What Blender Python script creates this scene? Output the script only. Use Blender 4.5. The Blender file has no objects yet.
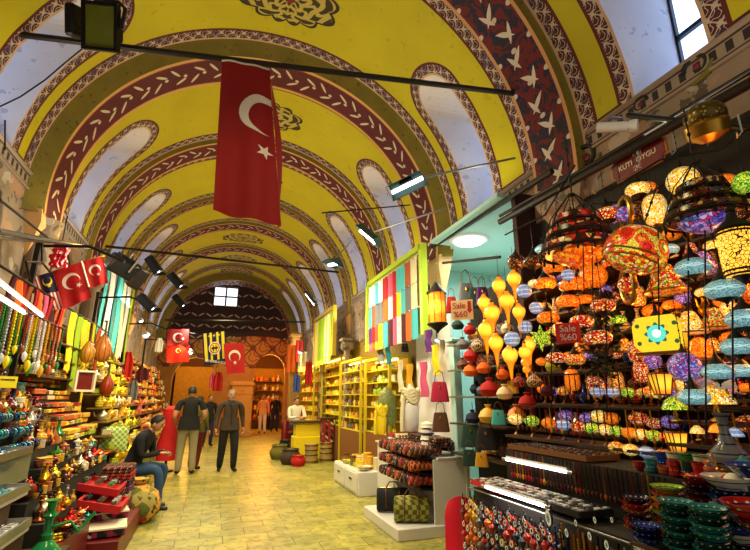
import bpy, math, random
from mathutils import Vector, Matrix, Euler
from mathutils.geometry import delaunay_2d_cdt
PI = math.pi
C = bpy.context.scene.collection
R = random.Random(7)
# ---------------------------------------------------------------- camera geometry
F = 450.0
TH = math.atan(123 / F)
PS = math.atan(163 * math.cos(TH) / F)
FW = Vector((math.sin(PS) * math.cos(TH), math.cos(PS) * math.cos(TH), math.sin(TH)))
RT = Vector((math.cos(PS), -math.sin(PS), 0))
UP = RT.cross(FW)
EYE = Vector((0, 0, 1.6))
def ray(u, v): return FW + RT * ((u - 375) / F) + UP * ((275 - v) / F)
def PX(u, v, x): d = ray(u, v); return EYE + d * (x / d.x)
def PY(u, v, y): d = ray(u, v); return EYE + d * (y / d.y)
def PZ(u, v, z): d = ray(u, v); return EYE + d * ((z - 1.6) / d.z)
def inframe(p, m=6):
    d = Vector(p) - EYE; w = d.dot(FW)
    if w <= 0: return False
    u, v = 375 + F * d.dot(RT) / w, 275 - F * d.dot(UP) / w
    return -m < u < 750 + m and -m < v < 550 + m
def MPP(p): return (Vector(p) - EYE).dot(FW) / F       # metres per pixel at a point
cam = bpy.data.cameras.new('camera'); camo = bpy.data.objects.new('camera', cam); C.objects.link(camo)
cam.sensor_width = 36; cam.lens = 36 * F / 750; cam.clip_start = 0.05
M3 = Matrix((RT, UP, -FW)).transposed()
camo.matrix_world = Matrix.Translation(EYE) @ M3.to_4x4()
bpy.context.scene.camera = camo
# ---------------------------------------------------------------- colours and materials
def lin(h):
    if not isinstance(h, str): return h
    h = h.lstrip('#'); o = []
    for i in (0, 2, 4):
        c = int(h[i:i + 2], 16) / 255
        o.append(c / 12.92 if c <= .04045 else ((c + .055) / 1.055) ** 2.4)
    return (o[0], o[1], o[2], 1)
MATS = {}
def newmat(name):
    m = bpy.data.materials.new(name); m.use_nodes = True
    nt = m.node_tree; b = nt.nodes['Principled BSDF']
    return m, nt, b
def mat(name, col='#808080', rough=.6, metal=0, emit=None, es=0, noise=0, scale=8, spec=.5, trans=0):
    if name in MATS: return MATS[name]
    m, nt, b = newmat(name); c = lin(col)
    b.inputs['Base Color'].default_value = c; b.inputs['Roughness'].default_value = rough
    b.inputs['Metallic'].default_value = metal; b.inputs['Specular IOR Level'].default_value = spec
    b.inputs['Transmission Weight'].default_value = trans
    if emit: b.inputs['Emission Color'].default_value = lin(emit); b.inputs['Emission Strength'].default_value = es
    if noise:
        n = nt.nodes.new('ShaderNodeTexNoise'); n.inputs['Scale'].default_value = scale; n.inputs['Detail'].default_value = 6
        tc = nt.nodes.new('ShaderNodeTexCoord'); nt.links.new(tc.outputs['Object'], n.inputs['Vector'])
        mx = nt.nodes.new('ShaderNodeMix'); mx.data_type = 'RGBA'; mx.inputs[6].default_value = tuple(x * (1 - noise) for x in c[:3]) + (1,)
        mx.inputs[7].default_value = tuple(min(1, x * (1 + noise)) for x in c[:3]) + (1,)
        nt.links.new(n.outputs['Fac'], mx.inputs[0]); nt.links.new(mx.outputs[2], b.inputs['Base Color'])
    MATS[name] = m; return m
class Q:                                   # a small expression language over shader nodes
    nt = None
    def __init__(s, k): s.k = k
    @staticmethod
    def m(op, *a):
        n = Q.nt.nodes.new('ShaderNodeMath'); n.operation = op
        for i, x in enumerate(a):
            if isinstance(x, Q): Q.nt.links.new(x.k, n.inputs[i])
            else: n.inputs[i].default_value = x
        return Q(n.outputs[0])
    def __add__(s, o): return Q.m('ADD', s, o)
    __radd__ = __add__
    def __sub__(s, o): return Q.m('SUBTRACT', s, o)
    def __rsub__(s, o): return Q.m('SUBTRACT', o, s)
    def __mul__(s, o): return Q.m('MULTIPLY', s, o)
    __rmul__ = __mul__
    def __truediv__(s, o): return Q.m('DIVIDE', s, o)
    def __lt__(s, o): return Q.m('LESS_THAN', s, o)
    def __gt__(s, o): return Q.m('GREATER_THAN', s, o)
    def abs(s): return Q.m('ABSOLUTE', s)
    def sin(s): return Q.m('SINE', s)
    def cos(s): return Q.m('COSINE', s)
    def max(s, o): return Q.m('MAXIMUM', s, o)
    def min(s, o): return Q.m('MINIMUM', s, o)
    def mod(s, o): return Q.m('FLOORED_MODULO', s, o)
    def sqrt(s): return Q.m('SQRT', s)
    def floor(s): return Q.m('FLOOR', s)
def hyp(a, b): return (a * a + b * b).sqrt()
def mixc(f, a, b):                         # colour: a where f=0, b where f=1
    n = Q.nt.nodes.new('ShaderNodeMix'); n.data_type = 'RGBA'
    if isinstance(f, Q): Q.nt.links.new(f.k, n.inputs[0])
    else: n.inputs[0].default_value = f
    for i, x in ((6, a), (7, b)):
        if isinstance(x, Q): Q.nt.links.new(x.k, n.inputs[i])
        else: n.inputs[i].default_value = lin(x)
    return Q(n.outputs[2])
def coord(which='Object'):
    t = Q.nt.nodes.new('ShaderNodeTexCoord'); s = Q.nt.nodes.new('ShaderNodeSeparateXYZ')
    Q.nt.links.new(t.outputs[which], s.inputs[0]); return [Q(o) for o in s.outputs], Q(t.outputs[which])
def uvc(name):
    t = Q.nt.nodes.new('ShaderNodeUVMap'); t.uv_map = name; s = Q.nt.nodes.new('ShaderNodeSeparateXYZ')
    Q.nt.links.new(t.outputs[0], s.inputs[0]); return Q(s.outputs[0]), Q(s.outputs[1]), Q(t.outputs[0])
def nz(scale, vec=None, detail=4, dist=0):
    n = Q.nt.nodes.new('ShaderNodeTexNoise'); n.inputs['Scale'].default_value = scale; n.inputs['Detail'].default_value = detail
    n.inputs['Distortion'].default_value = dist
    if vec is None: vec = coord()[1]
    Q.nt.links.new(vec.k, n.inputs['Vector']); return Q(n.outputs['Fac'])
def vor(scale, vec=None, feature='F1', rnd=1):
    n = Q.nt.nodes.new('ShaderNodeTexVoronoi'); n.inputs['Scale'].default_value = scale; n.feature = feature; n.inputs['Randomness'].default_value = rnd
    if vec is None: vec = coord()[1]
    Q.nt.links.new(vec.k, n.inputs['Vector']); return n
def ramp(f, stops, const=True):
    n = Q.nt.nodes.new('ShaderNodeValToRGB'); r = n.color_ramp
    if const: r.interpolation = 'CONSTANT'
    while len(r.elements) < len(stops): r.elements.new(.5)
    for i, c in enumerate(stops):
        r.elements[i].position = i / len(stops) if const else i / (len(stops) - 1); r.elements[i].color = lin(c)
    Q.nt.links.new(f.k, n.inputs[0]); return Q(n.outputs[0])
def setin(b, name, q): Q.nt.links.new(q.k, b.inputs[name])
def shader(name):                          # decorator: fn(b) builds into Q.nt
    def w(fn):
        m, nt, b = newmat(name); Q.nt = nt; fn(b); MATS[name] = m; return m
    return w
def arab(a, b, k=26.0):                    # scrolling arabesque lines, 1 on a line
    x, y = a * k, b * k
    f = (x.sin() + y.sin()).abs()
    g = ((x * 2).cos() + (y * 2).cos() + (x + y).sin() * .6).abs()
    return (f < .28).max(g < .3)
def leaves(a, b, p=.4):                   # pale leaf pairs in a zigzag on maroon
    bm = (b / p).mod(1.0) - .5
    odd = ((b / p).floor()).mod(2.0) * 2 - 1
    x = a * odd; y = bm * p
    r1, r2 = x * .8 + y * .6 - .03, y * .8 - x * .6
    e1 = hyp(r1 / .15, (r2 - .06) / (.012 + (r1 * 12).cos().abs() * .02)) < 1
    q1, q2 = x * .5 - y * .87 + .08, y * .5 + x * .87
    e2 = hyp(q1 / .13, (q2 + .05) / (.01 + (q1 * 12).cos().abs() * .02)) < 1
    return e1.max(e2)
def leafband(a, b, p=.3):                  # slim pale leaves crossing the band in a zigzag
    odd = ((b / p).floor()).mod(2.0) * 2 - 1; y = ((b / p).mod(1.0) - .5) * p; x = a * odd
    r1, r2 = (x - .1) * .55 + (y + .03) * .83, (y + .03) * .55 - (x - .1) * .83
    e1 = hyp(r1 / .1, r2 / .024) < 1
    q1, q2 = (x + .1) * .8 - (y - .05) * .6, (y - .05) * .8 + (x + .1) * .6
    e2 = hyp(q1 / .11, q2 / .022) < 1
    e3 = hyp(x / .03, (y + .1) / .03) < 1
    return e1.max(e2).max(e3)
# ---------------------------------------------------------------- mesh building
class MB:
    def __init__(s): s.v = []; s.f = []; s.m = []; s.uv = None
    def add(s, vs, fs, mi=0, M=None):
        b = len(s.v)
        s.v += [(M @ Vector(p)) if M is not None else Vector(p) for p in vs]
        s.f += [tuple(b + i for i in f) for f in fs]; s.m += [mi] * len(fs); return s
    def box(s, c, d, mi=0, rot=None, M=None, bev=0):
        x, y, z = d[0] / 2, d[1] / 2, d[2] / 2
        if bev > 0 and min(x, y, z) > bev:
            vs = []; a = bev
            for sx in (-1, 1):
                for sy in (-1, 1):
                    for sz in (-1, 1):
                        vs += [(sx * x, sy * (y - a), sz * (z - a)), (sx * (x - a), sy * y, sz * (z - a)), (sx * (x - a), sy * (y - a), sz * z)]
            I = lambda i, j, k, n: ((i * 2 + j) * 2 + k) * 3 + n
            fs = [(I(i, 0, 0, 0), I(i, 1, 0, 0), I(i, 1, 1, 0), I(i, 0, 1, 0)) for i in (0, 1)]
            fs += [(I(0, i, 0, 1), I(1, i, 0, 1), I(1, i, 1, 1), I(0, i, 1, 1)) for i in (0, 1)]
            fs += [(I(0, 0, i, 2), I(1, 0, i, 2), I(1, 1, i, 2), I(0, 1, i, 2)) for i in (0, 1)]
            for i in (0, 1):
                for j in (0, 1):
                    fs += [(I(i, j, 0, 0), I(i, j, 0, 1), I(i, j, 1, 1), I(i, j, 1, 0)), (I(i, 0, j, 0), I(i, 0, j, 2), I(i, 1, j, 2), I(i, 1, j, 0)),
                           (I(0, i, j, 1), I(0, i, j, 2), I(1, i, j, 2), I(1, i, j, 1))]
                    for k in (0, 1): fs.append((I(i, j, k, 0), I(i, j, k, 1), I(i, j, k, 2)))
        else:
            vs = [(i, j, k) for i in (-x, x) for j in (-y, y) for k in (-z, z)]
            fs = [(0, 1, 3, 2), (4, 6, 7, 5), (0, 4, 5, 1), (2, 3, 7, 6), (0, 2, 6, 4), (1, 5, 7, 3)]
        T = Matrix.Translation(Vector(c))
        if rot: T = T @ Euler(rot).to_matrix().to_4x4()
        if M is not None: T = M @ T
        return s.add(vs, fs, mi, T)
    def lathe(s, prof, n=16, mi=0, M=None, closed=True):
        vs = []; fs = []; k = len(prof)
        for i in range(n):
            a = 2 * PI * i / n
            for r, z in prof: vs.append((r * math.cos(a), r * math.sin(a), z))
        for i in range(n):
            j = (i + 1) % n
            for q in range(k - 1): fs.append((i * k + q, j * k + q, j * k + q + 1, i * k + q + 1))
        if closed:
            for q in (0, k - 1):
                if prof[q][0] > 1e-4: fs.append(tuple(i * k + q for i in range(n)))
        return s.add(vs, fs, mi, M)
    def tube(s, pts, r, n=6, mi=0, M=None, cap=True, closed=False):
        pts = [Vector(p) for p in pts]; rs = r if isinstance(r, (list, tuple)) else [r] * len(pts)
        vs = []; fs = []; ref = None; N = len(pts)
        for i, p in enumerate(pts):
            if closed: t = pts[(i + 1) % N] - pts[i - 1]
            else: t = pts[min(i + 1, N - 1)] - pts[max(i - 1, 0)]
            t = t.normalized() if t.length > 1e-9 else Vector((0, 0, 1))
            if ref is None: ref = Vector((0, 0, 1)) if abs(t.z) < .9 else Vector((1, 0, 0))
            u = t.cross(ref).normalized(); w = u.cross(t).normalized(); ref = w
            for j in range(n):
                a = 2 * PI * j / n; vs.append(p + (u * math.cos(a) + w * math.sin(a)) * rs[i])
        for i in range(N if closed else N - 1):
            i2 = (i + 1) % N
            for j in range(n): fs.append((i * n + j, i * n + (j + 1) % n, i2 * n + (j + 1) % n, i2 * n + j))
        if cap and not closed: fs += [tuple(range(n)), tuple((N - 1) * n + j for j in range(n))]
        return s.add(vs, fs, mi, M)
    def ell(s, c, rad, n=12, k=8, mi=0, M=None, rot=None):
        prof = [(math.sin(PI * i / k), -math.cos(PI * i / k)) for i in range(k + 1)]
        prof[0] = (1e-5, -1); prof[-1] = (1e-5, 1)
        T = Matrix.Translation(Vector(c))
        if rot: T = T @ Euler(rot).to_matrix().to_4x4()
        T = T @ Matrix.Diagonal((*rad, 1))
        if M is not None: T = M @ T
        return s.lathe(prof, n, mi, T, closed=False)
    def grid(s, fn, nu, nv, mi=0, thick=0):  # fn(a,b)->point, a,b in 0..1 ; mi may be a function
        vs = [Vector(fn(i / nu, j / nv)) for i in range(nu + 1) for j in range(nv + 1)]
        fs = [(i * (nv + 1) + j, (i + 1) * (nv + 1) + j, (i + 1) * (nv + 1) + j + 1, i * (nv + 1) + j + 1) for i in range(nu) for j in range(nv)]
        ms = [mi((i + .5) / nu, (j + .5) / nv) if callable(mi) else mi for i in range(nu) for j in range(nv)]
        b = len(s.v); s.v += vs; s.f += [tuple(b + q for q in f) for f in fs]; s.m += ms
        if thick:
            c0, cu, cv = vs[0], vs[-1 - nv] - vs[0], vs[nv] - vs[0]
            nrm = cu.cross(cv).normalized() * thick
            b2 = len(s.v); s.v += [v + nrm for v in vs]; s.f += [tuple(b2 + q for q in reversed(f)) for f in fs]; s.m += ms
            idx = lambda i, j: i * (nv + 1) + j
            edge = [idx(i, 0) for i in range(nu)] + [idx(nu, j) for j in range(nv)] + [idx(i, nv) for i in range(nu, 0, -1)] + [idx(0, j) for j in range(nv, 0, -1)]
            for q in range(len(edge)):
                a, c = edge[q], edge[(q + 1) % len(edge)]; s.f.append((b + a, b + c, b2 + c, b2 + a)); s.m.append(ms[0])
        return s
    def prism(s, poly, d, mi=0, M=None):     # poly in local xz, extruded along y by d
        n = len(poly); vs = [(x, 0, z) for x, z in poly] + [(x, d, z) for x, z in poly]
        fs = [tuple(range(n)), tuple(range(2 * n - 1, n - 1, -1))] + [(i, (i + 1) % n, n + (i + 1) % n, n + i) for i in range(n)]
        return s.add(vs, fs, mi, M)
    def mesh(s, name, mats, smooth=True, ang=40):
        me = bpy.data.meshes.new(name); me.from_pydata([tuple(v) for v in s.v], [], s.f); 
        for m in (mats if isinstance(mats, (list, tuple)) else [mats]): me.materials.append(MATS[m] if isinstance(m, str) else m)
        me.polygons.foreach_set('material_index', s.m)
        if smooth:
            me.polygons.foreach_set('use_smooth', [True] * len(s.f)); me.set_sharp_from_angle(angle=math.radians(ang))
        me.update(); return me
def link(name, me, parent=None, color=None):
    o = bpy.data.objects.new(name, me); C.objects.link(o)
    if parent: o.parent = parent
    if color: o.color = lin(color)
    return o
def tag(o, label, cat, group=None, kind=None):
    o['label'] = label; o['category'] = cat
    if group: o['group'] = group
    if kind: o['kind'] = kind
    return o
def thing(name, label, cat, loc=(0, 0, 0), rz=0, group=None, scale=1, rot=None):
    o = bpy.data.objects.new(name, None); C.objects.link(o); o.location = loc
    o.rotation_euler = rot if rot else (0, 0, rz); o.scale = scale if isinstance(scale, (tuple, list)) else (scale,) * 3; o.empty_display_size = .05
    return tag(o, label, cat, group)
def part(name, mb, mats, parent, smooth=True, ang=40, color=None): return link(name, mb.mesh(name, mats, smooth, ang), parent, color)
def solo(name, mb, mats, label, cat, group=None, loc=None, smooth=True, kind=None, color=None, rz=0):
    o = link(name, mb.mesh(name, mats, smooth), None, color)
    if loc is not None: o.location = loc
    o.rotation_euler.z = rz
    return tag(o, label, cat, group, kind)
def struct(name, mb, mats, smooth=False):
    o = link(name, mb.mesh(name, mats, smooth)); o['kind'] = 'structure'; return o
KIND = {}                                  # kind -> list of (part name, mesh, [(sub-part name, mesh)])
def spawn(kind, loc, label, cat, rz=0, scale=1, group=None, color=None, rot=None):
    K = KIND[kind]; nm = kind.split(':')[0]
    sc = scale if isinstance(scale, (tuple, list)) else (scale,) * 3
    if len(K) == 1 and not K[0][2]:
        o = link(nm, K[0][1], None, color); o.location = loc; o.scale = sc
        o.rotation_euler = rot if rot else (0, 0, rz); return tag(o, label, cat, group)
    t = thing(nm, label, cat, loc, rz, group, sc, rot)
    for pn, me, subs in K:
        p = link(pn, me, t, color)
        for sn, sm in subs: link(sn, sm, p, color)
    return t
ORD = 'first second third fourth fifth sixth seventh eighth ninth tenth eleventh twelfth thirteenth fourteenth fifteenth sixteenth seventeenth eighteenth nineteenth twentieth'.split()
def nth(i):
    if i < 20: return ORD[i]
    t = ['twenty', 'thirty', 'forty', 'fifty', 'sixty', 'seventy', 'eighty', 'ninety'][(i + 1) // 10 - 2]
    return t[:-1] + 'ieth' if (i + 1) % 10 == 0 else t + '-' + ORD[(i + 1) % 10 - 1]
def txt(s, size, parent, M, m, name='lettering', depth=.002):
    cu = bpy.data.curves.new('t', 'FONT'); cu.body = s; cu.size = size; cu.align_x = 'CENTER'; cu.align_y = 'CENTER'; cu.extrude = depth; cu.resolution_u = 3
    o = bpy.data.objects.new('t', cu); C.objects.link(o); bpy.context.view_layer.update()
    me = bpy.data.meshes.new_from_object(o.evaluated_get(bpy.context.evaluated_depsgraph_get()))
    bpy.data.objects.remove(o); me.transform(M); me.materials.clear(); me.materials.append(MATS[m])
    return link(name, me, parent)
# basic materials
for n, c, r, me in (('black_metal', '#17161a', .45, .6), ('dark_iron', '#2a2422', .5, .7), ('steel', '#9a9a98', .35, .9), ('brass', '#b88a38', .3, .9), ('bronze', '#6a4420', .38, .85), ('copper', '#a85a34', .3, .9),
                    ('white_paint', '#dcd8d6', .45, 0), ('teal_paint', '#a9cfc8', .5, 0), ('dark_wood', '#3c2214', .5, 0), ('mid_wood', '#7a4a24', .5, 0), ('black_cloth', '#141418', .9, 0),
                    ('red_cloth', '#b80c14', .8, 0), ('white_cloth', '#e4dcd4', .85, 0), ('red_plastic', '#e0203c', .35, 0), ('skin', '#c08a68', .55, 0), ('hair_black', '#120d0b', .6, 0), ('hair_grey', '#8d8478', .7, 0),
                    ('denim', '#2c4a70', .85, 0), ('khaki', '#8f8668', .85, 0), ('brown_jacket', '#3e3026', .8, 0), ('shoe_black', '#100e0e', .5, 0), ('yellow_cloth', '#e8cc10', .8, 0), ('navy', '#141a48', .7, 0),
                    ('olive_cloth', '#6a6420', .85, 0), ('leather_brown', '#5c3420', .5, 0), ('magenta_leather', '#a01848', .45, 0), ('salmon', '#dcae74', .7, 0), ('lime_paint', '#b4d020', .5, 0),
                    ('yellow_paint', '#b8a014', .5, 0), ('green_hood', '#1c3c34', .4, .2), ('cream', '#e6dcc0', .7, 0)):
    mat(n, c, r, me)
mat('tube_light', '#ffffff', .4, 0, '#fff6e6', 9)
mat('tube_cool', '#ffffff', .4, 0, '#eef6ff', 8)
mat('bulb_warm', '#ffffff', .4, 0, '#ffd070', 10)
mat('rattan', '#a88a4a', .7, noise=.5, scale=60)
@shader('goods')
def _(b):
    oi = Q.nt.nodes.new('ShaderNodeObjectInfo'); setin(b, 'Base Color', Q(oi.outputs['Color'])); b.inputs['Roughness'].default_value = .35
@shader('goods_cloth')
def _(b):
    oi = Q.nt.nodes.new('ShaderNodeObjectInfo'); setin(b, 'Base Color', Q(oi.outputs['Color'])); b.inputs['Roughness'].default_value = .85
@shader('goods_metal')
def _(b):
    oi = Q.nt.nodes.new('ShaderNodeObjectInfo'); setin(b, 'Base Color', Q(oi.outputs['Color'])); b.inputs['Roughness'].default_value = .28; b.inputs['Metallic'].default_value = .75
@shader('goods_ceramic')                    # painted glaze: object colour with dark and white painted rings and petals
def _(b):
    oi = Q.nt.nodes.new('ShaderNodeObjectInfo'); (x, y, z), v = coord()
    a = Q.m('ARCTAN2', y, x); f = ((a * 7).sin().abs() + ((z - .2) * 22).abs()) < .55
    c = mixc(f, Q(oi.outputs['Color']), '#e6e2d4'); c = mixc((z * 44).sin() > .86, c, '#1a1c40')
    setin(b, 'Base Color', c); b.inputs['Roughness'].default_value = .18
@shader('goods_kilim')                      # woven stripes and lozenges over the object colour
def _(b):
    oi = Q.nt.nodes.new('ShaderNodeObjectInfo'); (x, y, z), v = coord()
    rn = Q(oi.outputs['Random']); k = x * 7 + y * 26 + z * 9 + rn * 9
    s = ramp((k * .25).mod(1.0), ['#14100f', '#7c2014', '#1c1410', '#20283a', '#b85414', '#2c100c', '#c0a888', '#14100f'])
    c = mixc(((y * 46).sin() + (x * 46).sin()).abs() < .5, s, Q(oi.outputs['Color']))
    setin(b, 'Base Color', c); b.inputs['Roughness'].default_value = .9
@shader('goods_gold_thread')
def _(b):
    oi = Q.nt.nodes.new('ShaderNodeObjectInfo'); vv = vor(70); f = Q(vv.outputs['Distance']) < .35
    c = mixc(f, Q(oi.outputs['Color']), '#e8c860'); setin(b, 'Base Color', c); b.inputs['Roughness'].default_value = .5
# ================================================================ vault and walls
CX, CZ, RV, RS = .55, 4.1, 2.92, 2.74      # vault centre, springing height, vault and rib soffit radii
XL, XR = CX - RV, CX + RV                  # wall planes
YN, YE = -2.4, 21.6
RIBS = [(.75, .33), (3.62, .34), (6.62, .34), (9.35, .30), (12.1, .12), (14.3, .3), (16.75, .3), (19.2, .14), (20.95, .45)]
@shader('vault_paint')
def _(b):
    u, s, uv = uvc('UVMap'); e1, e2, _2 = uvc('Edge'); (x, y, z), v = coord()
    n = nz(1.3, v, 5); n2 = nz(9, v, 3)
    field = mixc(n * .9, '#d8cc08', '#b8a608')
    field = mixc((n2 > .66) * .25, field, '#8c7410')
    W, L, B = .34, 2.35, .17
    d = hyp(u, (s - (L - W)).max(0)) - W      # distance outside the window slot
    ed = e1.min(e2)
    band = (d < B).max(ed < .2).max(s < .22)
    band = band.max(((ed - .2).abs() < 0) * 0)
    ln = arab(u, s, 38)
    pat = mixc(ln, '#4c1226', '#cdb9a4'); pat = mixc((nz(5, v, 2) > .56) * .5, pat, '#3a1c50')
    col = mixc(band, field, pat)
    rim = ((d - B).abs() < .018).max((ed - .2).abs() < .018).max(((s - .22).abs() < .016))
    inb = (d < B - .02).max(ed < .18).max(s < .2)
    col = mixc(rim * (1 - inb), col, '#5c1018')
    col = mixc((d < .03).max(ed < .03), col, '#d2ac88')
    # crown medallion
    ms = RV * PI / 2 - s
    r = hyp(u * 1.25, ms * .78); a = Q.m('ARCTAN2', u, ms)
    R0 = .46 + ((a * 6).sin().abs()) * .09
    dark = mixc(((r * 42 + (a * 6).sin() * 1.6).sin()).max((a * 12 + (r * 30).sin() * 1.5).sin() - .25) < .3, '#c4b050', '#352c0c')
    col = mixc((r < R0), col, dark); col = mixc(((r - R0).abs() < .022), col, '#2c2008')
    col = mixc(hyp(u, ms) < .07, col, '#7c1c1c')
    setin(b, 'Base Color', col); b.inputs['Roughness'].default_value = .62
@shader('rib_paint')
def _(b):
    u, s, uv = uvc('UVMap'); (x, y, z), v = coord()
    c = mixc(nz(8, v) , '#68061a', '#420418'); c = mixc(leafband(u, s), c, '#dccdb0')
    c = mixc(((s * 8.7).mod(6.28) - 3.14).abs() < .0, c, '#dccdb0')
    c = mixc(u.abs() > .26, c, '#d8a860'); c = mixc(((u.abs() - .26).abs() < .012), c, '#7c2c14')
    setin(b, 'Base Color', c); b.inputs['Roughness'].default_value = .6
@shader('rib_paint_worn')                   # the nearest rib: navy and red scrolls with pale birds
def _(b):
    u, s, uv = uvc('UVMap'); (x, y, z), v = coord()
    c = mixc(nz(7, v, 4, 1.2) > .5, '#161234', '#6c0c18'); c = mixc(leaves(u * 1.1, s, .3), c, '#e2d6ca')
    c = mixc(hyp((u * 11 + 1.5).mod(3.0) - 1.5, ((s * 7).mod(3.0) - 1.5) * 2.2) < .45, c, '#d8cbbd')
    c = mixc(u.abs() > .285, c, '#d29c68')
    setin(b, 'Base Color', c); b.inputs['Roughness'].default_value = .6
@shader('rib_side')
def _(b):
    (x, y, z), v = coord(); c = mixc(nz(3, v, 5), '#86761a', '#62540e'); c = mixc((nz(14, v) > .64) * .6, c, '#483808')
    setin(b, 'Base Color', c); b.inputs['Roughness'].default_value = .7
@shader('niche_plaster')
def _(b):
    (x, y, z), v = coord(); c = mixc(nz(2.2, v, 5), '#e2dcdc', '#c0b8bc'); c = mixc((nz(7, v, 6) > .64) * .5, c, '#8c8494')
    c = mixc((z > 5.9) * .5, c, '#dcc8a0')
    setin(b, 'Base Color', c); b.inputs['Roughness'].default_value = .75
@shader('old_plaster')
def _(b):
    (x, y, z), v = coord(); c = mixc(nz(1.6, v, 6), '#a08c78', '#6f5e50'); c = mixc(nz(4.5, v, 6, .6) > .6, c, '#564a3a')
    c = mixc((nz(2.1, v, 6) > .58) * .7, c, '#a87e62'); c = mixc((nz(3.3, v, 3) > .63) * .6, c, '#b8b0a4')
    setin(b, 'Base Color', c); b.inputs['Roughness'].default_value = .8
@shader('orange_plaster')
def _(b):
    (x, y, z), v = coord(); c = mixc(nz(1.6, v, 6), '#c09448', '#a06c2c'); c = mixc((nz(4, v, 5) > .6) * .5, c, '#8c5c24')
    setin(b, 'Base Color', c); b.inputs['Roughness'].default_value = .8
@shader('cornice_paint')                    # dentil band
def _(b):
    (x, y, z), v = coord(); zz = z - 4.0
    c = mixc((((y * 8).mod(1.0)) < .45) * ((zz - .17).abs() < .045), mixc(nz(3, v, 5), '#a89480', '#7c6a5c'), '#201820')
    c = mixc((zz - .1).abs() < .01, c, '#3c1c20'); c = mixc((zz - .235).abs() < .01, c, '#3c1c20')
    setin(b, 'Base Color', c); b.inputs['Roughness'].default_value = .7
@shader('end_wall_paint')
def _(b):
    (x, y, z), v = coord(); p = .62
    xx, zz = (x / p).mod(1.0) - .5, (z / .5).mod(1.0) - .5
    sgn = ((x / p * 2).floor()).mod(2.0) * 2 - 1
    xh = ((x / p * 2).mod(1.0) - .5) * sgn
    e = hyp((xh * .31 * .8 + zz * .5 * .45) / .13, (zz * .5 * .8 - xh * .31 * .45) / .032) < 1
    c = mixc(nz(3, v, 3), '#32060f', '#1e0613'); c = mixc(e, c, '#a8948c')
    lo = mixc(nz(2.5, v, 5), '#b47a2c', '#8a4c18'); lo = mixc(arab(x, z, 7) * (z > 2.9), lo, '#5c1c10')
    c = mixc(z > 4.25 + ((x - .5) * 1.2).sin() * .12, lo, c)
    setin(b, 'Base Color', c); b.inputs['Roughness'].default_value = .7
@shader('floor_stone')
def _(b):
    (x, y, z), v = coord()
    n = Q.nt.nodes.new('ShaderNodeTexBrick'); Q.nt.links.new(v.k, n.inputs['Vector'])
    n.inputs['Scale'].default_value = 1; n.inputs['Brick Width'].default_value = .52; n.inputs['Row Height'].default_value = .3
    n.inputs['Mortar Size'].default_value = .006; n.inputs['Mortar Smooth'].default_value = .1; n.inputs['Bias'].default_value = .1
    n.inputs['Color1'].default_value = lin('#b8ae58'); n.inputs['Color2'].default_value = lin('#98924a'); n.inputs['Mortar'].default_value = lin('#3c3a1c')
    c = mixc((nz(6, v, 6) - .35) * 1.4, Q(n.outputs['Color']), '#6c6a2e'); c = mixc((nz(1.4, v, 4) > .56) * .3, c, '#d0bc58')
    c = mixc((nz(11, v, 6, .8) > .56) * .45, c, '#4c4c28')
    setin(b, 'Base Color', c); r = nz(3, v, 4) * .4 + .2; setin(b, 'Roughness', r)
    bp = Q.nt.nodes.new('ShaderNodeBump'); bp.inputs['Strength'].default_value = .25; bp.inputs['Distance'].default_value = .01
    Q.nt.links.new(n.outputs['Fac'], bp.inputs['Height']); bp.invert = True; Q.nt.links.new(bp.outputs[0], b.inputs['Normal'])
def slot_outline(W=.40, L=2.35, n=14):
    o = [(W, 0)]; o += [(W, s) for s in (.5, 1.0, 1.5)]
    o += [(W * math.cos(PI * i / n), L - W + W * math.sin(PI * i / n)) for i in range(n + 1)]
    o += [(-W, s) for s in (1.5, 1.0, .5)]; o.append((-W, 0)); return o
def arcpt(y, s, side, r=RV):
    a = s / RV; return Vector((CX + side * r * math.cos(a), y, CZ + r * math.sin(a)))
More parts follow.
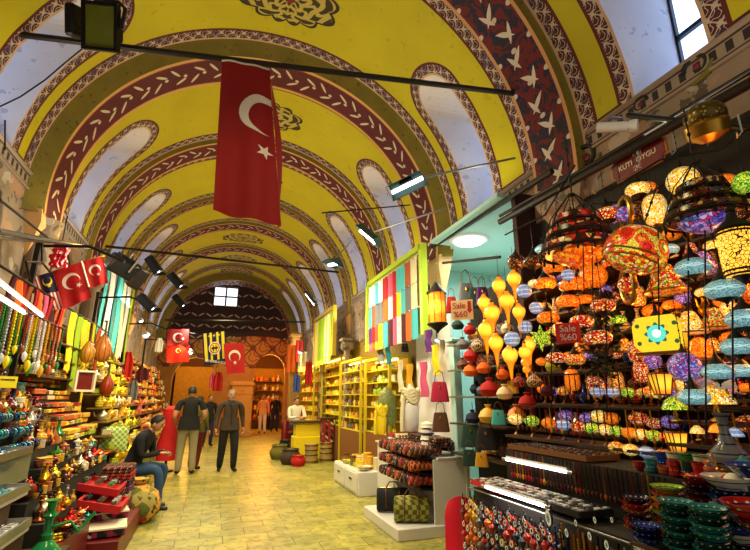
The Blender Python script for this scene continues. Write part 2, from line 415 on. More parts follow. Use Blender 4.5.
def vault_bay(y0, y1, yc, slots=True, W=.40):
    S = RV * PI / 2; mb = MB(); uv = []; ed = []
    for side in (-1, 1):
        ol = slot_outline(W)
        pts = []; edges = []
        ns = 26
        bnd = [(y0, S * i / ns) for i in range(ns + 1)] + [(y1, S * i / ns) for i in range(ns, -1, -1)]
        if slots: bnd += [(yc + a, b) for a, b in ol]
        pts = bnd[:]; edges = [(i, (i + 1) % len(pts)) for i in range(len(pts))]
        inner = [(y0 + (y1 - y0) * i / 5, S * j / ns) for i in range(1, 5) for j in range(1, ns + 1)]
        def ins(y, s, g=0.0):
            return slots and (abs(y - yc) < W + g and s < 2.35 - W or math.hypot(y - yc, s - 2.35 + W) < W + g)
        inner = [p for p in inner if not ins(p[0], p[1], .03)]
        r = delaunay_2d_cdt([Vector(p) for p in pts + inner], edges, [], 0, 1e-5)
        V, Fc = r[0], r[2]; base = len(mb.v)
        mb.v += [arcpt(p.x, p.y, side) for p in V]
        for f in Fc:
            c = sum((V[i] for i in f), Vector((0, 0))) / len(f)
            if ins(c.x, c.y, -.001) or not (y0 < c.x < y1): continue
            mb.f.append(tuple(base + i for i in f)); mb.m.append(0)
            uv += [(V[i].x - yc, V[i].y) for i in f]; ed += [(V[i].x - y0, y1 - V[i].x) for i in f]
    me = mb.mesh('ceiling', ['vault_paint'])
    a = me.uv_layers.new(name='UVMap'); b = me.uv_layers.new(name='Edge')
    for i in range(len(uv)): a.data[i].uv = uv[i]; b.data[i].uv = ed[i]
    o = link('ceiling', me); o['kind'] = 'structure'
    if slots:
        for side in (-1, 1):
            m = MB(); ol = slot_outline(W); n = len(ol); xo = CX + side * (RV + .75)
            P = [arcpt(yc + p, q, side) for p, q in ol]
            P = P + [P[-1] - Vector((0, 0, .0))]
            B_ = [Vector((xo, p.y, min(p.z + .35, p.z + .35) if False else p.z)) for p in P]
            n = len(P); vs = P + B_; fs = [(i, (i + 1) % n, n + (i + 1) % n, n + i) for i in range(n)]
            m.add(vs, fs); struct('wall_niche', m, ['niche_plaster'])
            m = MB(); zt = CZ + RV * math.sin(2.35 / RV); w2 = W
            m.box((xo, yc, (CZ + zt) / 2 - .02), (.02, 2 * w2, zt - CZ), 0)
            for k in range(3): m.box((xo - side * .03, yc - w2 + w2 * k, (CZ + zt) / 2), (.05, .05, zt - CZ), 1)
            for k in range(5): m.box((xo - side * .03, yc, CZ + (zt - CZ) * k / 4), (.05, 2 * w2, .045), 1)
            struct('window', m, ['sky_pane', 'window_iron'])
mat('sky_pane', '#a0c4e8', .2, 0, '#b4d0ff', 3.2)
mat('window_iron', '#20242c', .5, .4)
prev = YN
cs = {1: 5.32}
for i, (yc, hw) in enumerate(RIBS + [(YE + .3, .3)]):
    ch = .16 if i == 2 else .03
    y0, y1 = prev, yc - hw - ch
    if y1 - y0 > .6:
        c = (y0 + y1) / 2 + .05
        if 3 < y0 < 5: c = 5.2
        if 0 < y0 < 2: c = 2.25
        vault_bay(y0, y1, c, slots=y0 < 20, W=.34)
    prev = yc + hw + .04
for k, (yc, hw) in enumerate(RIBS):
    rs = RS if hw > .25 else RS + .08
    if k == 8: rs = RS - .14
    if k in (0, 1): rs = RV - .09
    if 2 < k < 8: rs = RV - .08
    ch = .16 if k == 2 else .03
    prof = [(yc - hw - ch, RV + .02), (yc - hw, rs), (yc + hw, rs), (yc + hw + .04, RV + .02)]
    n = 64; vs = []; fs = []; ms = []; uvs = []
    aa = [-.10 + (PI + .2) * i / n for i in range(n + 1)]
    for a in aa:
        for y, r in prof: vs.append((CX + r * math.cos(a), y, CZ + r * math.sin(a)))
    for i in range(n):
        for q in range(3):
            fs.append((i * 4 + q, (i + 1) * 4 + q, (i + 1) * 4 + q + 1, i * 4 + q + 1)); ms.append(0 if q == 1 else 1)
            lat = [prof[q][0], prof[q][0], prof[q + 1][0], prof[q + 1][0]]; sa = [aa[i], aa[i + 1], aa[i + 1], aa[i]]
            uvs += [((l - yc) * .33 / hw, s * rs) for l, s in zip(lat, sa)]
    m = MB(); m.v = [Vector(v) for v in vs]; m.f = fs; m.m = ms
    me = m.mesh('ceiling_rib', ['rib_paint_worn' if k == 1 else 'rib_paint', 'rib_side'], True, 30)
    l = me.uv_layers.new(name='UVMap')
    for i, t in enumerate(uvs): l.data[i].uv = t
    o = link('beam_rib', me); o['kind'] = 'structure'
    # stone bracket under each rib end
    for side in (-1, 1):
        m = MB(); x = CX + side * rs; xw = CX + side * (RV + .05); zb = CZ - .27
        lo = [(xw, yc - hw - .04, zb - .75), (xw, yc + hw + .04, zb - .75)]
        vs = [(x, yc - hw - .05, zb + .03), (x, yc + hw + .05, zb + .03), (xw, yc + hw + .05, zb + .03), (xw, yc - hw - .05, zb + .03),
              (x, yc - hw, zb - .12), (x, yc + hw, zb - .12), (xw, yc + hw, zb - .12), (xw, yc - hw, zb - .12),
              (xw - side * .03, yc - .08, zb - .6), (xw - side * .03, yc + .08, zb - .6), (xw, yc + .08, zb - .6), (xw, yc - .08, zb - .6)]
        fs = [(0, 1, 2, 3)] + [(a, (a + 1) % 4, 4 + (a + 1) % 4, 4 + a) for a in range(4)] + [(4 + a, 4 + (a + 1) % 4, 8 + (a + 1) % 4, 8 + a) for a in range(4)] + [(8, 9, 10, 11)]
        m.add(vs, fs); struct('trim_bracket', m, ['salmon' if k > 1 else 'old_plaster'])
# walls: above-shop plaster with a dentil cornice, dark shop backs below
def wallbox(name, x0, x1, y0, y1, z0, z1, m):
    mb = MB(); mb.box(((x0 + x1) / 2, (y0 + y1) / 2, (z0 + z1) / 2), (x1 - x0, y1 - y0, z1 - z0)); return struct(name, mb, [m])
wallbox('wall_left', XL - .15, XL, YN, YE, 2.75, CZ + .02, 'old_plaster')
wallbox('wall_right', XR, XR + .15, YN, 4.15, 3.6, CZ + .02, 'old_plaster')
wallbox('wall_right', XR, XR + .15, 7.3, YE, 3.0, CZ + .02, 'old_plaster')
wallbox('wall_right', XR, XR + .15, 4.15, 7.3, 3.98, CZ + .02, 'old_plaster')
for side in (-1, 1):
    x = CX + side * RV
    m = MB(); pr = [(0, 4.06), (.03, 4.06), (.03, 4.085), (.015, 4.09), (.015, 4.25), (.04, 4.265), (.04, 4.285), (0, 4.285)]
    for i in range(len(RIBS) - 1):
        y0, y1 = RIBS[i][0] + RIBS[i][1] + .06, RIBS[i + 1][0] - RIBS[i + 1][1] - .1
        M = Matrix(((0, -side, 0, x + side * 0), (1, 0, 0, y0), (0, 0, 1, 0), (0, 0, 0, 1)))
        vs = []; k = len(pr)
        for yy in (y0, y1): vs += [(x - side * a, yy, z) for a, z in pr]
        m.add(vs, [(q, (q + 1) % k, k + (q + 1) % k, k + q) for q in range(k)] + [tuple(range(k)), tuple(range(k, 2 * k))])
    struct('trim_cornice', m, ['cornice_paint'])
mat('shop_dark', '#161008', .8, noise=.3); mat('shop_dark_red', '#2e0d08', .8, noise=.3); mat('shop_dark', '#1c1612', .8, noise=.3); mat('shop_gold', '#8a6a14', .7, noise=.4); mat('shop_brown', '#4a2c14', .8, noise=.3)
wallbox('wall_left_shops', XL - .12, XL - .02, YN, YE, 0, 2.8, 'shop_brown')
wallbox('wall_right_lantern_shop', XR, XR + .1, YN, 4.15, 0, 3.6, 'shop_dark')
wallbox('wall_right_partition', XR - .28, XR + 2, 4.1, 4.17, 0, 3.97, 'shop_dark_red')
wallbox('wall_right_shop_back', 5.2, 5.3, 4.1, 7.3, 0, 3.97, 'teal_paint')
wallbox('wall_right_shop_side', XR, 5.3, 7.3, 7.36, 0, 3.97, 'teal_paint')
wallbox('ceiling_shop', 3.02, XR - .02, 4.2, 6.0, 3.93, 3.98, 'teal_paint')
wallbox('ceiling_shop', XR - .02, 5.3, 4.17, 7.3, 3.93, 3.98, 'teal_paint')
wallbox('wall_right_far_shops', XR + .02, XR + .1, 7.36, YE, 0, 3.02, 'shop_gold')
m = MB(); m.box((.6, 12, -.05), (12, 38, .1)); struct('floor', m, ['floor_stone'])
# end wall with an arched doorway and a small four-pane window
def cdtwall(name, outer, holes, y, th, mt):
    pts = []; edges = []
    for lp in [outer] + holes:
        b = len(pts); pts += lp; edges += [(b + i, b + (i + 1) % len(lp)) for i in range(len(lp))]
    r = delaunay_2d_cdt([Vector(p) for p in pts], edges, [], 0, 1e-5); V = r[0]
    def inside(p, L):
        c = False
        for i in range(len(L)):
            a, b = L[i], L[i - 1]
            if (a[1] > p.y) != (b[1] > p.y) and p.x < (b[0] - a[0]) * (p.y - a[1]) / (b[1] - a[1]) + a[0]: c = not c
        return c
    m = MB(); fs = []
    for f in r[2]:
        c = sum((V[i] for i in f), Vector((0, 0))) / len(f)
        if inside(c, outer) and not any(inside(c, h) for h in holes): fs.append(tuple(f))
    n = len(V)
    m.v = [Vector((p.x, y, p.y)) for p in V] + [Vector((p.x, y + th, p.y)) for p in V]
    m.f = fs + [tuple(n + i for i in reversed(f)) for f in fs]; m.m = [0] * len(m.f)
    for h in holes + [outer]:
        k = len(h); m.add([(p[0], y, p[1]) for p in h] + [(p[0], y + th, p[1]) for p in h], [(i, (i + 1) % k, k + (i + 1) % k, k + i) for i in range(k)])
    return struct(name, m, [mt])
def arch(xa, xb, z0, zs, n=12):
    c, r = (xa + xb) / 2, (xb - xa) / 2
    return [(xa, z0), (xb, z0)] + [(c + r * math.cos(PI * i / n), zs + r * 1.15 * math.sin(PI * i / n)) for i in range(n + 1)]
a = PY(213, 305, YE); b_ = PY(239, 287.5, YE)
WX0, WX1, WZ0, WZ1 = a.x, b_.x, a.z, b_.z
ar = arch(PY(252, 400, YE).x, PY(284, 400, YE).x, 0.001, 2.75); ar2 = arch(-1.7, .1, .001, 2.3)
cdtwall('wall_end', [(-3, 0), (4.2, 0), (4.2, 7.4), (-3, 7.4)], [ar, ar2, [(WX0, WZ0), (WX1, WZ0), (WX1, WZ1), (WX0, WZ1)]], YE, .35, 'end_wall_paint')
m = MB(); m.box(((WX0 + WX1) / 2, YE + .2, (WZ0 + WZ1) / 2), (WX1 - WX0, .02, WZ1 - WZ0), 0)
for k in range(3): m.box((WX0 + (WX1 - WX0) * k / 2, YE + .16, (WZ0 + WZ1) / 2), (.07, .06, WZ1 - WZ0), 1)
for k in range(3): m.box(((WX0 + WX1) / 2, YE + .16, WZ0 + (WZ1 - WZ0) * k / 2), (WX1 - WX0, .06, .06), 1)
mat('pane_white', '#ffffff', .3, 0, '#eaf2ff', 1.6); struct('window_1', m, ['pane_white', 'window_iron'])
# passage beyond the arches
wallbox('wall_passage', -4, 5, 26.6, 26.7, 0, 4.6, 'shop_brown')
wallbox('wall_passage', -4, -3.9, YE + .35, 26.6, 0, 4.6, 'shop_brown'); wallbox('wall_passage', 5, 5.1, YE + .35, 26.6, 0, 4.6, 'shop_brown')
wallbox('ceiling_passage', -4, 5, YE + .35, 26.6, 4.5, 4.6, 'orange_plaster')
for x0, x1, y in ((-1.9, .6, 25.9), (1.2, 4.2, 26.2)): wallbox('wall_passage', x0, x1, y + .2, y + .25, 0, 3.2, 'shop_gold')
# orange-lit stone piers on the right before the end wall
for u0, u1, y in ((287, 296, 18.6), (229, 251, 21.2)):
    p, q = PY(u0, 420, y), PY(u1, 420, y); w = (q.x - p.x); cx = (p.x + q.x) / 2
    zt = 4.2 if y < 20 else 2.3
    m = MB(); m.box((cx, y, zt / 2), (w, .4, zt), bev=.03); m.box((cx, y, zt - .12), (w + .12, .5, .12), bev=.02); m.box((cx, y, .12), (w + .12, .5, .24), bev=.02)
    m.box((cx, y, zt - .5), (w + .06, .44, .06)); struct('pillar', m, ['orange_plaster'])
# ================================================================ lantern shop
def glow(b, col, es, edge=.35):            # translucent lit glass: the colour both reflects and glows
    setin(b, 'Base Color', col); setin(b, 'Emission Color', col)
    lw = Q.nt.nodes.new('ShaderNodeLayerWeight'); lw.inputs[0].default_value = .35; fc = Q(lw.outputs['Facing'])
    g = (1 - fc).max(0); setin(b, 'Emission Strength', (g * g * 1.25 + .3) * es); b.inputs['Roughness'].default_value = .25
def mosaic(name, pal, scale, es, lead='#180c08', off=0):
    @shader(name)
    def _(b):
        (x, y, z), v = coord(); oi = Q.nt.nodes.new('ShaderNodeObjectInfo')
        add = Q.nt.nodes.new('ShaderNodeVectorMath'); add.operation = 'ADD'; Q.nt.links.new(v.k, add.inputs[0]); Q.nt.links.new(oi.outputs['Random'], add.inputs[1])
        v2 = Q(add.outputs[0]); V = vor(scale, v2); Ed = vor(scale, v2, 'DISTANCE_TO_EDGE')
        sp = Q.nt.nodes.new('ShaderNodeSeparateColor'); Q.nt.links.new(V.outputs['Color'], sp.inputs[0])
        c = ramp(Q(sp.outputs[0]), pal); c = mixc(Q(Ed.outputs['Distance']) < .05, c, lead); glow(b, c, es)
def lattice(name, base, line, k, es, dots='#d8fcff'):
    @shader(name)
    def _(b):
        (x, y, z), v = coord(); a = Q.m('ARCTAN2', y, x)
        w = ((a * k).sin() * .35 + (z * 11).sin()).abs().min(((a * k).sin() * -.35 + (z * 11).sin()).abs())
        V = vor(19, v); n = Q(V.outputs['Distance'])
        c = mixc(n * .55, base, dots); c = mixc(w < .13, c, line); c = mixc((n < .2), c, '#0c4450'); glow(b, c, es)
def floral(name, base, pet, ctr, scale, es):
    @shader(name)
    def _(b):
        (x, y, z), v = coord(); V = vor(scale, v); d = Q(V.outputs['Distance'])
        sp = Q.nt.nodes.new('ShaderNodeSeparateColor'); Q.nt.links.new(V.outputs['Color'], sp.inputs[0])
        W = vor(scale * 5, v); e = Q(vor(scale * 5, v, 'DISTANCE_TO_EDGE').outputs['Distance'])
        c = mixc(d < .62, base, pet); c = mixc((d < .46), c, '#c81c10'); c = mixc((d < .46) * (Q(sp.outputs[1]) > .6), c, '#e89018'); c = mixc((d < .3) * (Q(sp.outputs[0]) > .5), c, '#407828'); c = mixc(d < .16, c, ctr)
        c = mixc(e < .05, c, '#2c1406'); glow(b, c, es)
mosaic('mosaic_red', ['#c01810', '#e83a14', '#ffd040', '#900c10', '#f8e8c0', '#e05010', '#a01030'], 17, .62, '#140804')
mosaic('mosaic_orange', ['#ff7c10', '#ff9a20', '#e85808', '#ffb030', '#d03c08', '#ff8818'], 24, .62, '#a02c04')
mosaic('mosaic_multi', ['#ff9020', '#e02810', '#ffe040', '#60a030', '#f06010', '#c81820', '#ffd890'], 18, .55)
mosaic('mosaic_gold', ['#ffd850', '#ffc020', '#fff0a0', '#e09010', '#ffb010', '#fff8d0'], 18, .85, '#3c2006')
mosaic('mosaic_purple', ['#4c3ca0', '#7860c8', '#b890e0', '#3068c0', '#d0b0e0', '#b83080'], 18, .5)
mosaic('mosaic_green', ['#a8e020', '#50b820', '#e8f060', '#208830', '#d8e830'], 17, .6)
mosaic('mosaic_dark', ['#40100c', '#601810', '#30141c', '#802010', '#d0a050', '#200c0c'], 18, .1)
lattice('lattice_teal', '#1c7f8e', '#c9f4f8', 4, .5)
lattice('lattice_blue', '#3450b0', '#f0f4ff', 5, .5)
floral('floral_dome', '#d8c040', '#e84818', '#fff0c0', 4.2, .75)
floral('floral_yellow', '#e8c818', '#f0a010', '#30a090', 3.2, 1.0)
@shader('gourd_glow')
def _(b):
    (x, y, z), v = coord(); h = (z * z * 5.0).min(1.0); c = mixc(h, '#ffc832', '#e87c0c'); V = vor(22, v)
    c = mixc(Q(V.outputs['Distance']) < .16, c, '#ffe88a'); glow(b, c, 1.0)
@shader('pierced_brass')
def _(b):
    V = vor(9); e = vor(9, None, 'DISTANCE_TO_EDGE'); f = Q(e.outputs['Distance']) < .07
    c = mixc(f, '#ffc848', '#3c1c08'); setin(b, 'Base Color', c); setin(b, 'Emission Color', mixc(f, '#ffb838', '#000000')); b.inputs['Emission Strength'].default_value = 1.5
@shader('evil_eye_disc')
def _(b):
    (x, y, z), v = coord(); r = hyp(y, z)
    c = mixc(r < .40, '#12144c', '#e8ecf4'); c = mixc(r < .27, c, '#3c8cd0'); c = mixc(r < .14, c, '#08080c'); setin(b, 'Base Color', c); b.inputs['Roughness'].default_value = .1
@shader('teal_flower_panel')
def _(b):
    (x, y, z), v = coord(); r = hyp(y, z); a = Q.m('ARCTAN2', z, y)
    c = mixc(nz(30, v), '#e4cc30', '#d0a818'); R_ = .22 + (a * 8).cos() * .035
    c = mixc(r < R_, c, '#1c5c50'); c = mixc(r < .19, c, '#58c8b8'); c = mixc(r < .09, c, '#f0fff0')
    q = hyp(y.abs() - .38, z.abs() - .2); c = mixc(q < .05, c, '#305028'); glow(b, c, .85)
@shader('dimpled_brass')
def _(b):
    V = vor(14); d = Q(V.outputs['Distance']); c = mixc(d < .3, '#5c4818', '#c8a840'); setin(b, 'Base Color', c); b.inputs['Roughness'].default_value = .4; b.inputs['Metallic'].default_value = .6
# --- hanging lantern kinds, glass body about one unit wide, centred on the origin
def chain(n=1, top=2.6, z0=.5):
    m = MB(); m.tube([(0, 0, z0), (0, 0, top)], .012, 5)
    k = int((top - z0) / .12)
    for i in range(0, k, 2): m.ell((0, 0, z0 + .12 * i), (.028, .028, .04), 6, 4)
    return m
def capm(r, z, h=.2):
    m = MB(); m.lathe([(r, z - .02), (r * 1.08, z), (r * .8, z + h * .3), (r * .35, z + h * .6), (r * .3, z + h * .8), (.04, z + h), (.03, z + h + .05)], 14); return m
def finial(r, z):
    m = MB(); m.lathe([(.01, z - .26), (.035, z - .22), (.02, z - .17), (.05, z - .12), (r * .4, z - .08), (r, z), (r * .95, z + .03)], 14); return m
def reg(kind, *parts):
    KIND[kind] = [(p[0], p[1].mesh(p[0], p[2]), [(q[0], q[1].mesh(q[0], q[2])) for q in p[3:]]) for p in parts]
def ellm(rx, rz, n=20, k=12, z=0): m = MB(); m.ell((0, 0, z), (rx, rx, rz), n, k); return m
def lathem(pr, n=18): m = MB(); m.lathe(pr, n); return m
def rings(r, zs, t=.02):
    m = MB()
    for z, rr in zs: m.tube([(rr * math.cos(2 * PI * i / 20), rr * math.sin(2 * PI * i / 20), z) for i in range(20)], t, 5, closed=True)
    return m
for c in ('lattice_teal', 'mosaic_red', 'mosaic_orange', 'lattice_blue', 'mosaic_purple', 'mosaic_green', 'mosaic_gold', 'mosaic_multi', 'mosaic_dark'):
    reg('hanging_lantern:disc:' + c, ('glass_globe', ellm(.5, .31), c), ('cap', capm(.26, .25, .4), 'dark_iron'), ('bottom_cup', finial(.3, -.25), 'dark_iron'), ('chain', chain(1, 2.2, .5), 'black_metal'))
    reg('hanging_lantern:ball:' + c, ('glass_globe', ellm(.5, .48), c), ('cap', capm(.16, .44, .26), 'dark_iron'), ('bottom_cup', finial(.14, -.44), 'dark_iron'), ('chain', chain(1, 2.2, .7), 'black_metal'))
    reg('hanging_lantern:barrel:' + c, ('glass_globe', lathem([(.22, -.72), (.4, -.6), (.5, -.3), (.5, .3), (.4, .6), (.22, .72)]), c), ('cap', capm(.24, .7, .3), 'bronze'), ('bottom_cup', finial(.22, -.7), 'bronze'), ('chain', chain(1, 2.2, .95), 'black_metal'))
    reg('table_lamp:' + c, ('lamp_shade', ellm(.5, .36, z=.95), c), ('stem', lathem([(.12, .5), (.05, .45), (.07, .3), (.04, .22), (.09, .1), (.2, .04), (.22, 0)]), 'bronze'), ('cap', capm(.12, 1.28, .18), 'bronze'))
    reg('hanging_lantern:moon:' + c, ('glass_globe', ellm(.3, .26), c), ('ring_frame', rings(0, [], .1).tube([(.55 * math.sin(2 * PI * i / 28), 0, .55 * math.cos(2 * PI * i / 28)) for i in range(28)], .09, 8, closed=True), 'ring_gold' if 'ring_gold' in MATS else 'brass'), ('cap', capm(.12, .24, .3), 'dark_iron'), ('chain', chain(1, 2, .64), 'black_metal'))
    reg('hanging_lantern:bell:' + c, ('glass_shade', lathem([(.56, -.4), (.5, -.34), (.38, -.1), (.3, .15), (.22, .34), (.1, .42)]), c), ('rim', rings(0, [(-.4, .56)], .03), 'brass'), ('cap', capm(.12, .42, .25), 'dark_iron'), ('chain', chain(1, 2, .65), 'black_metal'))
reg('hanging_gourd_lantern', ('gourd_shade', lathem([(.02, -1.5), (.07, -1.42), (.1, -1.2), (.13, -.9), (.2, -.6), (.38, -.32), (.5, 0), (.46, .24), (.3, .42), (.16, .54), (.13, .7)]), 'gourd_glow'), ('cap', capm(.15, .68, .2), 'bronze'), ('tassel', lathem([(.05, -1.48), (.08, -1.56), (.06, -1.9), (.08, -2.0)], 8), 'brass'), ('chain', chain(1, 2.4, .9), 'black_metal'))
reg('hanging_knobbed_lantern', ('gourd_shade', lathem([(.05, -1.9), (.1, -1.6), (.25, -1.5), (.3, -1.3), (.2, -1.1), (.3, -1.0), (.4, -.75), (.25, -.5), (.4, -.35), (.5, 0), (.4, .3), (.15, .45), (.12, .7)]), 'gourd_glow'), ('cap', capm(.15, .68, .2), 'bronze'), ('chain', chain(1, 2.4, .9), 'black_metal'))
# star lantern
def starm():
    m = MB(); vs = []; fs = []
    dirs = [Vector(d).normalized() for d in [(1, 0, 0), (-1, 0, 0), (0, 1, 0), (0, -1, 0), (0, 0, 1), (0, 0, -1)] + [(a, b, c) for a in (-1, 1) for b in (-1, 1) for c in (-1, 1)]]
    m.ell((0, 0, 0), (.24, .24, .24), 10, 6)
    for d in dirs:
        u = d.orthogonal().normalized(); w = d.cross(u)
        ring = [d * .18 + (u * math.cos(a) + w * math.sin(a)) * .14 for a in (0, PI / 2, PI, 3 * PI / 2)]
        m.add(ring + [d * .62], [(i, (i + 1) % 4, 4) for i in range(4)])
    return m
reg('hanging_star_lantern', ('star_shade', starm(), 'mosaic_green'), ('chain', chain(1, 2.2, .5), 'black_metal'))
reg('hanging_filigree_lantern', ('pierced_drum', lathem([(.42, -.72), (.46, -.68), (.48, 0), (.46, .62), (.42, .68)], 24), 'pierced_brass'), ('top_band', rings(0, [(.66, .47), (.56, .48)], .035), 'dark_iron'), ('bottom_band', rings(0, [(-.7, .46), (-.58, .47)], .035), 'dark_iron'), ('cap', lathem([(.5, .66), (.52, .7), (.36, .86), (.16, 1.05), (.1, 1.25), (.14, 1.3), (.04, 1.45)], 20), 'dark_iron'), ('bottom_cup', finial(.3, -.74), 'dark_iron'), ('chain', chain(1, 2.3, 1.4), 'black_metal'))
def tiered(n_tiers, mt, nm, top):
    parts = []
    fr = MB()
    for k in range(n_tiers):
        rr = .5 * (1 - .2 * k); z = -.2 + k * .2
        pr = [(rr * .86, z - .05), (rr, z), (rr * .96, z + .07), (rr * .8, z + .1)]
        parts.append(('glass_tier', lathem(pr, 24), mt))
        fr.tube([(rr * 1.02 * math.cos(2 * PI * i / 24), rr * 1.02 * math.sin(2 * PI * i / 24), z - .04) for i in range(24)], .022, 5, closed=True)
        for i in range(16): a = 2 * PI * i / 16; fr.ell((rr * math.cos(a), rr * math.sin(a), z - .09), (.02, .02, .045), 6, 4)
    for i in range(8):
        a = 2 * PI * i / 8; fr.tube([(.5 * math.cos(a), .5 * math.sin(a), -.2), (.3 * math.cos(a), .3 * math.sin(a), .3), (.03 * math.cos(a), .03 * math.sin(a), .62)], .01, 4)
    parts.append(('frame', fr, 'dark_iron')); parts.append(('bottom_bowl', lathem([(.01, -.42), (.16, -.4), (.28, -.34), (.34, -.26)], 20), top)); parts.append(('chain', chain(1, 1.5, .6), 'black_metal'))
    reg(nm, *parts)
mosaic('mosaic_chandelier', ['#300a08', '#901010', '#20100c', '#c02818', '#d8a050', '#400c0c'], 14, .35)
tiered(3, 'mosaic_chandelier', 'hanging_tiered_chandelier:red', 'mosaic_orange'); tiered(3, 'mosaic_dark', 'hanging_tiered_chandelier:dark', 'mosaic_purple')
def onx(m, M): return m
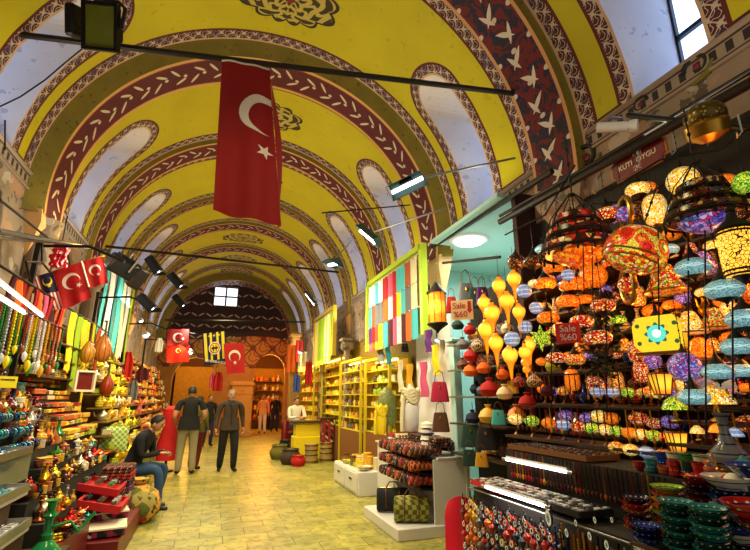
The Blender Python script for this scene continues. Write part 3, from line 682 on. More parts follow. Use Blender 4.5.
# hand-placed lanterns: pixel centre, width in pixels, kind, distance plane x, label
LN = [
 (693, 268, 33, 'disc:lattice_teal', 2.35, 'turquoise mosaic lantern hanging just below the smaller turquoise one beside the red floral dome'),
 (674, 213, 30, 'disc:lattice_teal', 2.6, 'turquoise mosaic lantern half hidden behind the big red floral dome'),
 (724, 290, 35, 'disc:lattice_teal', 2.2, 'large turquoise mosaic lantern directly below the gold pierced drum lantern'),
 (745, 319, 34, 'disc:lattice_teal', 2.38, 'turquoise lantern at the right picture edge, above two more turquoise ones'),
 (738, 347, 31, 'disc:lattice_teal', 2.4, 'turquoise lantern between the edge one above and the small one beside the purple globe'),
 (718, 372, 29, 'disc:lattice_teal', 2.4, 'turquoise lantern hanging right of the purple blue ball lantern'),
 (694, 397, 29, 'disc:lattice_teal', 2.4, 'lowest turquoise lantern, under the purple blue ball lantern'),
 (742, 371, 24, 'disc:lattice_teal', 2.7, 'small turquoise lantern at the picture edge over the white domed lamps'),
 (668, 250, 20, 'disc:lattice_teal', 2.85, 'small turquoise lantern peeping out behind the red floral dome edge'),
 (603, 306, 24, 'disc:mosaic_red', 2.5, 'topmost of the three red disc lanterns on black foliage'),
 (582, 322, 24, 'disc:mosaic_red', 2.5, 'left one of the three red disc lanterns, beside the red sale card'),
 (598, 338, 27, 'disc:mosaic_red', 2.4, 'lowest of the three red disc lanterns on black foliage'),
 (628, 285, 32, 'moon:mosaic_red', 2.45, 'red globe inside a yellow ring below the floral dome'),
 (625, 214, 30, 'moon:mosaic_purple', 2.6, 'purple globe in a ring frame above the floral dome'),
 (655, 210, 22, 'barrel:mosaic_gold', 2.5, 'glowing pale gold barrel lantern left of the dark tiered chandelier'),
 (664, 278, 36, 'bell:mosaic_multi', 2.6, 'orange and green bell lantern right under the floral dome'),
 (703, 262, 26, 'bell:mosaic_purple', 2.9, 'purple bell lantern behind the turquoise lantern'),
 (593, 276, 27, 'ball:mosaic_orange', 2.9, 'round orange lantern beneath the red tiered chandelier'),
 (555, 268, 23, 'disc:mosaic_orange', 2.6, 'flat orange lantern left of the round orange one'),
 (573, 285, 27, 'disc:mosaic_orange', 2.6, 'flat orange lantern touching the round orange one from below'),
 (545, 284, 22, 'disc:mosaic_orange', 2.9, 'flat orange lantern just right of the yellow gourds, upper of two'),
 (568, 302, 24, 'disc:mosaic_orange', 2.55, 'flat orange lantern above the red sale card'),
 (548, 318, 22, 'disc:mosaic_orange', 2.55, 'flat orange lantern above the green star lantern'),
 (585, 300, 18, 'disc:mosaic_orange', 2.8, 'small orange lantern left of the topmost red disc lantern'),
 (541, 338, 23, 'STAR', 2.6, 'spiky yellow green star lantern left of the red sale card'),
 (556, 358, 20, 'disc:mosaic_red', 2.5, 'red flat lantern right below the red sale card'),
 (575, 360, 20, 'disc:mosaic_multi', 2.6, 'multicoloured flat lantern left of the standing long red lanterns'),
 (524, 291, 15, 'ball:lattice_blue', 2.5, 'small blue and white ball lantern, highest of the blue four'),
 (536, 308, 13, 'ball:lattice_blue', 2.6, 'small blue and white ball lantern beside the flat orange one'),
 (525, 327, 14, 'ball:lattice_blue', 2.5, 'small blue and white ball lantern amid the yellow gourds'),
 (512, 339, 16, 'ball:lattice_blue', 2.4, 'lowest small blue and white ball lantern among gourds'),
 (568, 275, 13, 'ball:lattice_blue', 2.45, 'blue ball lantern between two flat orange lanterns'),
 (636, 352, 15, 'barrel:mosaic_red', 2.6, 'long slim red lantern beside the yellow flower box lantern'),
 (641, 372, 14, 'barrel:mosaic_red', 2.55, 'long slim red lantern under the yellow flower box lantern'),
 (685, 367, 31, 'ball:mosaic_purple', 2.5, 'purple blue ball lantern under the shelf of bell lanterns'),
 (652, 361, 18, 'ball:mosaic_purple', 2.7, 'small purple ball lantern below the yellow flower box lantern'),
 (728, 372, 22, 'ball:mosaic_purple', 2.9, 'purple ball lantern behind the lowest edge turquoise lanterns'),
 (746, 183, 24, 'ball:mosaic_green', 2.3, 'bright green ball lantern at the right picture edge'),
 (746, 207, 24, 'disc:mosaic_multi', 2.4, 'orange lantern at the picture edge below the green ball'),
 (683, 181, 30, 'ball:mosaic_gold', 2.7, 'gold ball lantern behind the top of the dark tiered chandelier'),
 (722, 183, 26, 'disc:mosaic_orange', 2.75, 'orange lantern behind the right side of the dark tiered chandelier'),
 (638, 190, 24, 'disc:mosaic_gold', 2.8, 'gold disc lantern just right of the red plaque bottom'),
 (607, 215, 26, 'disc:mosaic_red', 2.8, 'red lantern behind the right side of the red tiered chandelier'),
 (690, 322, 27, 'bell:mosaic_gold', 2.6, 'yellow bell lantern on chain above the purple ball lantern'),
 (714, 318, 25, 'bell:mosaic_multi', 2.6, 'multicoloured bell lantern left of the edge turquoise lantern'),
 (700, 348, 26, 'bell:mosaic_orange', 2.8, 'orange bell lantern between purple ball and turquoise lantern'),
 (534, 262, 22, 'disc:mosaic_dark', 2.7, 'dark unlit mosaic lantern below the teal ceiling corner'),
 (516, 262, 18, 'ball:mosaic_dark', 2.7, 'dark unlit ball lantern above the first blue ball lantern'),
 (560, 243, 22, 'ball:mosaic_red', 2.9, 'deep red ball lantern left of the red tiered chandelier base'),
 (545, 250, 20, 'disc:lattice_teal', 3.0, 'faint turquoise lantern at the left end of the lantern wall'),
 (648, 190, 18, 'ball:mosaic_orange', 3.0, 'small orange ball lantern above the pale gold barrel lantern'),
 (700, 205, 20, 'disc:lattice_blue', 3.05, 'blue disc lantern deep behind the dark tiered chandelier'),
 (612, 262, 20, 'disc:mosaic_multi', 3.0, 'small multicoloured lantern between round orange lantern and floral dome'),
 (560, 330, 16, 'ball:mosaic_gold', 3.0, 'small gold ball lantern behind the green star lantern'),
 (618, 320, 16, 'disc:mosaic_green', 3.0, 'small green disc lantern left of the yellow flower box lantern'),
 (730, 310, 18, 'ball:mosaic_gold', 3.0, 'small gold ball lantern behind the upper edge turquoise lantern'),
 (672, 305, 18, 'disc:mosaic_orange', 3.0, 'small orange disc lantern above the yellow flower box lantern'),
 (585, 250, 18, 'ball:mosaic_multi', 3.05, 'small multicoloured ball lantern deep below the red tiered chandelier'),
]
for u, v, w, k, x, lab in LN:
    p = PX(u, v, x); s = w * MPP(p)
    if k == 'STAR': spawn('hanging_star_lantern', p, lab, 'lantern', scale=s)
    else: spawn('hanging_lantern:' + k, p, lab, 'lantern', rz=R.uniform(0, 6) if 'moon' not in k else math.radians(60), scale=s, rot=None)
G = [(486, 330, 16), (496, 343, 15), (510, 355, 16), (492, 313, 16), (507, 301, 15), (499, 286, 14), (514, 279, 14), (519, 312, 13), (484, 303, 13), (529, 345, 13)]
GL = ['left of the lowest blue ball, upper of two', 'beside the lowest blue ball on its left', 'directly below the lowest blue ball', 'right of the pale sale card', 'high up between teal shop and first blue ball', 'under the handbag rod end', 'highest up, under the dark ball lantern', 'left of the third blue ball', 'nearest the pale sale card', 'just left of the green star lantern']
for (u, v, w), l in zip(G, GL):
    p = PX(u, v, 2.45); spawn('hanging_gourd_lantern', p, 'glowing yellow gourd lantern ' + l, 'lantern', scale=w * MPP(p))
p = PX(525, 352, 2.4); spawn('hanging_knobbed_lantern', p, 'yellow knobbed gourd lantern of stacked bulges, lowest of the gourds', 'lantern', scale=13 * MPP(p))
p = PX(739, 252, 2.2); spawn('hanging_filigree_lantern', p, 'gold pierced drum lantern with dark conical cap at the picture edge', 'lantern', scale=34 * MPP(p))
p = PX(577, 236, 2.5); spawn('hanging_tiered_chandelier:red', p, 'red beaded tiered chandelier above the round orange lantern', 'chandelier', scale=74 * MPP(p))
p = PX(703, 203, 2.3); spawn('hanging_tiered_chandelier:dark', p, 'dark tiered chandelier of mosaic bands above the turquoise lanterns', 'chandelier', scale=72 * MPP(p))
# big floral dome lantern
p = PX(637, 246, 2.3); s = 58 * MPP(p)
t = thing('hanging_dome_lantern', 'large tilted red and yellow floral mosaic dome, widest lantern of the shop', 'lantern', p, scale=s, rot=(.35, .2, .4))
part('mosaic_dome', lathem([(.44, -.3), (.5, -.2), (.49, -.02), (.42, .15), (.28, .28), (.12, .34), (.02, .35)], 28), 'floral_dome', t)
part('beaded_rim', rings(0, [(-.31, .45), (-.22, .5)], .018), 'brass', t); part('bowl', lathem([(.44, -.3), (.3, -.42), (.12, -.47), (.01, -.48)], 24), 'mosaic_multi', t); part('chain', chain(1, 1.4, .35), 'black_metal', t)
# yellow box lantern with a turquoise flower, on a shelf
def shelf(u0, v0, u1, v1, x, dep, lab, m='dark_wood', t=.02, grp=None):
    a, b = PX(u0, v0, x), PX(u1, v1, x); z = (a.z + b.z) / 2
    mb = MB(); mb.box((x + dep / 2, (a.y + b.y) / 2, z - t / 2), (dep, abs(a.y - b.y), t))
    solo('shelf', mb, m, lab, 'shelf', grp, smooth=False); return z
p = PX(659, 334, 2.5); s = 44 * MPP(p)
t = thing('hanging_box_lantern', 'yellow box lantern with turquoise flower medallion and clipped corners', 'lantern', p, scale=s, rz=.35)
m = MB(); m.prism([(-.5, -.25), (-.36, -.4), (.36, -.4), (.5, -.25), (.5, .2), (.36, .4), (-.36, .4), (-.5, .2)], .3, M=Matrix.Rotation(PI / 2, 4, 'Z') @ Matrix.Translation((0, -.15, 0)))
part('box_shade', m, 'teal_flower_panel', t, smooth=False)
m = MB(); m.box((0, 0, -.43), (.36, 1.0, .06)); part('base_bar', m, 'brass', t); part('cap', capm(.14, .38, .25), 'dark_iron', t); part('chain', chain(1, 1.6, .6), 'black_metal', t)
for nm, u, v, w, x, lab in (('a', 661, 383, 20, 2.5, 'slatted wooden square lantern glowing under the small purple ball lantern'), ('b', 677, 441, 18, 2.6, 'orange glowing square lantern above the painted mugs')):
    p = PX(u, v, x); s = w * MPP(p)
    t = thing('hanging_square_lantern', lab, 'lantern', p, scale=s, rz=.4)
    m = MB(); m.lathe([(.36, -.55), (.56, .45)], 4); part('glass_shade', m, 'gourd_glow', t, smooth=False)
    m = MB()
    for i in range(8):
        a = PI / 4 * i; k = 1 if i % 2 == 0 else .71
        m.tube([(.37 * k * math.cos(a), .37 * k * math.sin(a), -.56), (.58 * k * math.cos(a), .58 * k * math.sin(a), .46)], .035, 4)
    for z, r in ((-.56, .38), (.46, .58)): m.tube([(r * math.cos(PI / 2 * i), r * math.sin(PI / 2 * i), z) for i in range(4)], .04, 4, closed=True)
    part('frame', m, 'mid_wood', t); part('chain', chain(1, 1.8, .5), 'black_metal', t)
# rows of small table lamps on shelves
ROWS = [(590, 407, 682, 407, 2.75, 'upper lamp shelf', [(597, 'lattice_blue', 'blue'), (612, 'lattice_blue', 'blue'), (628, 'mosaic_green', 'green'), (643, 'mosaic_multi', 'multicoloured'), (657, 'mosaic_gold', 'gold'), (671, 'mosaic_purple', 'purple')], 15),
        (506, 446, 672, 437, 2.6, 'middle lamp shelf', [(516, 'mosaic_gold', 'gold'), (532, 'mosaic_green', 'green'), (549, 'mosaic_orange', 'orange'), (563, 'lattice_blue', 'blue'), (578, 'mosaic_red', 'red'), (591, 'mosaic_green', 'bright green'), (604, 'mosaic_gold', 'yellow'), (616, 'mosaic_green', 'green'), (628, 'mosaic_orange', 'orange'), (640, 'mosaic_gold', 'yellow'), (652, 'mosaic_green', 'lime'), (664, 'mosaic_orange', 'orange')], 16),
        (608, 470, 676, 470, 2.55, 'lower lamp shelf', [(617, 'mosaic_multi', 'multicoloured'), (631, 'mosaic_gold', 'yellow'), (647, 'lattice_blue', 'blue'), (663, 'mosaic_red', 'red')], 17)]
for u0, v0, u1, v1, x, nm, items, w in ROWS:
    z = shelf(u0, v0, u1, v1, x, .3, 'narrow dark wooden %s in the lantern shop' % nm)
    for i, (u, c, cn) in enumerate(items):
        v = v0 + (v1 - v0) * (u - u0) / (u1 - u0)
        q = PX(u, v, x + .08); p = Vector((x + .1, q.y, z)); s = w * MPP(p) * 1.0
        spawn('table_lamp:' + c, p, 'small %s mosaic table lamp, %s from the left on the %s' % (cn, nth(i), nm), 'lamp', scale=s * .95)
# dome-shade table lamps on the right
for u, v, w, c, cn in ((677, 421, 24, 'mosaic_green', 'yellow green'), (719, 421, 36, 'mosaic_gold', 'brown gold'), (708, 398, 20, 'white_cloth', 'greyish white'), (728, 398, 20, 'white_cloth', 'second greyish white'), (737, 444, 16, 'lattice_blue', 'blue'), (719, 440, 16, 'gourd_glow', 'brightly lit'), (699, 440, 14, 'mosaic_gold', 'gold')):
    x = 2.6; p = PX(u, v, x); s = w * MPP(p)
    t = thing('mosaic_dome_lamp', '%s dome shade lamp standing on the shelf above the mugs' % cn if 'white' not in cn else '%s domed lamp under the turquoise lanterns' % cn, 'lamp', p, scale=s)
    part('lamp_shade', lathem([(.5, .45), (.48, .55), (.36, .8), (.16, .96), (.04, 1.0)]), c, t); part('stem', lathem([(.04, .75), (.05, .4), (.1, .25), (.05, .12), (.2, .04), (.22, 0)]), 'brass', t)
shelf(668, 446, 752, 446, 2.55, .35, 'dark shelf carrying the dome shade lamps above the mugs'); shelf(668, 422, 752, 422, 2.62, .25, 'dark shelf under the gold dome lamp', grp=None)
shelf(700, 399, 752, 399, 2.65, .25, 'dark shelf under the two white domed lamps')
# awning frame: rail, rods and hooks over the lantern shop
def bar(nm, pts, r, m, lab, cat='bar', n=8, grp=None):
    mb = MB(); mb.tube(pts, r, n); return solo(nm, mb, m, lab, cat, grp)
bar('hanging_rail', [PX(500, 222, 2.95), PX(752, 82, 2.95)], .035, 'dark_iron', 'long dark awning rail rising above the lantern shop', 'rail')
bar('hanging_rail', [PX(500, 216, 3.1), PX(600, 160, 3.1), PX(752, 70, 3.1)], .02, 'dark_iron', 'thin upper awning rail close beneath the wall plaster', 'rail')
a, b_ = PX(628, 115, 3.1), PX(752, 129, 3.02)
bar('hanging_pipe', [a, b_], .022, 'dark_iron', 'dark horizontal pipe passing behind the brass basket lamp', 'pipe')
for i, (u, v) in enumerate([(560, 200), (598, 190), (640, 165), (676, 150), (712, 140), (742, 132)]):
    q = PX(u, v, 2.9); bar('hanging_hook', [q + Vector((0, 0, .12)), q, q + Vector((-.02, .02, -.03)), q + Vector((-.05, .0, -.01))], .006, 'steel', 'thin steel hook, %s from the left on the awning rail' % nth(i), 'hook', 5)
# cables
for i, pts in enumerate([[(610, 190), (660, 160), (720, 150), (750, 128)], [(540, 240), (580, 205), (640, 200), (700, 160)], [(505, 235), (545, 215), (560, 190), (575, 165)]]):
    bar('hanging_cable', [PX(u, v, 2.9 - .1 * i) for u, v in pts], .008, 'black_metal', ['black cable sagging below the red plaque', 'black cable looping behind the red tiered chandelier', 'black cable bundle at the teal shop corner'][i], 'cable', 5)
for i, (u, v0, v1) in enumerate([(658, 225, 330), (688, 225, 410), (705, 230, 440), (592, 240, 300), (583, 240, 290), (606, 300, 420), (551, 310, 425), (732, 220, 400)]):
    bar('hanging_wire', [PX(u, v0, 2.28), PX(u + 1, v1, 2.28)], .005, 'black_metal', 'black vertical lantern wire, %s of the loose wires' % nth(i), 'wire', 4)
# brass basket lamp + white camera
p = PX(705, 119, 2.62); s = 64 * MPP(p)
t = thing('hanging_basket_lamp', 'tilted dimpled brass basket lamp on the pipe above the lanterns', 'lamp', p, scale=s, rot=(.0, -.35, .5))
m = MB(); m.ell((.16, 0, .04), (.36, .3, .26), 18, 10); part('dimpled_shade', m, 'dimpled_brass', t)
m = MB(); m.lathe([(.1, -.4), (.28, -.3), (.3, -.12), (.26, -.08)], 16, M=Matrix.Translation((-.3, 0, 0))); part('lower_bowl', m, 'brass', t)
p = PX(617, 127, 3.15)
t = thing('hanging_wall_camera', 'white tubular wall camera on a bracket under the cornice', 'camera', p, rot=(0, .35, -1.0))
m = MB(); m.tube([(-.16, 0, 0), (.1, 0, 0)], .045, 12); part('housing', m, 'white_paint', t); m = MB(); m.tube([(.1, 0, 0), (.16, 0, .01)], .055, 12); part('sunshield', m, 'white_paint', t)
m = MB(); m.tube([(-.1, 0, 0), (-.1, .02, .1), (-.02, .12, .14)], .015, 6); part('bracket', m, 'steel', t)
# red plaque
c0 = PX(637, 160, 3.0); sx = (PX(612, 180, 3.0) - PX(661, 140, 3.0)).length
t = thing('hanging_sign_plaque', 'dark red street plaque with notched ends and pale lettering', 'sign', c0)
a, b_ = PX(611, 179, 3.0), PX(664, 142, 3.0); Lh = abs(a.y - b_.y) / 2; hh = (PX(637, 141, 3.0).z - PX(637, 176, 3.0).z) / 2 * .78
def plq(k):
    return [(-Lh * .82, -hh * k), (Lh * .82, -hh * k), (Lh * .86, -hh * .65 * k), (Lh * k, -hh * .5), (Lh * k, hh * .5), (Lh * .86, hh * .65 * k), (Lh * .82, hh * k), (-Lh * .82, hh * k), (-Lh * .86, hh * .65 * k), (-Lh * k, hh * .5), (-Lh * k, -hh * .5), (-Lh * .86, -hh * .65 * k)]
MX = Matrix.Rotation(-PI / 2, 4, 'Z')
mat('plaque_red', '#6c0c14', .4); mat('plaque_gold', '#b0703c', .4)
m = MB(); m.prism(plq(1), .02, M=MX); part('border', m, 'plaque_gold', t, smooth=False); m = MB(); m.prism(plq(.94), .02, M=MX @ Matrix.Translation((0, -.006, 0))); part('board', m, 'plaque_red', t, smooth=False)
TM = Matrix.Translation((-.008, 0, 0)) @ Matrix.Rotation(-PI / 2, 4, 'Z') @ Matrix.Rotation(PI / 2, 4, 'X')
txt('KUTI  OYGU', hh * .55, t, TM @ Matrix.Translation((0, -hh * .05, 0)), 'cream'); txt('SK.', hh * .5, t, TM @ Matrix.Translation((0, -hh * .6, 0)), 'cream'); txt('E3 J', hh * .5, t, TM @ Matrix.Translation((hh * .1, hh * .55, 0)), 'cream')
# sale cards
mat('card_red', '#d01418', .5); mat('card_pale', '#f0cfa0', .5); mat('ink_red', '#b01010', .5)
for u, v, w, h, x, bg, ink, lab in ((462, 310, 20, 20, 2.5, 'card_pale', 'ink_red', 'pale sale card with red arrow hanging below the handbags'), (568, 333, 21, 20, 2.35, 'card_red', 'white_cloth', 'red sale card hanging among the lanterns'), (472, 300, 1, 1, 0, '', '', '')):
    if not bg: continue
    p = PX(u, v, x); k = MPP(p); t = thing('hanging_sale_sign', lab, 'sign', p, rz=-.55 - .2)
    W_, H_ = w * k / 2 * 1.1, h * k / 2; m = MB(); m.box((0, 0, 0), (2 * W_, .008, 2 * H_)); part('card', m, bg, t, smooth=False)
    T2 = Matrix.Translation((0, -.006, 0)) @ Matrix.Rotation(PI / 2, 4, 'X')
    if bg == 'card_pale':
        txt('Sale', H_ * .85, t, T2 @ Matrix.Translation((-W_ * .25, H_ * .42, 0)), ink); txt('%60', H_ * .85, t, T2 @ Matrix.Translation((-W_ * .15, -H_ * .45, 0)), ink)
        m = MB(); m.prism([(W_ * .55, H_ * .85), (W_ * .85, H_ * .85), (W_ * .85, 0), (W_ * .98, 0), (W_ * .7, -H_ * .4), (W_ * .42, 0), (W_ * .55, 0)], .004, M=Matrix.Translation((0, -.008, 0))); part('arrow', m, 'ink_red', t, smooth=False)
    else:
        txt('Sale', H_ * .95, t, T2 @ Matrix.Translation((0, H_ * .42, 0)), ink); txt('%60', H_ * .95, t, T2 @ Matrix.Translation((0, -H_ * .45, 0)), ink)
for k, (v0, v1, nm) in enumerate(((222, 190, 'topmost'), (262, 240, 'second'), (300, 290, 'third'), (345, 345, 'fourth'), (380, 388, 'lowest'))):
    for i in range(9):
        u = 572 + i * 22 + 9 * (k % 2); v = v0 + (v1 - v0) * i / 8; c = R.choice(['mosaic_orange', 'mosaic_red', 'mosaic_gold', 'mosaic_multi', 'mosaic_dark', 'mosaic_dark', 'mosaic_dark', 'mosaic_purple', 'mosaic_red'])
        p = PX(u, v, 3.02); spawn('hanging_lantern:%s:%s' % (R.choice(['disc', 'ball', 'bell', 'barrel']), c), p, '%s background lantern, %s from the left in the %s hanging row' % (c[7:].replace('multi', 'multicoloured').replace('dark', 'dark unlit'), nth(i), nm), 'lantern', rz=R.uniform(0, 6), scale=R.uniform(13, 18) * MPP(p))
# black artificial foliage column behind the red discs
m = MB()
for i in range(420):
    q = Vector((2.9 + R.uniform(-.1, .1), 0, 0)); pc = PX(600 + R.gauss(0, 11), 335 + R.uniform(-45, 42), q.x)
    a = R.uniform(0, 6); d = Vector((R.uniform(-1, 1), R.uniform(-1, 1), R.uniform(-1, 1))).normalized() * .05; e = d.orthogonal().normalized() * .018
    m.add([pc - d, pc + e, pc + d, pc - e], [(0, 1, 2, 3)])
mat('dark_leaf', '#0c2018', .6); solo('hanging_garland', m, 'dark_leaf', 'dark leafy garland hanging behind the three red disc lanterns', 'garland', kind='stuff')
# ================================================================ small goods: kinds
def L(pr, n=14): return lathem(pr, n)
def handle(r, x, z, h): m = MB(); m.tube([(x, 0, z + h / 2), (x + r, 0, z + h / 2), (x + r * 1.3, 0, z), (x + r, 0, z - h / 2), (x, 0, z - h / 2)], .02, 6); return m
reg('teapot', ('body', L([(.02, 0), (.16, 0), (.2, .05), (.34, .2), (.36, .34), (.26, .5), (.14, .58), (.13, .62)]), 'goods_metal'), ('lid', L([(.14, .62), (.12, .7), (.04, .76), (.05, .82), (.01, .86)]), 'goods_metal'),
    ('spout', MB().tube([(-.3, 0, .25), (-.46, 0, .34), (-.52, 0, .52), (-.6, 0, .6)], [.08, .06, .04, .03], 8), 'goods_metal'), ('handle', handle(.22, .3, .36, .32), 'goods_metal'))
reg('oil_lamp', ('body', L([(.16, 0), (.18, .04), (.07, .1), (.1, .16), (.3, .26), (.32, .34), (.16, .42), (.1, .46)]), 'goods_metal'), ('lid', L([(.1, .46), (.08, .54), (.02, .6), (.03, .64)]), 'goods_metal'),
    ('spout', MB().tube([(-.2, 0, .3), (-.45, 0, .34), (-.66, 0, .46)], [.13, .08, .035], 8), 'goods_metal'), ('handle', handle(.2, .26, .36, .26), 'goods_metal'))
reg('ewer', ('body', L([(.15, 0), (.17, .04), (.06, .1), (.22, .3), (.26, .44), (.16, .62), (.07, .78), (.07, .92), (.12, .98)]), 'goods_metal'), ('spout', MB().tube([(-.2, 0, .42), (-.36, 0, .6), (-.4, 0, .84), (-.46, 0, .9)], [.05, .035, .025, .02], 6), 'goods_metal'), ('handle', handle(.18, .1, .66, .5), 'goods_metal'))
reg('coffee_cup', ('cup', L([(.02, 0), (.12, 0), (.14, .04), (.22, .2), (.25, .34), (.23, .34), (.19, .2), (.02, .06)]), 'goods_ceramic'), ('handle', handle(.1, .2, .2, .16), 'goods'))
reg('mug', ('cup', L([(.02, 0), (.2, 0), (.22, .03), (.2, .25), (.24, .5), (.22, .5), (.18, .25), (.02, .06)]), 'goods_ceramic'), ('handle', handle(.14, .2, .26, .26), 'goods'))
reg('ceramic_bowl', ('bowl', L([(.02, 0), (.22, 0), (.24, .04), (.4, .14), (.5, .27), (.47, .27), (.36, .15), (.02, .07)], 22), 'goods_ceramic'))
reg('ceramic_plate', ('plate', L([(.02, 0), (.2, 0), (.34, .03), (.5, .07), (.49, .085), (.3, .05), (.02, .03)], 22), 'goods_ceramic'))
reg('vase', ('vase', L([(.02, 0), (.14, 0), (.16, .04), (.3, .26), (.3, .42), (.12, .62), (.07, .8), (.08, 1.0), (.13, 1.08), (.1, 1.08), (.04, .9)]), 'goods_ceramic'))
reg('jar', ('body', L([(.02, 0), (.2, 0), (.24, .1), (.24, .4), (.18, .5)]), 'goods_ceramic'), ('lid', L([(.2, .5), (.2, .56), (.08, .62), (.04, .7)]), 'goods'))
reg('tin', ('body', L([(.02, 0), (.22, 0), (.22, .55), (.2, .57)]), 'goods_gold_thread'), ('lid', L([(.23, .56), (.23, .64), (.2, .66), (.01, .67)]), 'goods'))
reg('trinket_box', ('body', MB().box((0, 0, .13), (.5, .36, .26), bev=.02), 'goods_gold_thread'), ('lid', MB().box((0, 0, .29), (.53, .39, .07), bev=.025), 'goods'))
reg('candlestick', ('stem', L([(.2, 0), (.2, .03), (.06, .1), (.04, .25), (.09, .32), (.04, .4), (.05, .6), (.12, .7), (.08, .74)]), 'goods_metal'), ('candle_cup', L([(.06, .74), (.09, .78), (.09, .86), (.07, .86)]), 'goods_metal'))
reg('bottle', ('body', L([(.02, 0), (.14, 0), (.16, .08), (.16, .4), (.06, .56), (.05, .72)]), 'goods'), ('stopper', L([(.06, .72), (.07, .78), (.02, .86)], 8), 'brass'))
def slip():
    m = MB(); m.lathe([(.01, -.5), (.13, -.42), (.16, -.2), (.13, .05), (.17, .3), (.1, .46), (.03, .52)], 12, M=Matrix.Translation((0, 0, .07)) @ Matrix.Diagonal((1, 1, .42, 1)) @ Matrix.Rotation(PI / 2, 4, 'X')); return m
reg('slipper', ('sole', slip(), 'leather_brown'), ('upper', MB().lathe([(.17, -.12), (.19, .1), (.17, .3), (.08, .5), (.01, .6)], 12, M=Matrix.Translation((0, 0, .165)) @ Matrix.Diagonal((1, 1, .8, 1)) @ Matrix.Rotation(-PI / 2, 4, 'X')), 'goods_gold_thread'))
reg('bangle', ('ring', MB().tube([(.3 * math.cos(2 * PI * i / 18), .3 * math.sin(2 * PI * i / 18), .05) for i in range(18)], .05, 6, closed=True), 'goods_metal'))
def folded(n, w, d, h):
    m = MB()
    for k in range(n):
        m.box((0, 0, h * (k + .5) / n), (w, d, h / n * .96), bev=h / n * .35)
    return m
reg('folded_shawl', ('cloth', folded(3, 1, .7, .2), 'goods_cloth'), ('edge_band', MB().box((0, -.3, .1), (1.01, .12, .205), bev=.02), 'goods_gold_thread'))
reg('hanging_bangle', ('ring', MB().tube([(.3 * math.cos(2 * PI * i / 18), .3 * math.sin(2 * PI * i / 18), .05) for i in range(18)], .05, 6, closed=True), 'goods_metal'))
reg('folded_textile', ('cloth', folded(2, 1, .7, .16), 'goods_kilim'), ('edge_band', MB().box((0, 0, .08), (.3, .72, .165), bev=.02), 'goods_cloth'))
reg('rolled_textile', ('roll', MB().lathe([(.02, -.5), (.14, -.5), (.16, -.46), (.16, .46), (.14, .5), (.02, .5)], 14, M=Matrix.Translation((0, 0, .16)) @ Matrix.Rotation(PI / 2, 4, 'X')), 'goods_kilim'), ('strap', MB().tube([(.168 * math.cos(2 * PI * i / 16), .2, .16 + .168 * math.sin(2 * PI * i / 16)) for i in range(16)], .015, 4, closed=True), 'leather_brown'))
reg('cushion', ('cover', MB().grid(lambda a, b: ((a - .5), .14 * (1 - (2 * a - 1) ** 4) * (1 - (2 * b - 1) ** 4), b), 8, 8).grid(lambda a, b: ((a - .5), -.14 * (1 - (2 * a - 1) ** 4) * (1 - (2 * b - 1) ** 4), b), 8, 8), 'goods_kilim'))
def bagm(): m = MB(); m.grid(lambda a, b: (0, 0, 0), 1, 1); return m
def bag_body(w0, w1, h, d):
    m = MB(); pr = []
    for z, k in ((0, .86), (.03, 1), (.5, .97), (.9, .9), (1, .8)):
        w = (w0 + (w1 - w0) * z) * k
        pr.append([(w / 2 * math.copysign(abs(math.cos(t)) ** .5, math.cos(t)), d / 2 * k * (1 - z * .5) * math.copysign(abs(math.sin(t)) ** .6, math.sin(t)), z * h) for t in [2 * PI * i / 16 for i in range(16)]])
    vs = [p for r in pr for p in r]; fs = [(k * 16 + i, k * 16 + (i + 1) % 16, (k + 1) * 16 + (i + 1) % 16, (k + 1) * 16 + i) for k in range(4) for i in range(16)] + [tuple(range(16)), tuple(range(64, 80))]
    m.add(vs, fs); return m
def handles(w, h, r, t=.02):
    m = MB()
    for s in (-1, 1): m.tube([(-w, s * .04, h), (-w * .7, s * .03, h + r * .8), (0, s * .02, h + r), (w * .7, s * .03, h + r * .8), (w, s * .04, h)], t, 6)
    return m
for k, mt in (('plain', 'goods_cloth'), ('kilim', 'goods_kilim'), ('gold', 'goods_gold_thread')):
    reg('hanging_handbag:' + k, ('bag_body', bag_body(1, .8, .8, .4), mt), ('handle', handles(.26, .75, .5), 'leather_brown'), ('clasp', MB().box((0, -.13, .6), (.1, .04, .12), bev=.01), 'brass'))
    reg('hanging_pouch:' + k, ('pouch_body', L([(.05, 0), (.34, .05), (.46, .3), (.34, .55), (.1, .7), (.16, .82), (.14, .84)], 14), mt), ('drawstring', MB().tube([(0, 0, .72), (.02, 0, .95), (0, 0, 1.3)], .02, 5), 'dark_wood'))
def keych(mt, name):
    m = MB()
    m.tube([(0, 0, 0), (0, 0, -1)], .025, 4)
    reg(name, ('cord', m, 'black_metal'), ('eye_disc', MB().lathe([(.01, -.03), (.14, -.03), (.16, 0), (.14, .03), (.01, .03)], 12, M=Matrix.Translation((0, 0, -.35)) @ Matrix.Rotation(PI / 2, 4, 'Y')), 'evil_small'), ('pendant', MB().lathe([(.02, -1.0), (.12, -.85), (.14, -.72), (.04, -.6)], 8), mt))
@shader('evil_small')
def _(b):
    (x, y, z), v = coord(); r = hyp(y, z + .35); oi = Q.nt.nodes.new('ShaderNodeObjectInfo')
    c = mixc(r < .1, Q(oi.outputs['Color']), '#eef2f8'); c = mixc(r < .055, c, '#101048'); setin(b, 'Base Color', c); b.inputs['Roughness'].default_value = .15
keych('goods', 'hanging_eye_charm')
def beads(name, n):
    m = MB()
    for i in range(n): m.ell((0, 0, -i / n), (.035, .035, .042), 6, 4)
    reg(name, ('bead_string', m, 'goods_metal'), ('pendant', MB().lathe([(.01, -1.25), (.06, -1.15), (.07, -1.05), (.02, -.98)], 6), 'goods'))
beads('hanging_bead_string', 14)
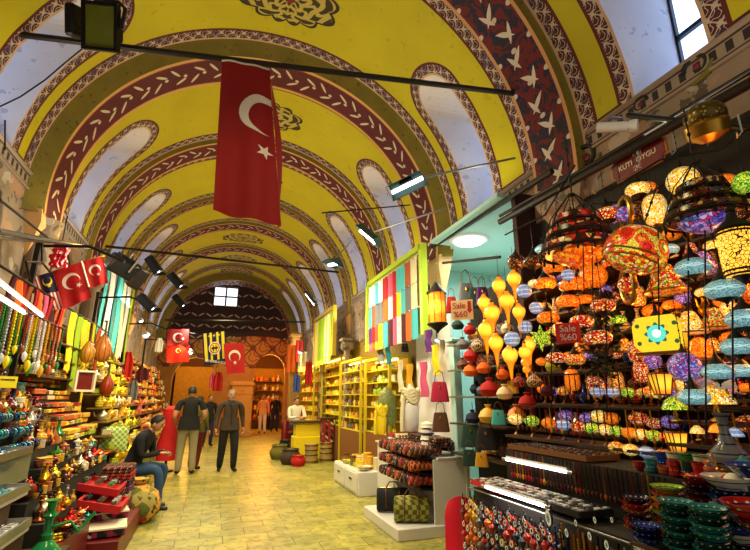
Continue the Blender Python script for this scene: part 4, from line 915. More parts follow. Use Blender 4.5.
PAL = {'red': '#b01410', 'gold': '#d8a020', 'orange': '#e06814', 'yellow': '#e8cc18', 'green': '#2c7c30', 'teal': '#1c7c80', 'blue': '#1c3c98', 'navy': '#101438', 'purple': '#5c2070', 'brown': '#54301a', 'cream': '#dccfa8', 'white': '#e4e0dc',
       'black': '#141214', 'silver': '#b0b0b4', 'turquoise': '#48b8c0', 'pink': '#d05880', 'copper': '#a85428', 'lime': '#98b820', 'maroon': '#500c18', 'grey': '#6c6c70', 'dark green': '#12342c'}
SAY = {k.split(':')[0]: k.split(':')[0].replace('_', ' ').replace('hanging ', '') for k in KIND}
CATS = {'oil lamp': 'lamp', 'coffee cup': 'cup', 'ceramic bowl': 'bowl', 'ceramic plate': 'plate', 'trinket box': 'box', 'folded textile': 'textile', 'folded shawl': 'shawl', 'rolled textile': 'textile', 'eye charm': 'charm', 'bead string': 'beads', 'handbag': 'bag', 'pouch': 'bag'}
CNT = {}
def one(kind, loc, scale, col, where, rz=0, rot=None, desc='', order='near end'):
    if not inframe(loc, 14): return None
    loc = Vector(loc) + Vector((0, 0, .004)); nm = SAY[kind.split(':')[0]]; key = (col, nm, where, desc); i = CNT.get(key, 0); CNT[key] = i + 1
    lab = '%s %s, %s from %s %s' % ((desc + ' ' if desc else '') + col, nm, nth(i), order, where)
    return spawn(kind, loc, lab, CATS.get(nm, nm), rz=rz, scale=scale, color=PAL[col], rot=rot)
def row(kinds, a, b, n, cols, where, sc, jit=.0, face=-PI / 2, rnd=.4, order='near end', drop=0):
    a, b = Vector(a), Vector(b)
    for i in range(n):
        if R.random() < drop: continue
        p = a.lerp(b, (i + .5) / n) + Vector((R.uniform(-jit, jit), R.uniform(-jit, jit), 0))
        k = R.choice(kinds); s = sc * R.uniform(.85, 1.15) * (.62 if 'pouch' in k and sc > .2 else 1)
        one(k, p, s, R.choice(cols), where, rz=face + R.uniform(-rnd, rnd), order=order)
def planks(name, x, y0, y1, z, dep, m, lab, t=.02):
    mb = MB(); mb.box((x + dep / 2, (y0 + y1) / 2, z - t / 2), (abs(dep), y1 - y0, t)); return solo(name, mb, m, lab, 'shelf', smooth=False)
# ================================================================ right near stall: charms, trays, bowls
m = MB(); m.box((2.62, 2.18, .46), (1.2, 2.46, .92)); solo('stall_counter', m, 'shop_dark', 'dark counter under the charm trays and the ceramic bowls', 'counter', smooth=False)
m = MB(); m.box((2.75, 2.13, 1.06), (.95, 2.36, .28)); solo('counter_riser', m, 'shop_dark', 'dark raised back step on the charm counter', 'counter', smooth=False)
COLS_A = ['red', 'blue', 'orange', 'navy', 'red', 'maroon', 'navy', 'gold', 'black', 'red', 'grey']; COLS_B = ['gold', 'brown', 'blue', 'copper', 'navy', 'silver', 'black', 'gold']
for k, (z, nm) in enumerate(((.9, 'top'), (.75, 'second'), (.6, 'third'), (.45, 'bottom'))):
    bar('hanging_rail', [(1.97, 1.8, z + .02), (1.97, 3.4, z + .02)], .006, 'steel', 'thin %s rail of eye charms along the counter front' % nm, 'rail', 5)
    for i in range(38):
        one('hanging_eye_charm', (1.95 - .05 * (i % 2), 2.36 + i * .0275, z - .02 * (i % 3)), .17, R.choice(COLS_A), 'of the %s charm rail' % nm)
    for i in range(26):
        one('hanging_bead_string', (1.95 - .03 * (i % 2), 1.82 + i * .022, z - .02 * (i % 3)), .2, R.choice(COLS_B), 'of the %s charm rail' % nm)
for k, (u, v, w) in enumerate(((549, 518, 17), (567, 533, 9), (590, 536, 9), (607, 545, 10), (576, 523, 7), (595, 520, 7), (612, 520, 6))):
    p = PX(u, v, 1.9); s = w * MPP(p)
    t = thing('hanging_evil_eye', 'glass eye disc, %s one, on the charm counter front' % (['largest of all'] + ['small ' + nth(i) for i in range(6)])[k], 'ornament', p, scale=s, rz=-.3)
    mm = MB(); mm.lathe([(.01, -.06), (.46, -.06), (.5, 0), (.46, .06), (.01, .06)], 24, M=Matrix.Rotation(PI / 2, 4, 'Y')); part('glass_disc', mm, 'evil_eye_disc', t)
    mm = MB(); mm.tube([(0, 0, .48), (0, 0, .9)], .03, 5); part('cord', mm, 'black_cloth', t)
# trays of little charms on the counter
for k, (y0, y1, x0, x1, z, m_, lab, cols, n) in enumerate(((2.92, 3.38, 1.98, 2.24, .955, 'red_plastic', 'red tray of small charms at the far corner of the charm counter', ['black', 'white', 'silver'], 8),
                                          (2.25, 2.9, 2.0, 2.24, .955, 'shop_dark', 'dark tray of pale and navy charms beside the glowing shelf tube', ['navy', 'black', 'silver', 'white'], 9),
                                          (2.45, 3.28, 2.28, 2.55, 1.215, 'mid_wood', 'wooden tray of dark charms over the orange lit shelf', ['navy', 'brown', 'maroon', 'black'], 9))):
    t = thing('display_tray', lab, 'tray', ((x0 + x1) / 2, (y0 + y1) / 2, z)); w, d = x1 - x0, y1 - y0
    mm = MB(); mm.box((0, 0, 0), (w, d, .012)); part('base', mm, m_, t, smooth=False); mm = MB()
    for s in (-1, 1): mm.box((s * w / 2, 0, .012), (.01, d, .035)); mm.box((0, s * d / 2, .012), (w, .01, .035))
    part('rim', mm, m_, t, smooth=False)
    for r_ in range(4):
        for c_ in range(n * 2 - 2):
            q = (x0 + w * (r_ + .5) / 4, y0 + d * (c_ + .5) / (n * 2 - 2), z + .008)
            one('trinket_box', q, .07, R.choice(cols), 'of the %s' % ['red charm tray', 'dark charm tray', 'wooden charm tray'][k], desc='tiny', rz=R.uniform(-.3, .3))
def tube(a, b, lab, m='tube_light', r=.01, e=True):
    t = thing('hanging_tube_lamp', lab, 'lamp', (Vector(a) + Vector(b)) / 2); c = t.location
    mm = MB(); mm.tube([Vector(a) - c, Vector(b) - c], r, 10); part('tube', mm, m, t)
    mm = MB(); d = (Vector(b) - Vector(a)).normalized()
    for p, s in ((Vector(a), -1), (Vector(b), 1)): mm.tube([p - c + d * s * .005, p - c + d * s * .05], r * 1.3, 10)
    part('end_cap', mm, 'steel', t)
    mm = MB(); mm.tube([Vector(a) - c + Vector((.0, 0, r * 1.8)), Vector(b) - c + Vector((0, 0, r * 1.8))], r * .9, 6); part('batten', mm, 'white_paint', t)
tube((1.97, 3.15, .965), (1.97, 2.5, .965), 'white tube lamp along the front edge of the charm counter')
tube((2.25, 3.27, 1.13), (2.25, 2.6, 1.13), 'white tube lamp over the orange lit shelf of the charm counter')
# bowls, plates, mugs, vases
def stack(kind, p, n, s, dz, cols, where, desc=''):
    for i in range(n): one(kind, (p[0], p[1], p[2] + i * dz * s), s, cols[i % len(cols)], where, rz=R.uniform(0, 6), order='bottom', desc=desc)
ST = [(2.02, 1.66, .93, 7, .15, ['teal', 'dark green'], 'of the front left bowl stack'), (2.0, 1.5, .93, 7, .155, ['teal', 'teal', 'dark green'], 'of the front middle bowl stack'),
      (2.0, 1.3, .93, 6, .17, ['lime', 'brown', 'maroon', 'black'], 'of the front right bowl stack'), (2.15, 1.8, .93, 8, .15, ['orange', 'gold', 'red', 'lime'], 'of the orange bowl stack'),
      (2.22, 1.68, .93, 10, .15, ['red', 'dark green', 'maroon'], 'of the tall back bowl stack'), (2.18, 1.52, .93, 8, .17, ['blue', 'navy', 'white'], 'of the blue bowl stack'),
      (2.16, 1.36, .93, 9, .16, ['red', 'blue', 'teal', 'red'], 'of the mixed edge bowl stack'), (2.1, 1.95, .93, 6, .14, ['copper', 'red', 'navy'], 'of the bowl stack beside the charms'),
      (2.0, 1.82, .93, 3, .13, ['blue', 'navy'], 'of the low corner bowl stack')]
for x, y, z, n, s, cols, w in ST: stack('ceramic_bowl', (x, y, z), n, s, .2, cols, w)
one('ceramic_bowl', (2.0, 1.3, 1.145), .24, 'red', 'of the wide open bowls', desc='large'); one('ceramic_bowl', (2.2, 1.42, 1.27), .2, 'blue', 'of the wide open bowls', desc='large'); one('ceramic_bowl', (2.18, 1.52, 1.21), .2, 'white', 'of the wide open bowls', desc='large')
for i, (u, k, c, s) in enumerate([(640, 'coffee_cup', 'red', .14), (652, 'mug', 'teal', .14), (664, 'coffee_cup', 'orange', .13), (676, 'mug', 'red', .16), (689, 'mug', 'dark green', .17), (701, 'mug', 'red', .17), (713, 'jar', 'copper', .17), (725, 'ewer', 'gold', .16), (745, 'jar', 'teal', .2)]):
    p = PX(u, 470, 2.33); one(k, (2.33, p.y, 1.2), s, c, 'of the front cups on the step', order='left')
for i, (u, k, c, s) in enumerate([(668, 'mug', 'blue', .18), (680, 'mug', 'cream', .2), (693, 'mug', 'green', .2), (707, 'mug', 'cream', .2), (722, 'coffee_cup', 'red', .2)]):
    p = PX(u, 460, 2.55); one(k, (2.52, p.y, 1.2), s, c, 'of the back cups on the step', order='left')
p = PX(730, 462, 2.38); one('vase', (2.38, p.y, 1.2), .3, 'grey', 'of the big vases', order='left')
t = thing('piggy_bank', 'cream and red piggy bank beside the grey vase', 'ornament', (2.2, PX(733, 473, 2.2).y, 1.2), rz=-1.9); mm = MB(); mm.ell((0, 0, .045), (.05, .036, .036)); part('body', mm, 'cream', t)
mm = MB(); mm.ell((-.045, 0, .05), (.02, .02, .02)); mm.tube([(-.05, 0, .05), (-.072, 0, .048)], .01, 8); part('head', mm, 'red_cloth', t)
for s in (-1, 1):
    for q in (-1, 1): mm = MB(); mm.tube([(.025 * q, .02 * s, .03), (.025 * q, .02 * s, 0)], .009, 6); part('leg', mm, 'cream', t)
# iznik tile board
@shader('iznik_tile')
def _(b):
    (x, y, z), v = coord(); c = mixc(arab(y, z, 60), '#dfe6ee', '#1c4c9c'); c = mixc(hyp((y * 12).sin(), (z * 12).sin()) < .3, c, '#b82c20'); setin(b, 'Base Color', c); b.inputs['Roughness'].default_value = .2
t = thing('tile_panel', 'blue and white flowered tile board leaning at the counter front', 'tile', (1.93, 1.72, .86), rot=(0, -.12, 0)); mm = MB(); mm.box((0, 0, 0), (.015, .22, .16)); part('tile', mm, 'iznik_tile', t, smooth=False)
mm = MB()
for s in (-1, 1): mm.box((0, s * .115, 0), (.02, .012, .184)); mm.box((0, 0, s * .086), (.02, .242, .012))
part('frame', mm, 'dark_wood', t, smooth=False)
# dark shelves with amber goods behind the lanterns
BK = ['amber']
for k, (z, nm) in enumerate(((1.3, 'lowest'), (1.55, 'second'), (1.85, 'third'), (2.12, 'fourth'), (2.4, 'fifth'), (2.68, 'top'))):
    planks('wall_shelf', 3.1, 1.0, 4.05, z, .35, 'dark_wood', '%s dark wall shelf behind the hanging lanterns' % nm)
    for i in range(22):
        y = 1.1 + i * .135
        kk = R.choice(['vase', 'table_lamp:mosaic_orange', 'table_lamp:mosaic_gold', 'table_lamp:mosaic_red', 'table_lamp:mosaic_multi', 'jar', 'ceramic_plate', 'table_lamp:mosaic_purple', 'table_lamp:mosaic_dark', 'ewer'])
        if kk.startswith('table_lamp'):
            cn = {'orange': 'orange', 'gold': 'gold', 'red': 'red', 'multi': 'multicoloured', 'purple': 'purple', 'dark': 'dark unlit'}[kk.split('_')[-1]]
            key = (cn, nm); CNT[key] = CNT.get(key, 0) + 1
            spawn(kk, (3.22, y, z), '%s mosaic table lamp, %s from the near end of the %s back wall shelf' % (cn, nth(CNT[key] - 1), nm), 'lamp', scale=.14 * R.uniform(.85, 1.1))
        elif kk == 'ceramic_plate': one(kk, (3.32, y, z + .07), .13, R.choice(['orange', 'gold', 'red', 'cream']), 'of the %s back wall shelf' % nm, rot=(PI / 2, 0, -PI / 2))
        else: one(kk, (3.22, y, z), .17, R.choice(['orange', 'gold', 'red', 'copper', 'blue', 'cream']), 'of the %s back wall shelf' % nm)
for k, (x, z, nm) in enumerate(((2.62, 1.52, 'lower'), (2.8, 1.78, 'upper'))):
    bar('hanging_rail', [(x, 1.5, z + .01), (x, 3.7, z + .01)], .006, 'black_metal', 'thin %s bead rail under the lantern shop shelves' % nm, 'rail', 5)
    for i in range(34): one('hanging_bead_string', (x, 1.55 + i * .062, z), .16, R.choice(['brown', 'maroon', 'gold', 'copper', 'navy', 'red']), 'of the %s bead rail' % nm)
# ================================================================ teal bag shop
PP = PY(457, 400, 5.52)
t = thing('display_post', 'pale teal square post rising from the white display stand', 'post', (PP.x, 5.52, .884)); mm = MB(); mm.box((0, 0, .73), (.12, .12, 1.46), bev=.01); part('post', mm, 'teal_paint', t); mm = MB(); mm.box((0, 0, 1.48), (.2, .2, .05), bev=.01); part('cap', mm, 'teal_paint', t); mm = MB(); mm.box((0, 0, .03), (.18, .18, .06), bev=.01); part('foot', mm, 'teal_paint', t)
mm = MB(); mm.box((3.33, 4.8, 1.5), (.03, 1.3, 3.0)); solo('bag_rack_back', mm, 'shop_dark', 'dark back board behind the pouches of the bag rack', 'panel', smooth=False)
for k, (z, nm) in enumerate(((1.05, 'lowest'), (1.4, 'second'), (1.72, 'third'), (2.05, 'fourth'), (2.38, 'top'))):
    row(['hanging_pouch:gold', 'hanging_pouch:plain', 'hanging_handbag:kilim', 'hanging_handbag:plain'], (3.1, 4.25, z - .08), (3.1, 5.1, z - .08), 7, ['red', 'brown', 'dark green', 'gold', 'navy', 'maroon', 'cream', 'grey'], 'of the %s bag rack shelf' % nm, .17)
bar('hanging_rod', [PX(443, 263, 2.9), PX(500, 257, 2.9)], .018, 'dark_iron', 'dark rod carrying the handbags under the pale ceiling', 'rod')
for u, v, w, k, c, lab, rz in ((452, 305, 11, 'plain', 'red', 'slim red handbag with brown strap, leftmost on the rod', .2), (467, 300, 17, 'plain', 'grey', 'grey green shoulder bag, second on the rod', .3), (476, 300, 14, 'plain', 'dark green', 'dark green bag behind the grey green one', .1), (483, 298, 13, 'plain', 'purple', 'purple handbag at the rod end near the lanterns', .3)):
    p = PX(u, v + 8, 2.9); s = w * MPP(p) * 1.1; spawn('hanging_handbag:' + k, p, lab, 'bag', scale=(s, s, s * 1.7), rz=-.6 + rz, color=PAL[c])
for i, (z, nm) in enumerate(((.95, 'lowest'), (1.3, 'second'), (1.62, 'third'), (1.95, 'fourth'), (2.28, 'top'))):
    planks('bag_shelf', 2.9, 4.2, 5.4, z, .4, 'dark_wood' if i < 2 else 'steel', '%s shelf of the bag rack behind the teal post' % nm)
for u, v, w, k, c in ((471, 362, 17, 'plain', 'red'), (471, 377, 17, 'plain', 'orange'), (484, 374, 16, 'plain', 'orange'), (479, 352, 18, 'kilim', 'cream'), (463, 350, 15, 'plain', 'grey'), (490, 397, 22, 'plain', 'red'), (505, 400, 18, 'plain', 'cream'), (489, 424, 22, 'gold', 'gold'), (473, 424, 16, 'plain', 'navy'), (458, 330, 14, 'plain', 'dark green'), (470, 335, 14, 'plain', 'red'), (483, 335, 14, 'kilim', 'brown'), (463, 370, 14, 'kilim', 'brown'), (528, 410, 20, 'plain', 'red'), (517, 422, 20, 'gold', 'orange'), (535, 388, 18, 'kilim', 'cream'), (548, 397, 16, 'plain', 'maroon'), (553, 372, 16, 'gold', 'lime'), (520, 388, 16, 'kilim', 'red'), (503, 380, 15, 'plain', 'orange')):
    p = PX(u, v, 2.78); s = w * MPP(p); one('hanging_pouch:' + k, p, s, c, 'of the pouches by the teal post', order='left')
for u, v, w, c, x in ((472, 447, 22, 'dark green', 2.75), (487, 450, 22, 'black', 2.75), (470, 466, 16, 'dark green', 2.6), (482, 467, 14, 'gold', 2.55), (499, 425, 15, 'turquoise', 2.7)):
    p = PX(u, v, x); s = w * MPP(p); spawn('hanging_handbag:plain', p, '%s soft bag hanging low between the teal post and the charm counter%s' % (c, ', upper one' if v < 455 and c == 'dark green' else ''), 'bag', scale=(s, s, s * 1.2), rz=-.7, color=PAL[c])
# ceiling light of the teal shop
t = thing('ceiling_lamp', 'round white ceiling lamp of the pale teal shop', 'lamp', PZ(469, 240, 3.925)); mm = MB(); mm.lathe([(.01, -.06), (.2, -.05), (.26, 0)], 24); part('diffuser', mm, 'tube_cool', t); mm = MB(); mm.lathe([(.27, -.02), (.3, 0), (.25, .004)], 24); part('rim', mm, 'white_paint', t)
# red plastic chair cover in front
t = thing('plastic_chair', 'bright red plastic chair back next to the white display stand', 'chair', (2.06, 3.7, 0), rz=-.51)
mm = MB(); mm.grid(lambda a, b: ((a - .5) * .29 * (1 - .5 * max(0, b - .75) ** 1.2 * 2), .16 + .1 * b - .07 * math.cos((a - .5) * 2.6), .3 + .46 * b - .06 * (2 * a - 1) ** 2 * b), 12, 12, thick=.03); part('backrest', mm, 'red_plastic', t)
mm = MB(); mm.box((0, .0, .3), (.29, .3, .035), bev=.015); part('seat', mm, 'red_plastic', t)
for sx in (-1, 1):
    for sy in (-1, 1): mm = MB(); mm.tube([(.12 * sx, .12 * sy, .29), (.13 * sx, .14 * sy, 0)], [.02, .015], 8); part('leg', mm, 'red_plastic', t)
for i in range(40): one('hanging_bead_string', (2.26, 1.9 + i * .034, 1.19), .15, R.choice(['maroon', 'brown', 'red', 'gold', 'navy', 'copper']), 'of the step edge beads')
# ================================================================ white display stand with kilim rolls
t = thing('display_stand', 'white display stand with dark shelves of kilim rolls', 'stand', (0, 0, 0))
mm = MB(); mm.box((2.64, 6.02, .065), (.96, 1.28, .13), bev=.008); part('plinth', mm, 'white_paint', t, smooth=False)
mm = MB(); mm.box((2.9, 5.41, .49), (.5, .03, .74)); part('side_panel', mm, 'white_paint', t, smooth=False)
mm = MB(); mm.box((3.11, 6.02, .5), (.03, 1.26, .74)); part('back_panel', mm, 'white_paint', t, smooth=False)
mm = MB(); mm.box((2.9, 6.64, .49), (.5, .03, .74)); part('side_panel', mm, 'white_paint', t, smooth=False)
mm = MB(); mm.box((2.92, 6.02, .873), (.42, 1.26, .02)); part('top_plate', mm, 'white_paint', t, smooth=False)
for z in (.5, .67, .84): mm = MB(); mm.box((2.78, 6.02, z), (.62, 1.2, .02), rot=(0, .12, 0)); part('shelf', mm, 'black_metal', t, smooth=False)
for z, nm in ((.52, 'lower'), (.69, 'middle'), (.86, 'top')):
    for i in range(8):
        one('rolled_textile', (2.58, 5.49 + i * .15, z + .034), (.36, .44, .38), ['red', 'orange', 'navy', 'brown', 'black'][(i * 2 + int(z * 10)) % 5], 'of the %s stand shelf' % nm, rz=PI / 2 + R.uniform(-.1, .1), desc='woven')
for i, (y, x) in enumerate(((5.6, 2.75), (5.95, 2.78), (6.3, 2.8), (5.7, 2.98))):
    for k in range(2): one('folded_textile', (x + .05, y, .99 + k * .062 - (.06 if i == 3 else 0)), .34, ['navy', 'brown', 'black', 'maroon'][(i + k) % 4], 'of the cloths on the display stand', rz=R.uniform(-.3, .3) + PI / 2)
@shader('green_check')
def _(b):
    (x, y, z), v = coord(); f = ((x * 55).sin() * (z * 55).sin()) * ((y * 55).cos() + .01) > 0
    c = mixc(((x * 60 + y * 60).sin() * (z * 60).sin()) > 0, '#94922c', '#4c4c14'); setin(b, 'Base Color', c); b.inputs['Roughness'].default_value = .7
def holdall(loc, lab, mt, L_, H_, rz):
    t = thing('holdall_bag', lab, 'bag', loc, rz=rz)
    mm = MB(); mm.lathe([(.02, -.5), (.44, -.49), (.5, -.46), (.5, 0), (.5, .46), (.44, .49), (.02, .5)], 20, M=Matrix.Translation((0, 0, H_ / 2)) @ Matrix.Diagonal((L_, H_ * .8, H_, 1)) @ Matrix.Rotation(PI / 2, 4, 'Y')); part('bag_body', mm, mt, t)
    for k in (-1, 1):
        mm = MB(); mm.tube([(k * L_ * .2 + .0, -H_ * .41 * math.cos(a), H_ / 2 + H_ * .51 * math.sin(a)) for a in [-.6 + i * .3 for i in range(13)]], .009, 6); part('strap', mm, 'leather_brown', t)
    mm = MB(); mm.tube([(-L_ * .2, 0, H_), (-L_ * .1, 0, H_ * 1.25), (L_ * .1, 0, H_ * 1.25), (L_ * .2, 0, H_)], .01, 6); part('handle', mm, 'leather_brown', t)
    mm = MB(); mm.tube([(-L_ * .4, 0, H_ * 1.0), (L_ * .4, 0, H_ * 1.0)], .006, 5); part('zip', mm, 'brass', t)
holdall((2.44, 5.62, .137), 'green checked holdall on the white plinth', 'green_check', .44, .29, -.38); holdall((2.42, 6.2, .137), 'black holdall behind the green checked one', 'black_cloth', .44, .29, -.38)
t = thing('shoe', 'dark shoe lying behind the green checked holdall', 'shoe', (2.9, 5.6, .135), rz=.4); mm = MB(); mm.ell((0, 0, .05), (.14, .05, .05)); part('upper', mm, 'navy', t); mm = MB(); mm.box((0, 0, .01), (.27, .09, .02), bev=.005); part('sole', mm, 'shoe_black', t)
# ================================================================ low drawer counter and its goods
t = thing('drawer_counter', 'low white counter with two drawers along the aisle', 'counter', (0, 0, 0)); mm = MB(); mm.box((2.7, 8.68, .19), (.5, 1.64, .38), bev=.01); part('body', mm, 'white_paint', t, smooth=False)
for k in (0, 1):
    mm = MB(); mm.box((2.44, 8.27 + k * .8, .2), (.02, .74, .3), bev=.004); d = part('drawer', mm, 'white_paint', t, smooth=False); mm = MB(); mm.box((2.425, 8.27 + k * .8, .24), (.02, .14, .02)); link('handle', mm.mesh('handle', 'black_metal'), d)
t = thing('side_counter', 'white glass counter behind the kilim stand', 'counter', (0, 0, 0)); mm = MB(); mm.box((2.95, 7.12, .45), (.6, .7, .9), bev=.01); part('body', mm, 'white_paint', t, smooth=False); mm = MB(); mm.box((2.95, 7.12, .91), (.66, .74, .02)); part('worktop', mm, 'cream', t, smooth=False)
row(['ceramic_bowl', 'trinket_box', 'tin'], (2.6, 7.95, .38), (2.6, 9.4, .38), 9, ['lime', 'yellow', 'brown', 'cream', 'maroon'], 'of the front drawer counter row', .24)
row(['folded_textile', 'trinket_box', 'tin'], (2.85, 7.95, .38), (2.85, 9.4, .38), 8, ['maroon', 'brown', 'cream', 'gold', 'red'], 'of the back drawer counter row', .32)
row(['folded_textile'], (2.9, 6.78, .922), (2.9, 7.35, .922), 2, ['cream', 'pink', 'white'], 'of the white glass counter', .34)
row(['folded_textile'], (2.9, 6.78, .995), (2.9, 7.35, .995), 2, ['red', 'white', 'cream'], 'of the upper glass counter layer', .3)
# bust forms with scarves
def scarf_col(col): return mat('scarf_' + col, PAL.get(col, col), .85)
for u, v, w, h, x, c1, lab in ((411, 431, 20, 46, 2.8, 'cream', 'cream scarf bust with fluffy shawl, left of the white hat pile'), (381, 434, 13, 30, 2.7, 'yellow', 'yellow ruffled scarf bust at the vitrine foot')):
    p = PX(u, v, x); k = MPP(p); p.z = max(p.z, .92); t = thing('display_bust', lab, 'bust', p); W_ = w * k / 2; H_ = h * k
    part('form', L([(W_ * .6, 0), (W_ * .8, H_ * .1), (W_ * .9, H_ * .5), (W_ * .5, H_ * .72), (W_ * .28, H_ * .8), (W_ * .3, H_ * .9), (W_ * .15, H_)], 16), 'white_paint' if c1 == 'cream' else 'yellow_cloth', t)
    mm = MB(); rr = random.Random(3)
    for q in range(5): mm.tube([(W_ * (.75 + .2 * math.sin(a * 3 + q)) * math.cos(a), W_ * .8 * math.sin(a), H_ * (.62 + .06 * q) + .02 * math.sin(a * 5 + q)) for a in [i * 2 * PI / 24 for i in range(24)]], W_ * .2, 6, closed=True)
    mm.tube([(-W_ * .9, -W_ * .3, H_ * .7), (-W_ * 1.1, -W_ * .4, H_ * .3), (-W_ * 1.1, -W_ * .4, 0)], W_ * .22, 6); part('scarf', mm, scarf_col(c1), t)
p = PX(427, 431, 2.7)
for i in range(5): 
    t = thing('knit_hat', 'pale striped hat, %s from the bottom of the hat pile' % nth(i), 'hat', (p.x, p.y, .92 + i * .075)); s = .085; part('crown', L([(s, 0), (s, .02), (s * .9, .06), (.01, .085)], 14), 'white_cloth' if i % 2 else 'cream', t); part('brim', L([(s * 1.02, 0), (s * 1.1, .01), (s * 1.02, .02)], 14), 'navy' if i % 2 else 'white_paint', t)
def drape(u, v0, v1, w, x, c, lab, gather=.5, cat='scarf', name='hanging_scarf'):
    p, q = PX(u, v0, x), PX(u, v1, x); H_ = p.z - q.z; W_ = w * MPP(p) / 2
    mm = MB(); mm.grid(lambda a, b: (.03 * math.sin(a * 14 + b * 2) + .01 * math.sin(b * 9), (a - .5) * 2 * W_ * (1 - gather * math.sin(PI * min(1, b * 1.3)) ** 2 * .8), -b * H_), 14, 14, thick=.006)
    return solo(name, mm, scarf_col(c), lab, cat, loc=p)
for a in ((409, 364, 397, 14, 3.1, 'gold', 'golden knotted scarf on the white panel, left of the magenta one'), (423, 362, 397, 14, 3.05, 'pink', 'magenta knotted scarf on the white panel'), (433, 358, 398, 10, 3.0, 'silver', 'silvery patterned scarf beside the magenta bag'), (400, 360, 392, 8, 3.12, 'cream', 'cream scarf at the left edge of the white panel'),
          (428, 330, 352, 12, 2.8, 'purple', 'purple scarf below the yellow drum lantern'), (435, 345, 375, 11, 2.75, 'yellow', 'yellow scarf under the purple one'), (441, 340, 372, 8, 2.72, 'cream', 'cream scarf next to the yellow one'), (380, 335, 362, 14, 2.95, 'grey', 'blue grey scarf under the left end of the scarf board'), (388, 335, 364, 8, 2.95, 'teal', 'teal scarf beside the blue grey one')): drape(*a)
m = MB(); m.box((3.22, 6.45, 1.85), (.03, 1.2, 1.9)); solo('white_back_panel', m, 'white_paint', 'plain white display panel behind the knotted scarves', 'panel', smooth=False)
for u, v, w, h, c, lab in ((440, 402, 19, 17, 'pink', 'magenta leather handbag hanging in front of the teal post'), (441, 432, 18, 16, 'brown', 'brown handbag hanging below the magenta one'), (405, 352, 8, 10, 'black', 'small black phone case hanging on the white panel')):
    p = PX(u, v, 2.6 if h > 11 else 3.0); s = w * MPP(p); spawn('hanging_handbag:plain', p, lab, 'bag', scale=(s, s, s * 1.3), rz=-.5, color='#a8103c' if c == 'pink' else PAL[c])
# yellow drum lantern with black bracket
p = PX(437, 308, 2.6); s = 17 * MPP(p); t = thing('hanging_drum_lantern', 'yellow lit drum lantern with dark top and base by the handbags', 'lantern', p, scale=s)
part('shade', L([(.5, -.9), (.52, -.4), (.52, .4), (.5, .9)], 20), 'gourd_glow', t); part('cap', L([(.62, .88), (.56, .98), (.3, 1.2), (.12, 1.5), (.05, 1.6)], 20), 'dark_iron', t); part('bottom_cup', L([(.02, -1.5), (.12, -1.35), (.4, -1.12), (.62, -.98), (.6, -.9)], 20), 'dark_iron', t); part('chain', chain(1, 3.0, 1.6), 'black_metal', t)
for sgn in (0,):
    mm = MB()
    for i in range(8): a = PI / 4 * i; mm.tube([(.53 * math.cos(a), .53 * math.sin(a), -.92), (.53 * math.cos(a), .53 * math.sin(a), .92)], .02, 4)
    part('cage', mm, 'dark_iron', t)
# ================================================================ scarf board
def board(x, y0, y1, z1, z0, rows, cols, lab, nm, fr='lime_paint', seed=1):
    rr = random.Random(seed); t = thing('scarf_board', lab, 'display board', (x, (y0 + y1) / 2, z0)); W_ = (y1 - y0) / 2; H_ = z1 - z0
    mm = MB(); mm.box((.03, 0, H_ / 2), (.03, 2 * W_, H_)); part('backing', mm, 'cream', t, smooth=False)
    mm = MB()
    for s in (-1, 1): mm.box((-.01, s * W_, H_ / 2), (.1, .09, H_ + .09))
    mm.box((-.01, 0, H_), (.1, 2 * W_, .09)); part('frame', mm, fr, t, smooth=False)
    n = 0
    for r_ in range(rows):
        zt = z1 - .12 - r_ * (H_ - .1) / rows; hl = (H_ - .1) / rows * (1.05 if r_ < rows - 1 else 1.15)
        bar('hanging_rail', [(x - .04, y0 + .08, zt), (x - .04, y1 - .08, zt)], .01, 'steel', '%s steel rail on the %s' % (nth(r_), nm), 'rail', 5)
        k = 11
        for i in range(k):
            c = cols[rr.randrange(len(cols))]; yy = y0 + .14 + (y1 - y0 - .28) * (i + .5) / k; w = (y1 - y0 - .28) / k * .48
            mb = MB(); mb.grid(lambda a, b: (x - .05 - .02 * math.sin(a * 7 + i) - .01 * r_ * 0, yy + (a - .5) * 2 * w, zt - b * hl * (1 + .0)), 6, 5, thick=.004)
            key = (c, nm, r_); CNT[key] = CNT.get(key, 0) + 1
            solo('hanging_scarf', mb, scarf_col(c), '%s scarf, %s from near end, %s row of the %s' % (c, nth(CNT[key] - 1), nth(r_), nm), 'scarf')
board(2.9, 6.03, 8.68, 3.88, 2.55, 3, ['orange', 'red', 'cream', 'yellow', 'pink', 'purple', 'grey', 'white', 'lime', 'copper', 'cream', 'maroon', 'turquoise'], 'big lime framed board of bright hanging scarves on the right wall', 'lime framed scarf board')
a, b_ = PX(316, 325, 2.9), PX(335, 309, 2.9)
board(2.9, b_.y, a.y, (a.z + b_.z) / 2 + .1, (a.z + b_.z) / 2 - 1.15, 1, ['yellow', 'cream', 'lime'], 'yellow lit cloth board further along the right wall', 'yellow cloth board', 'yellow_paint', 5)
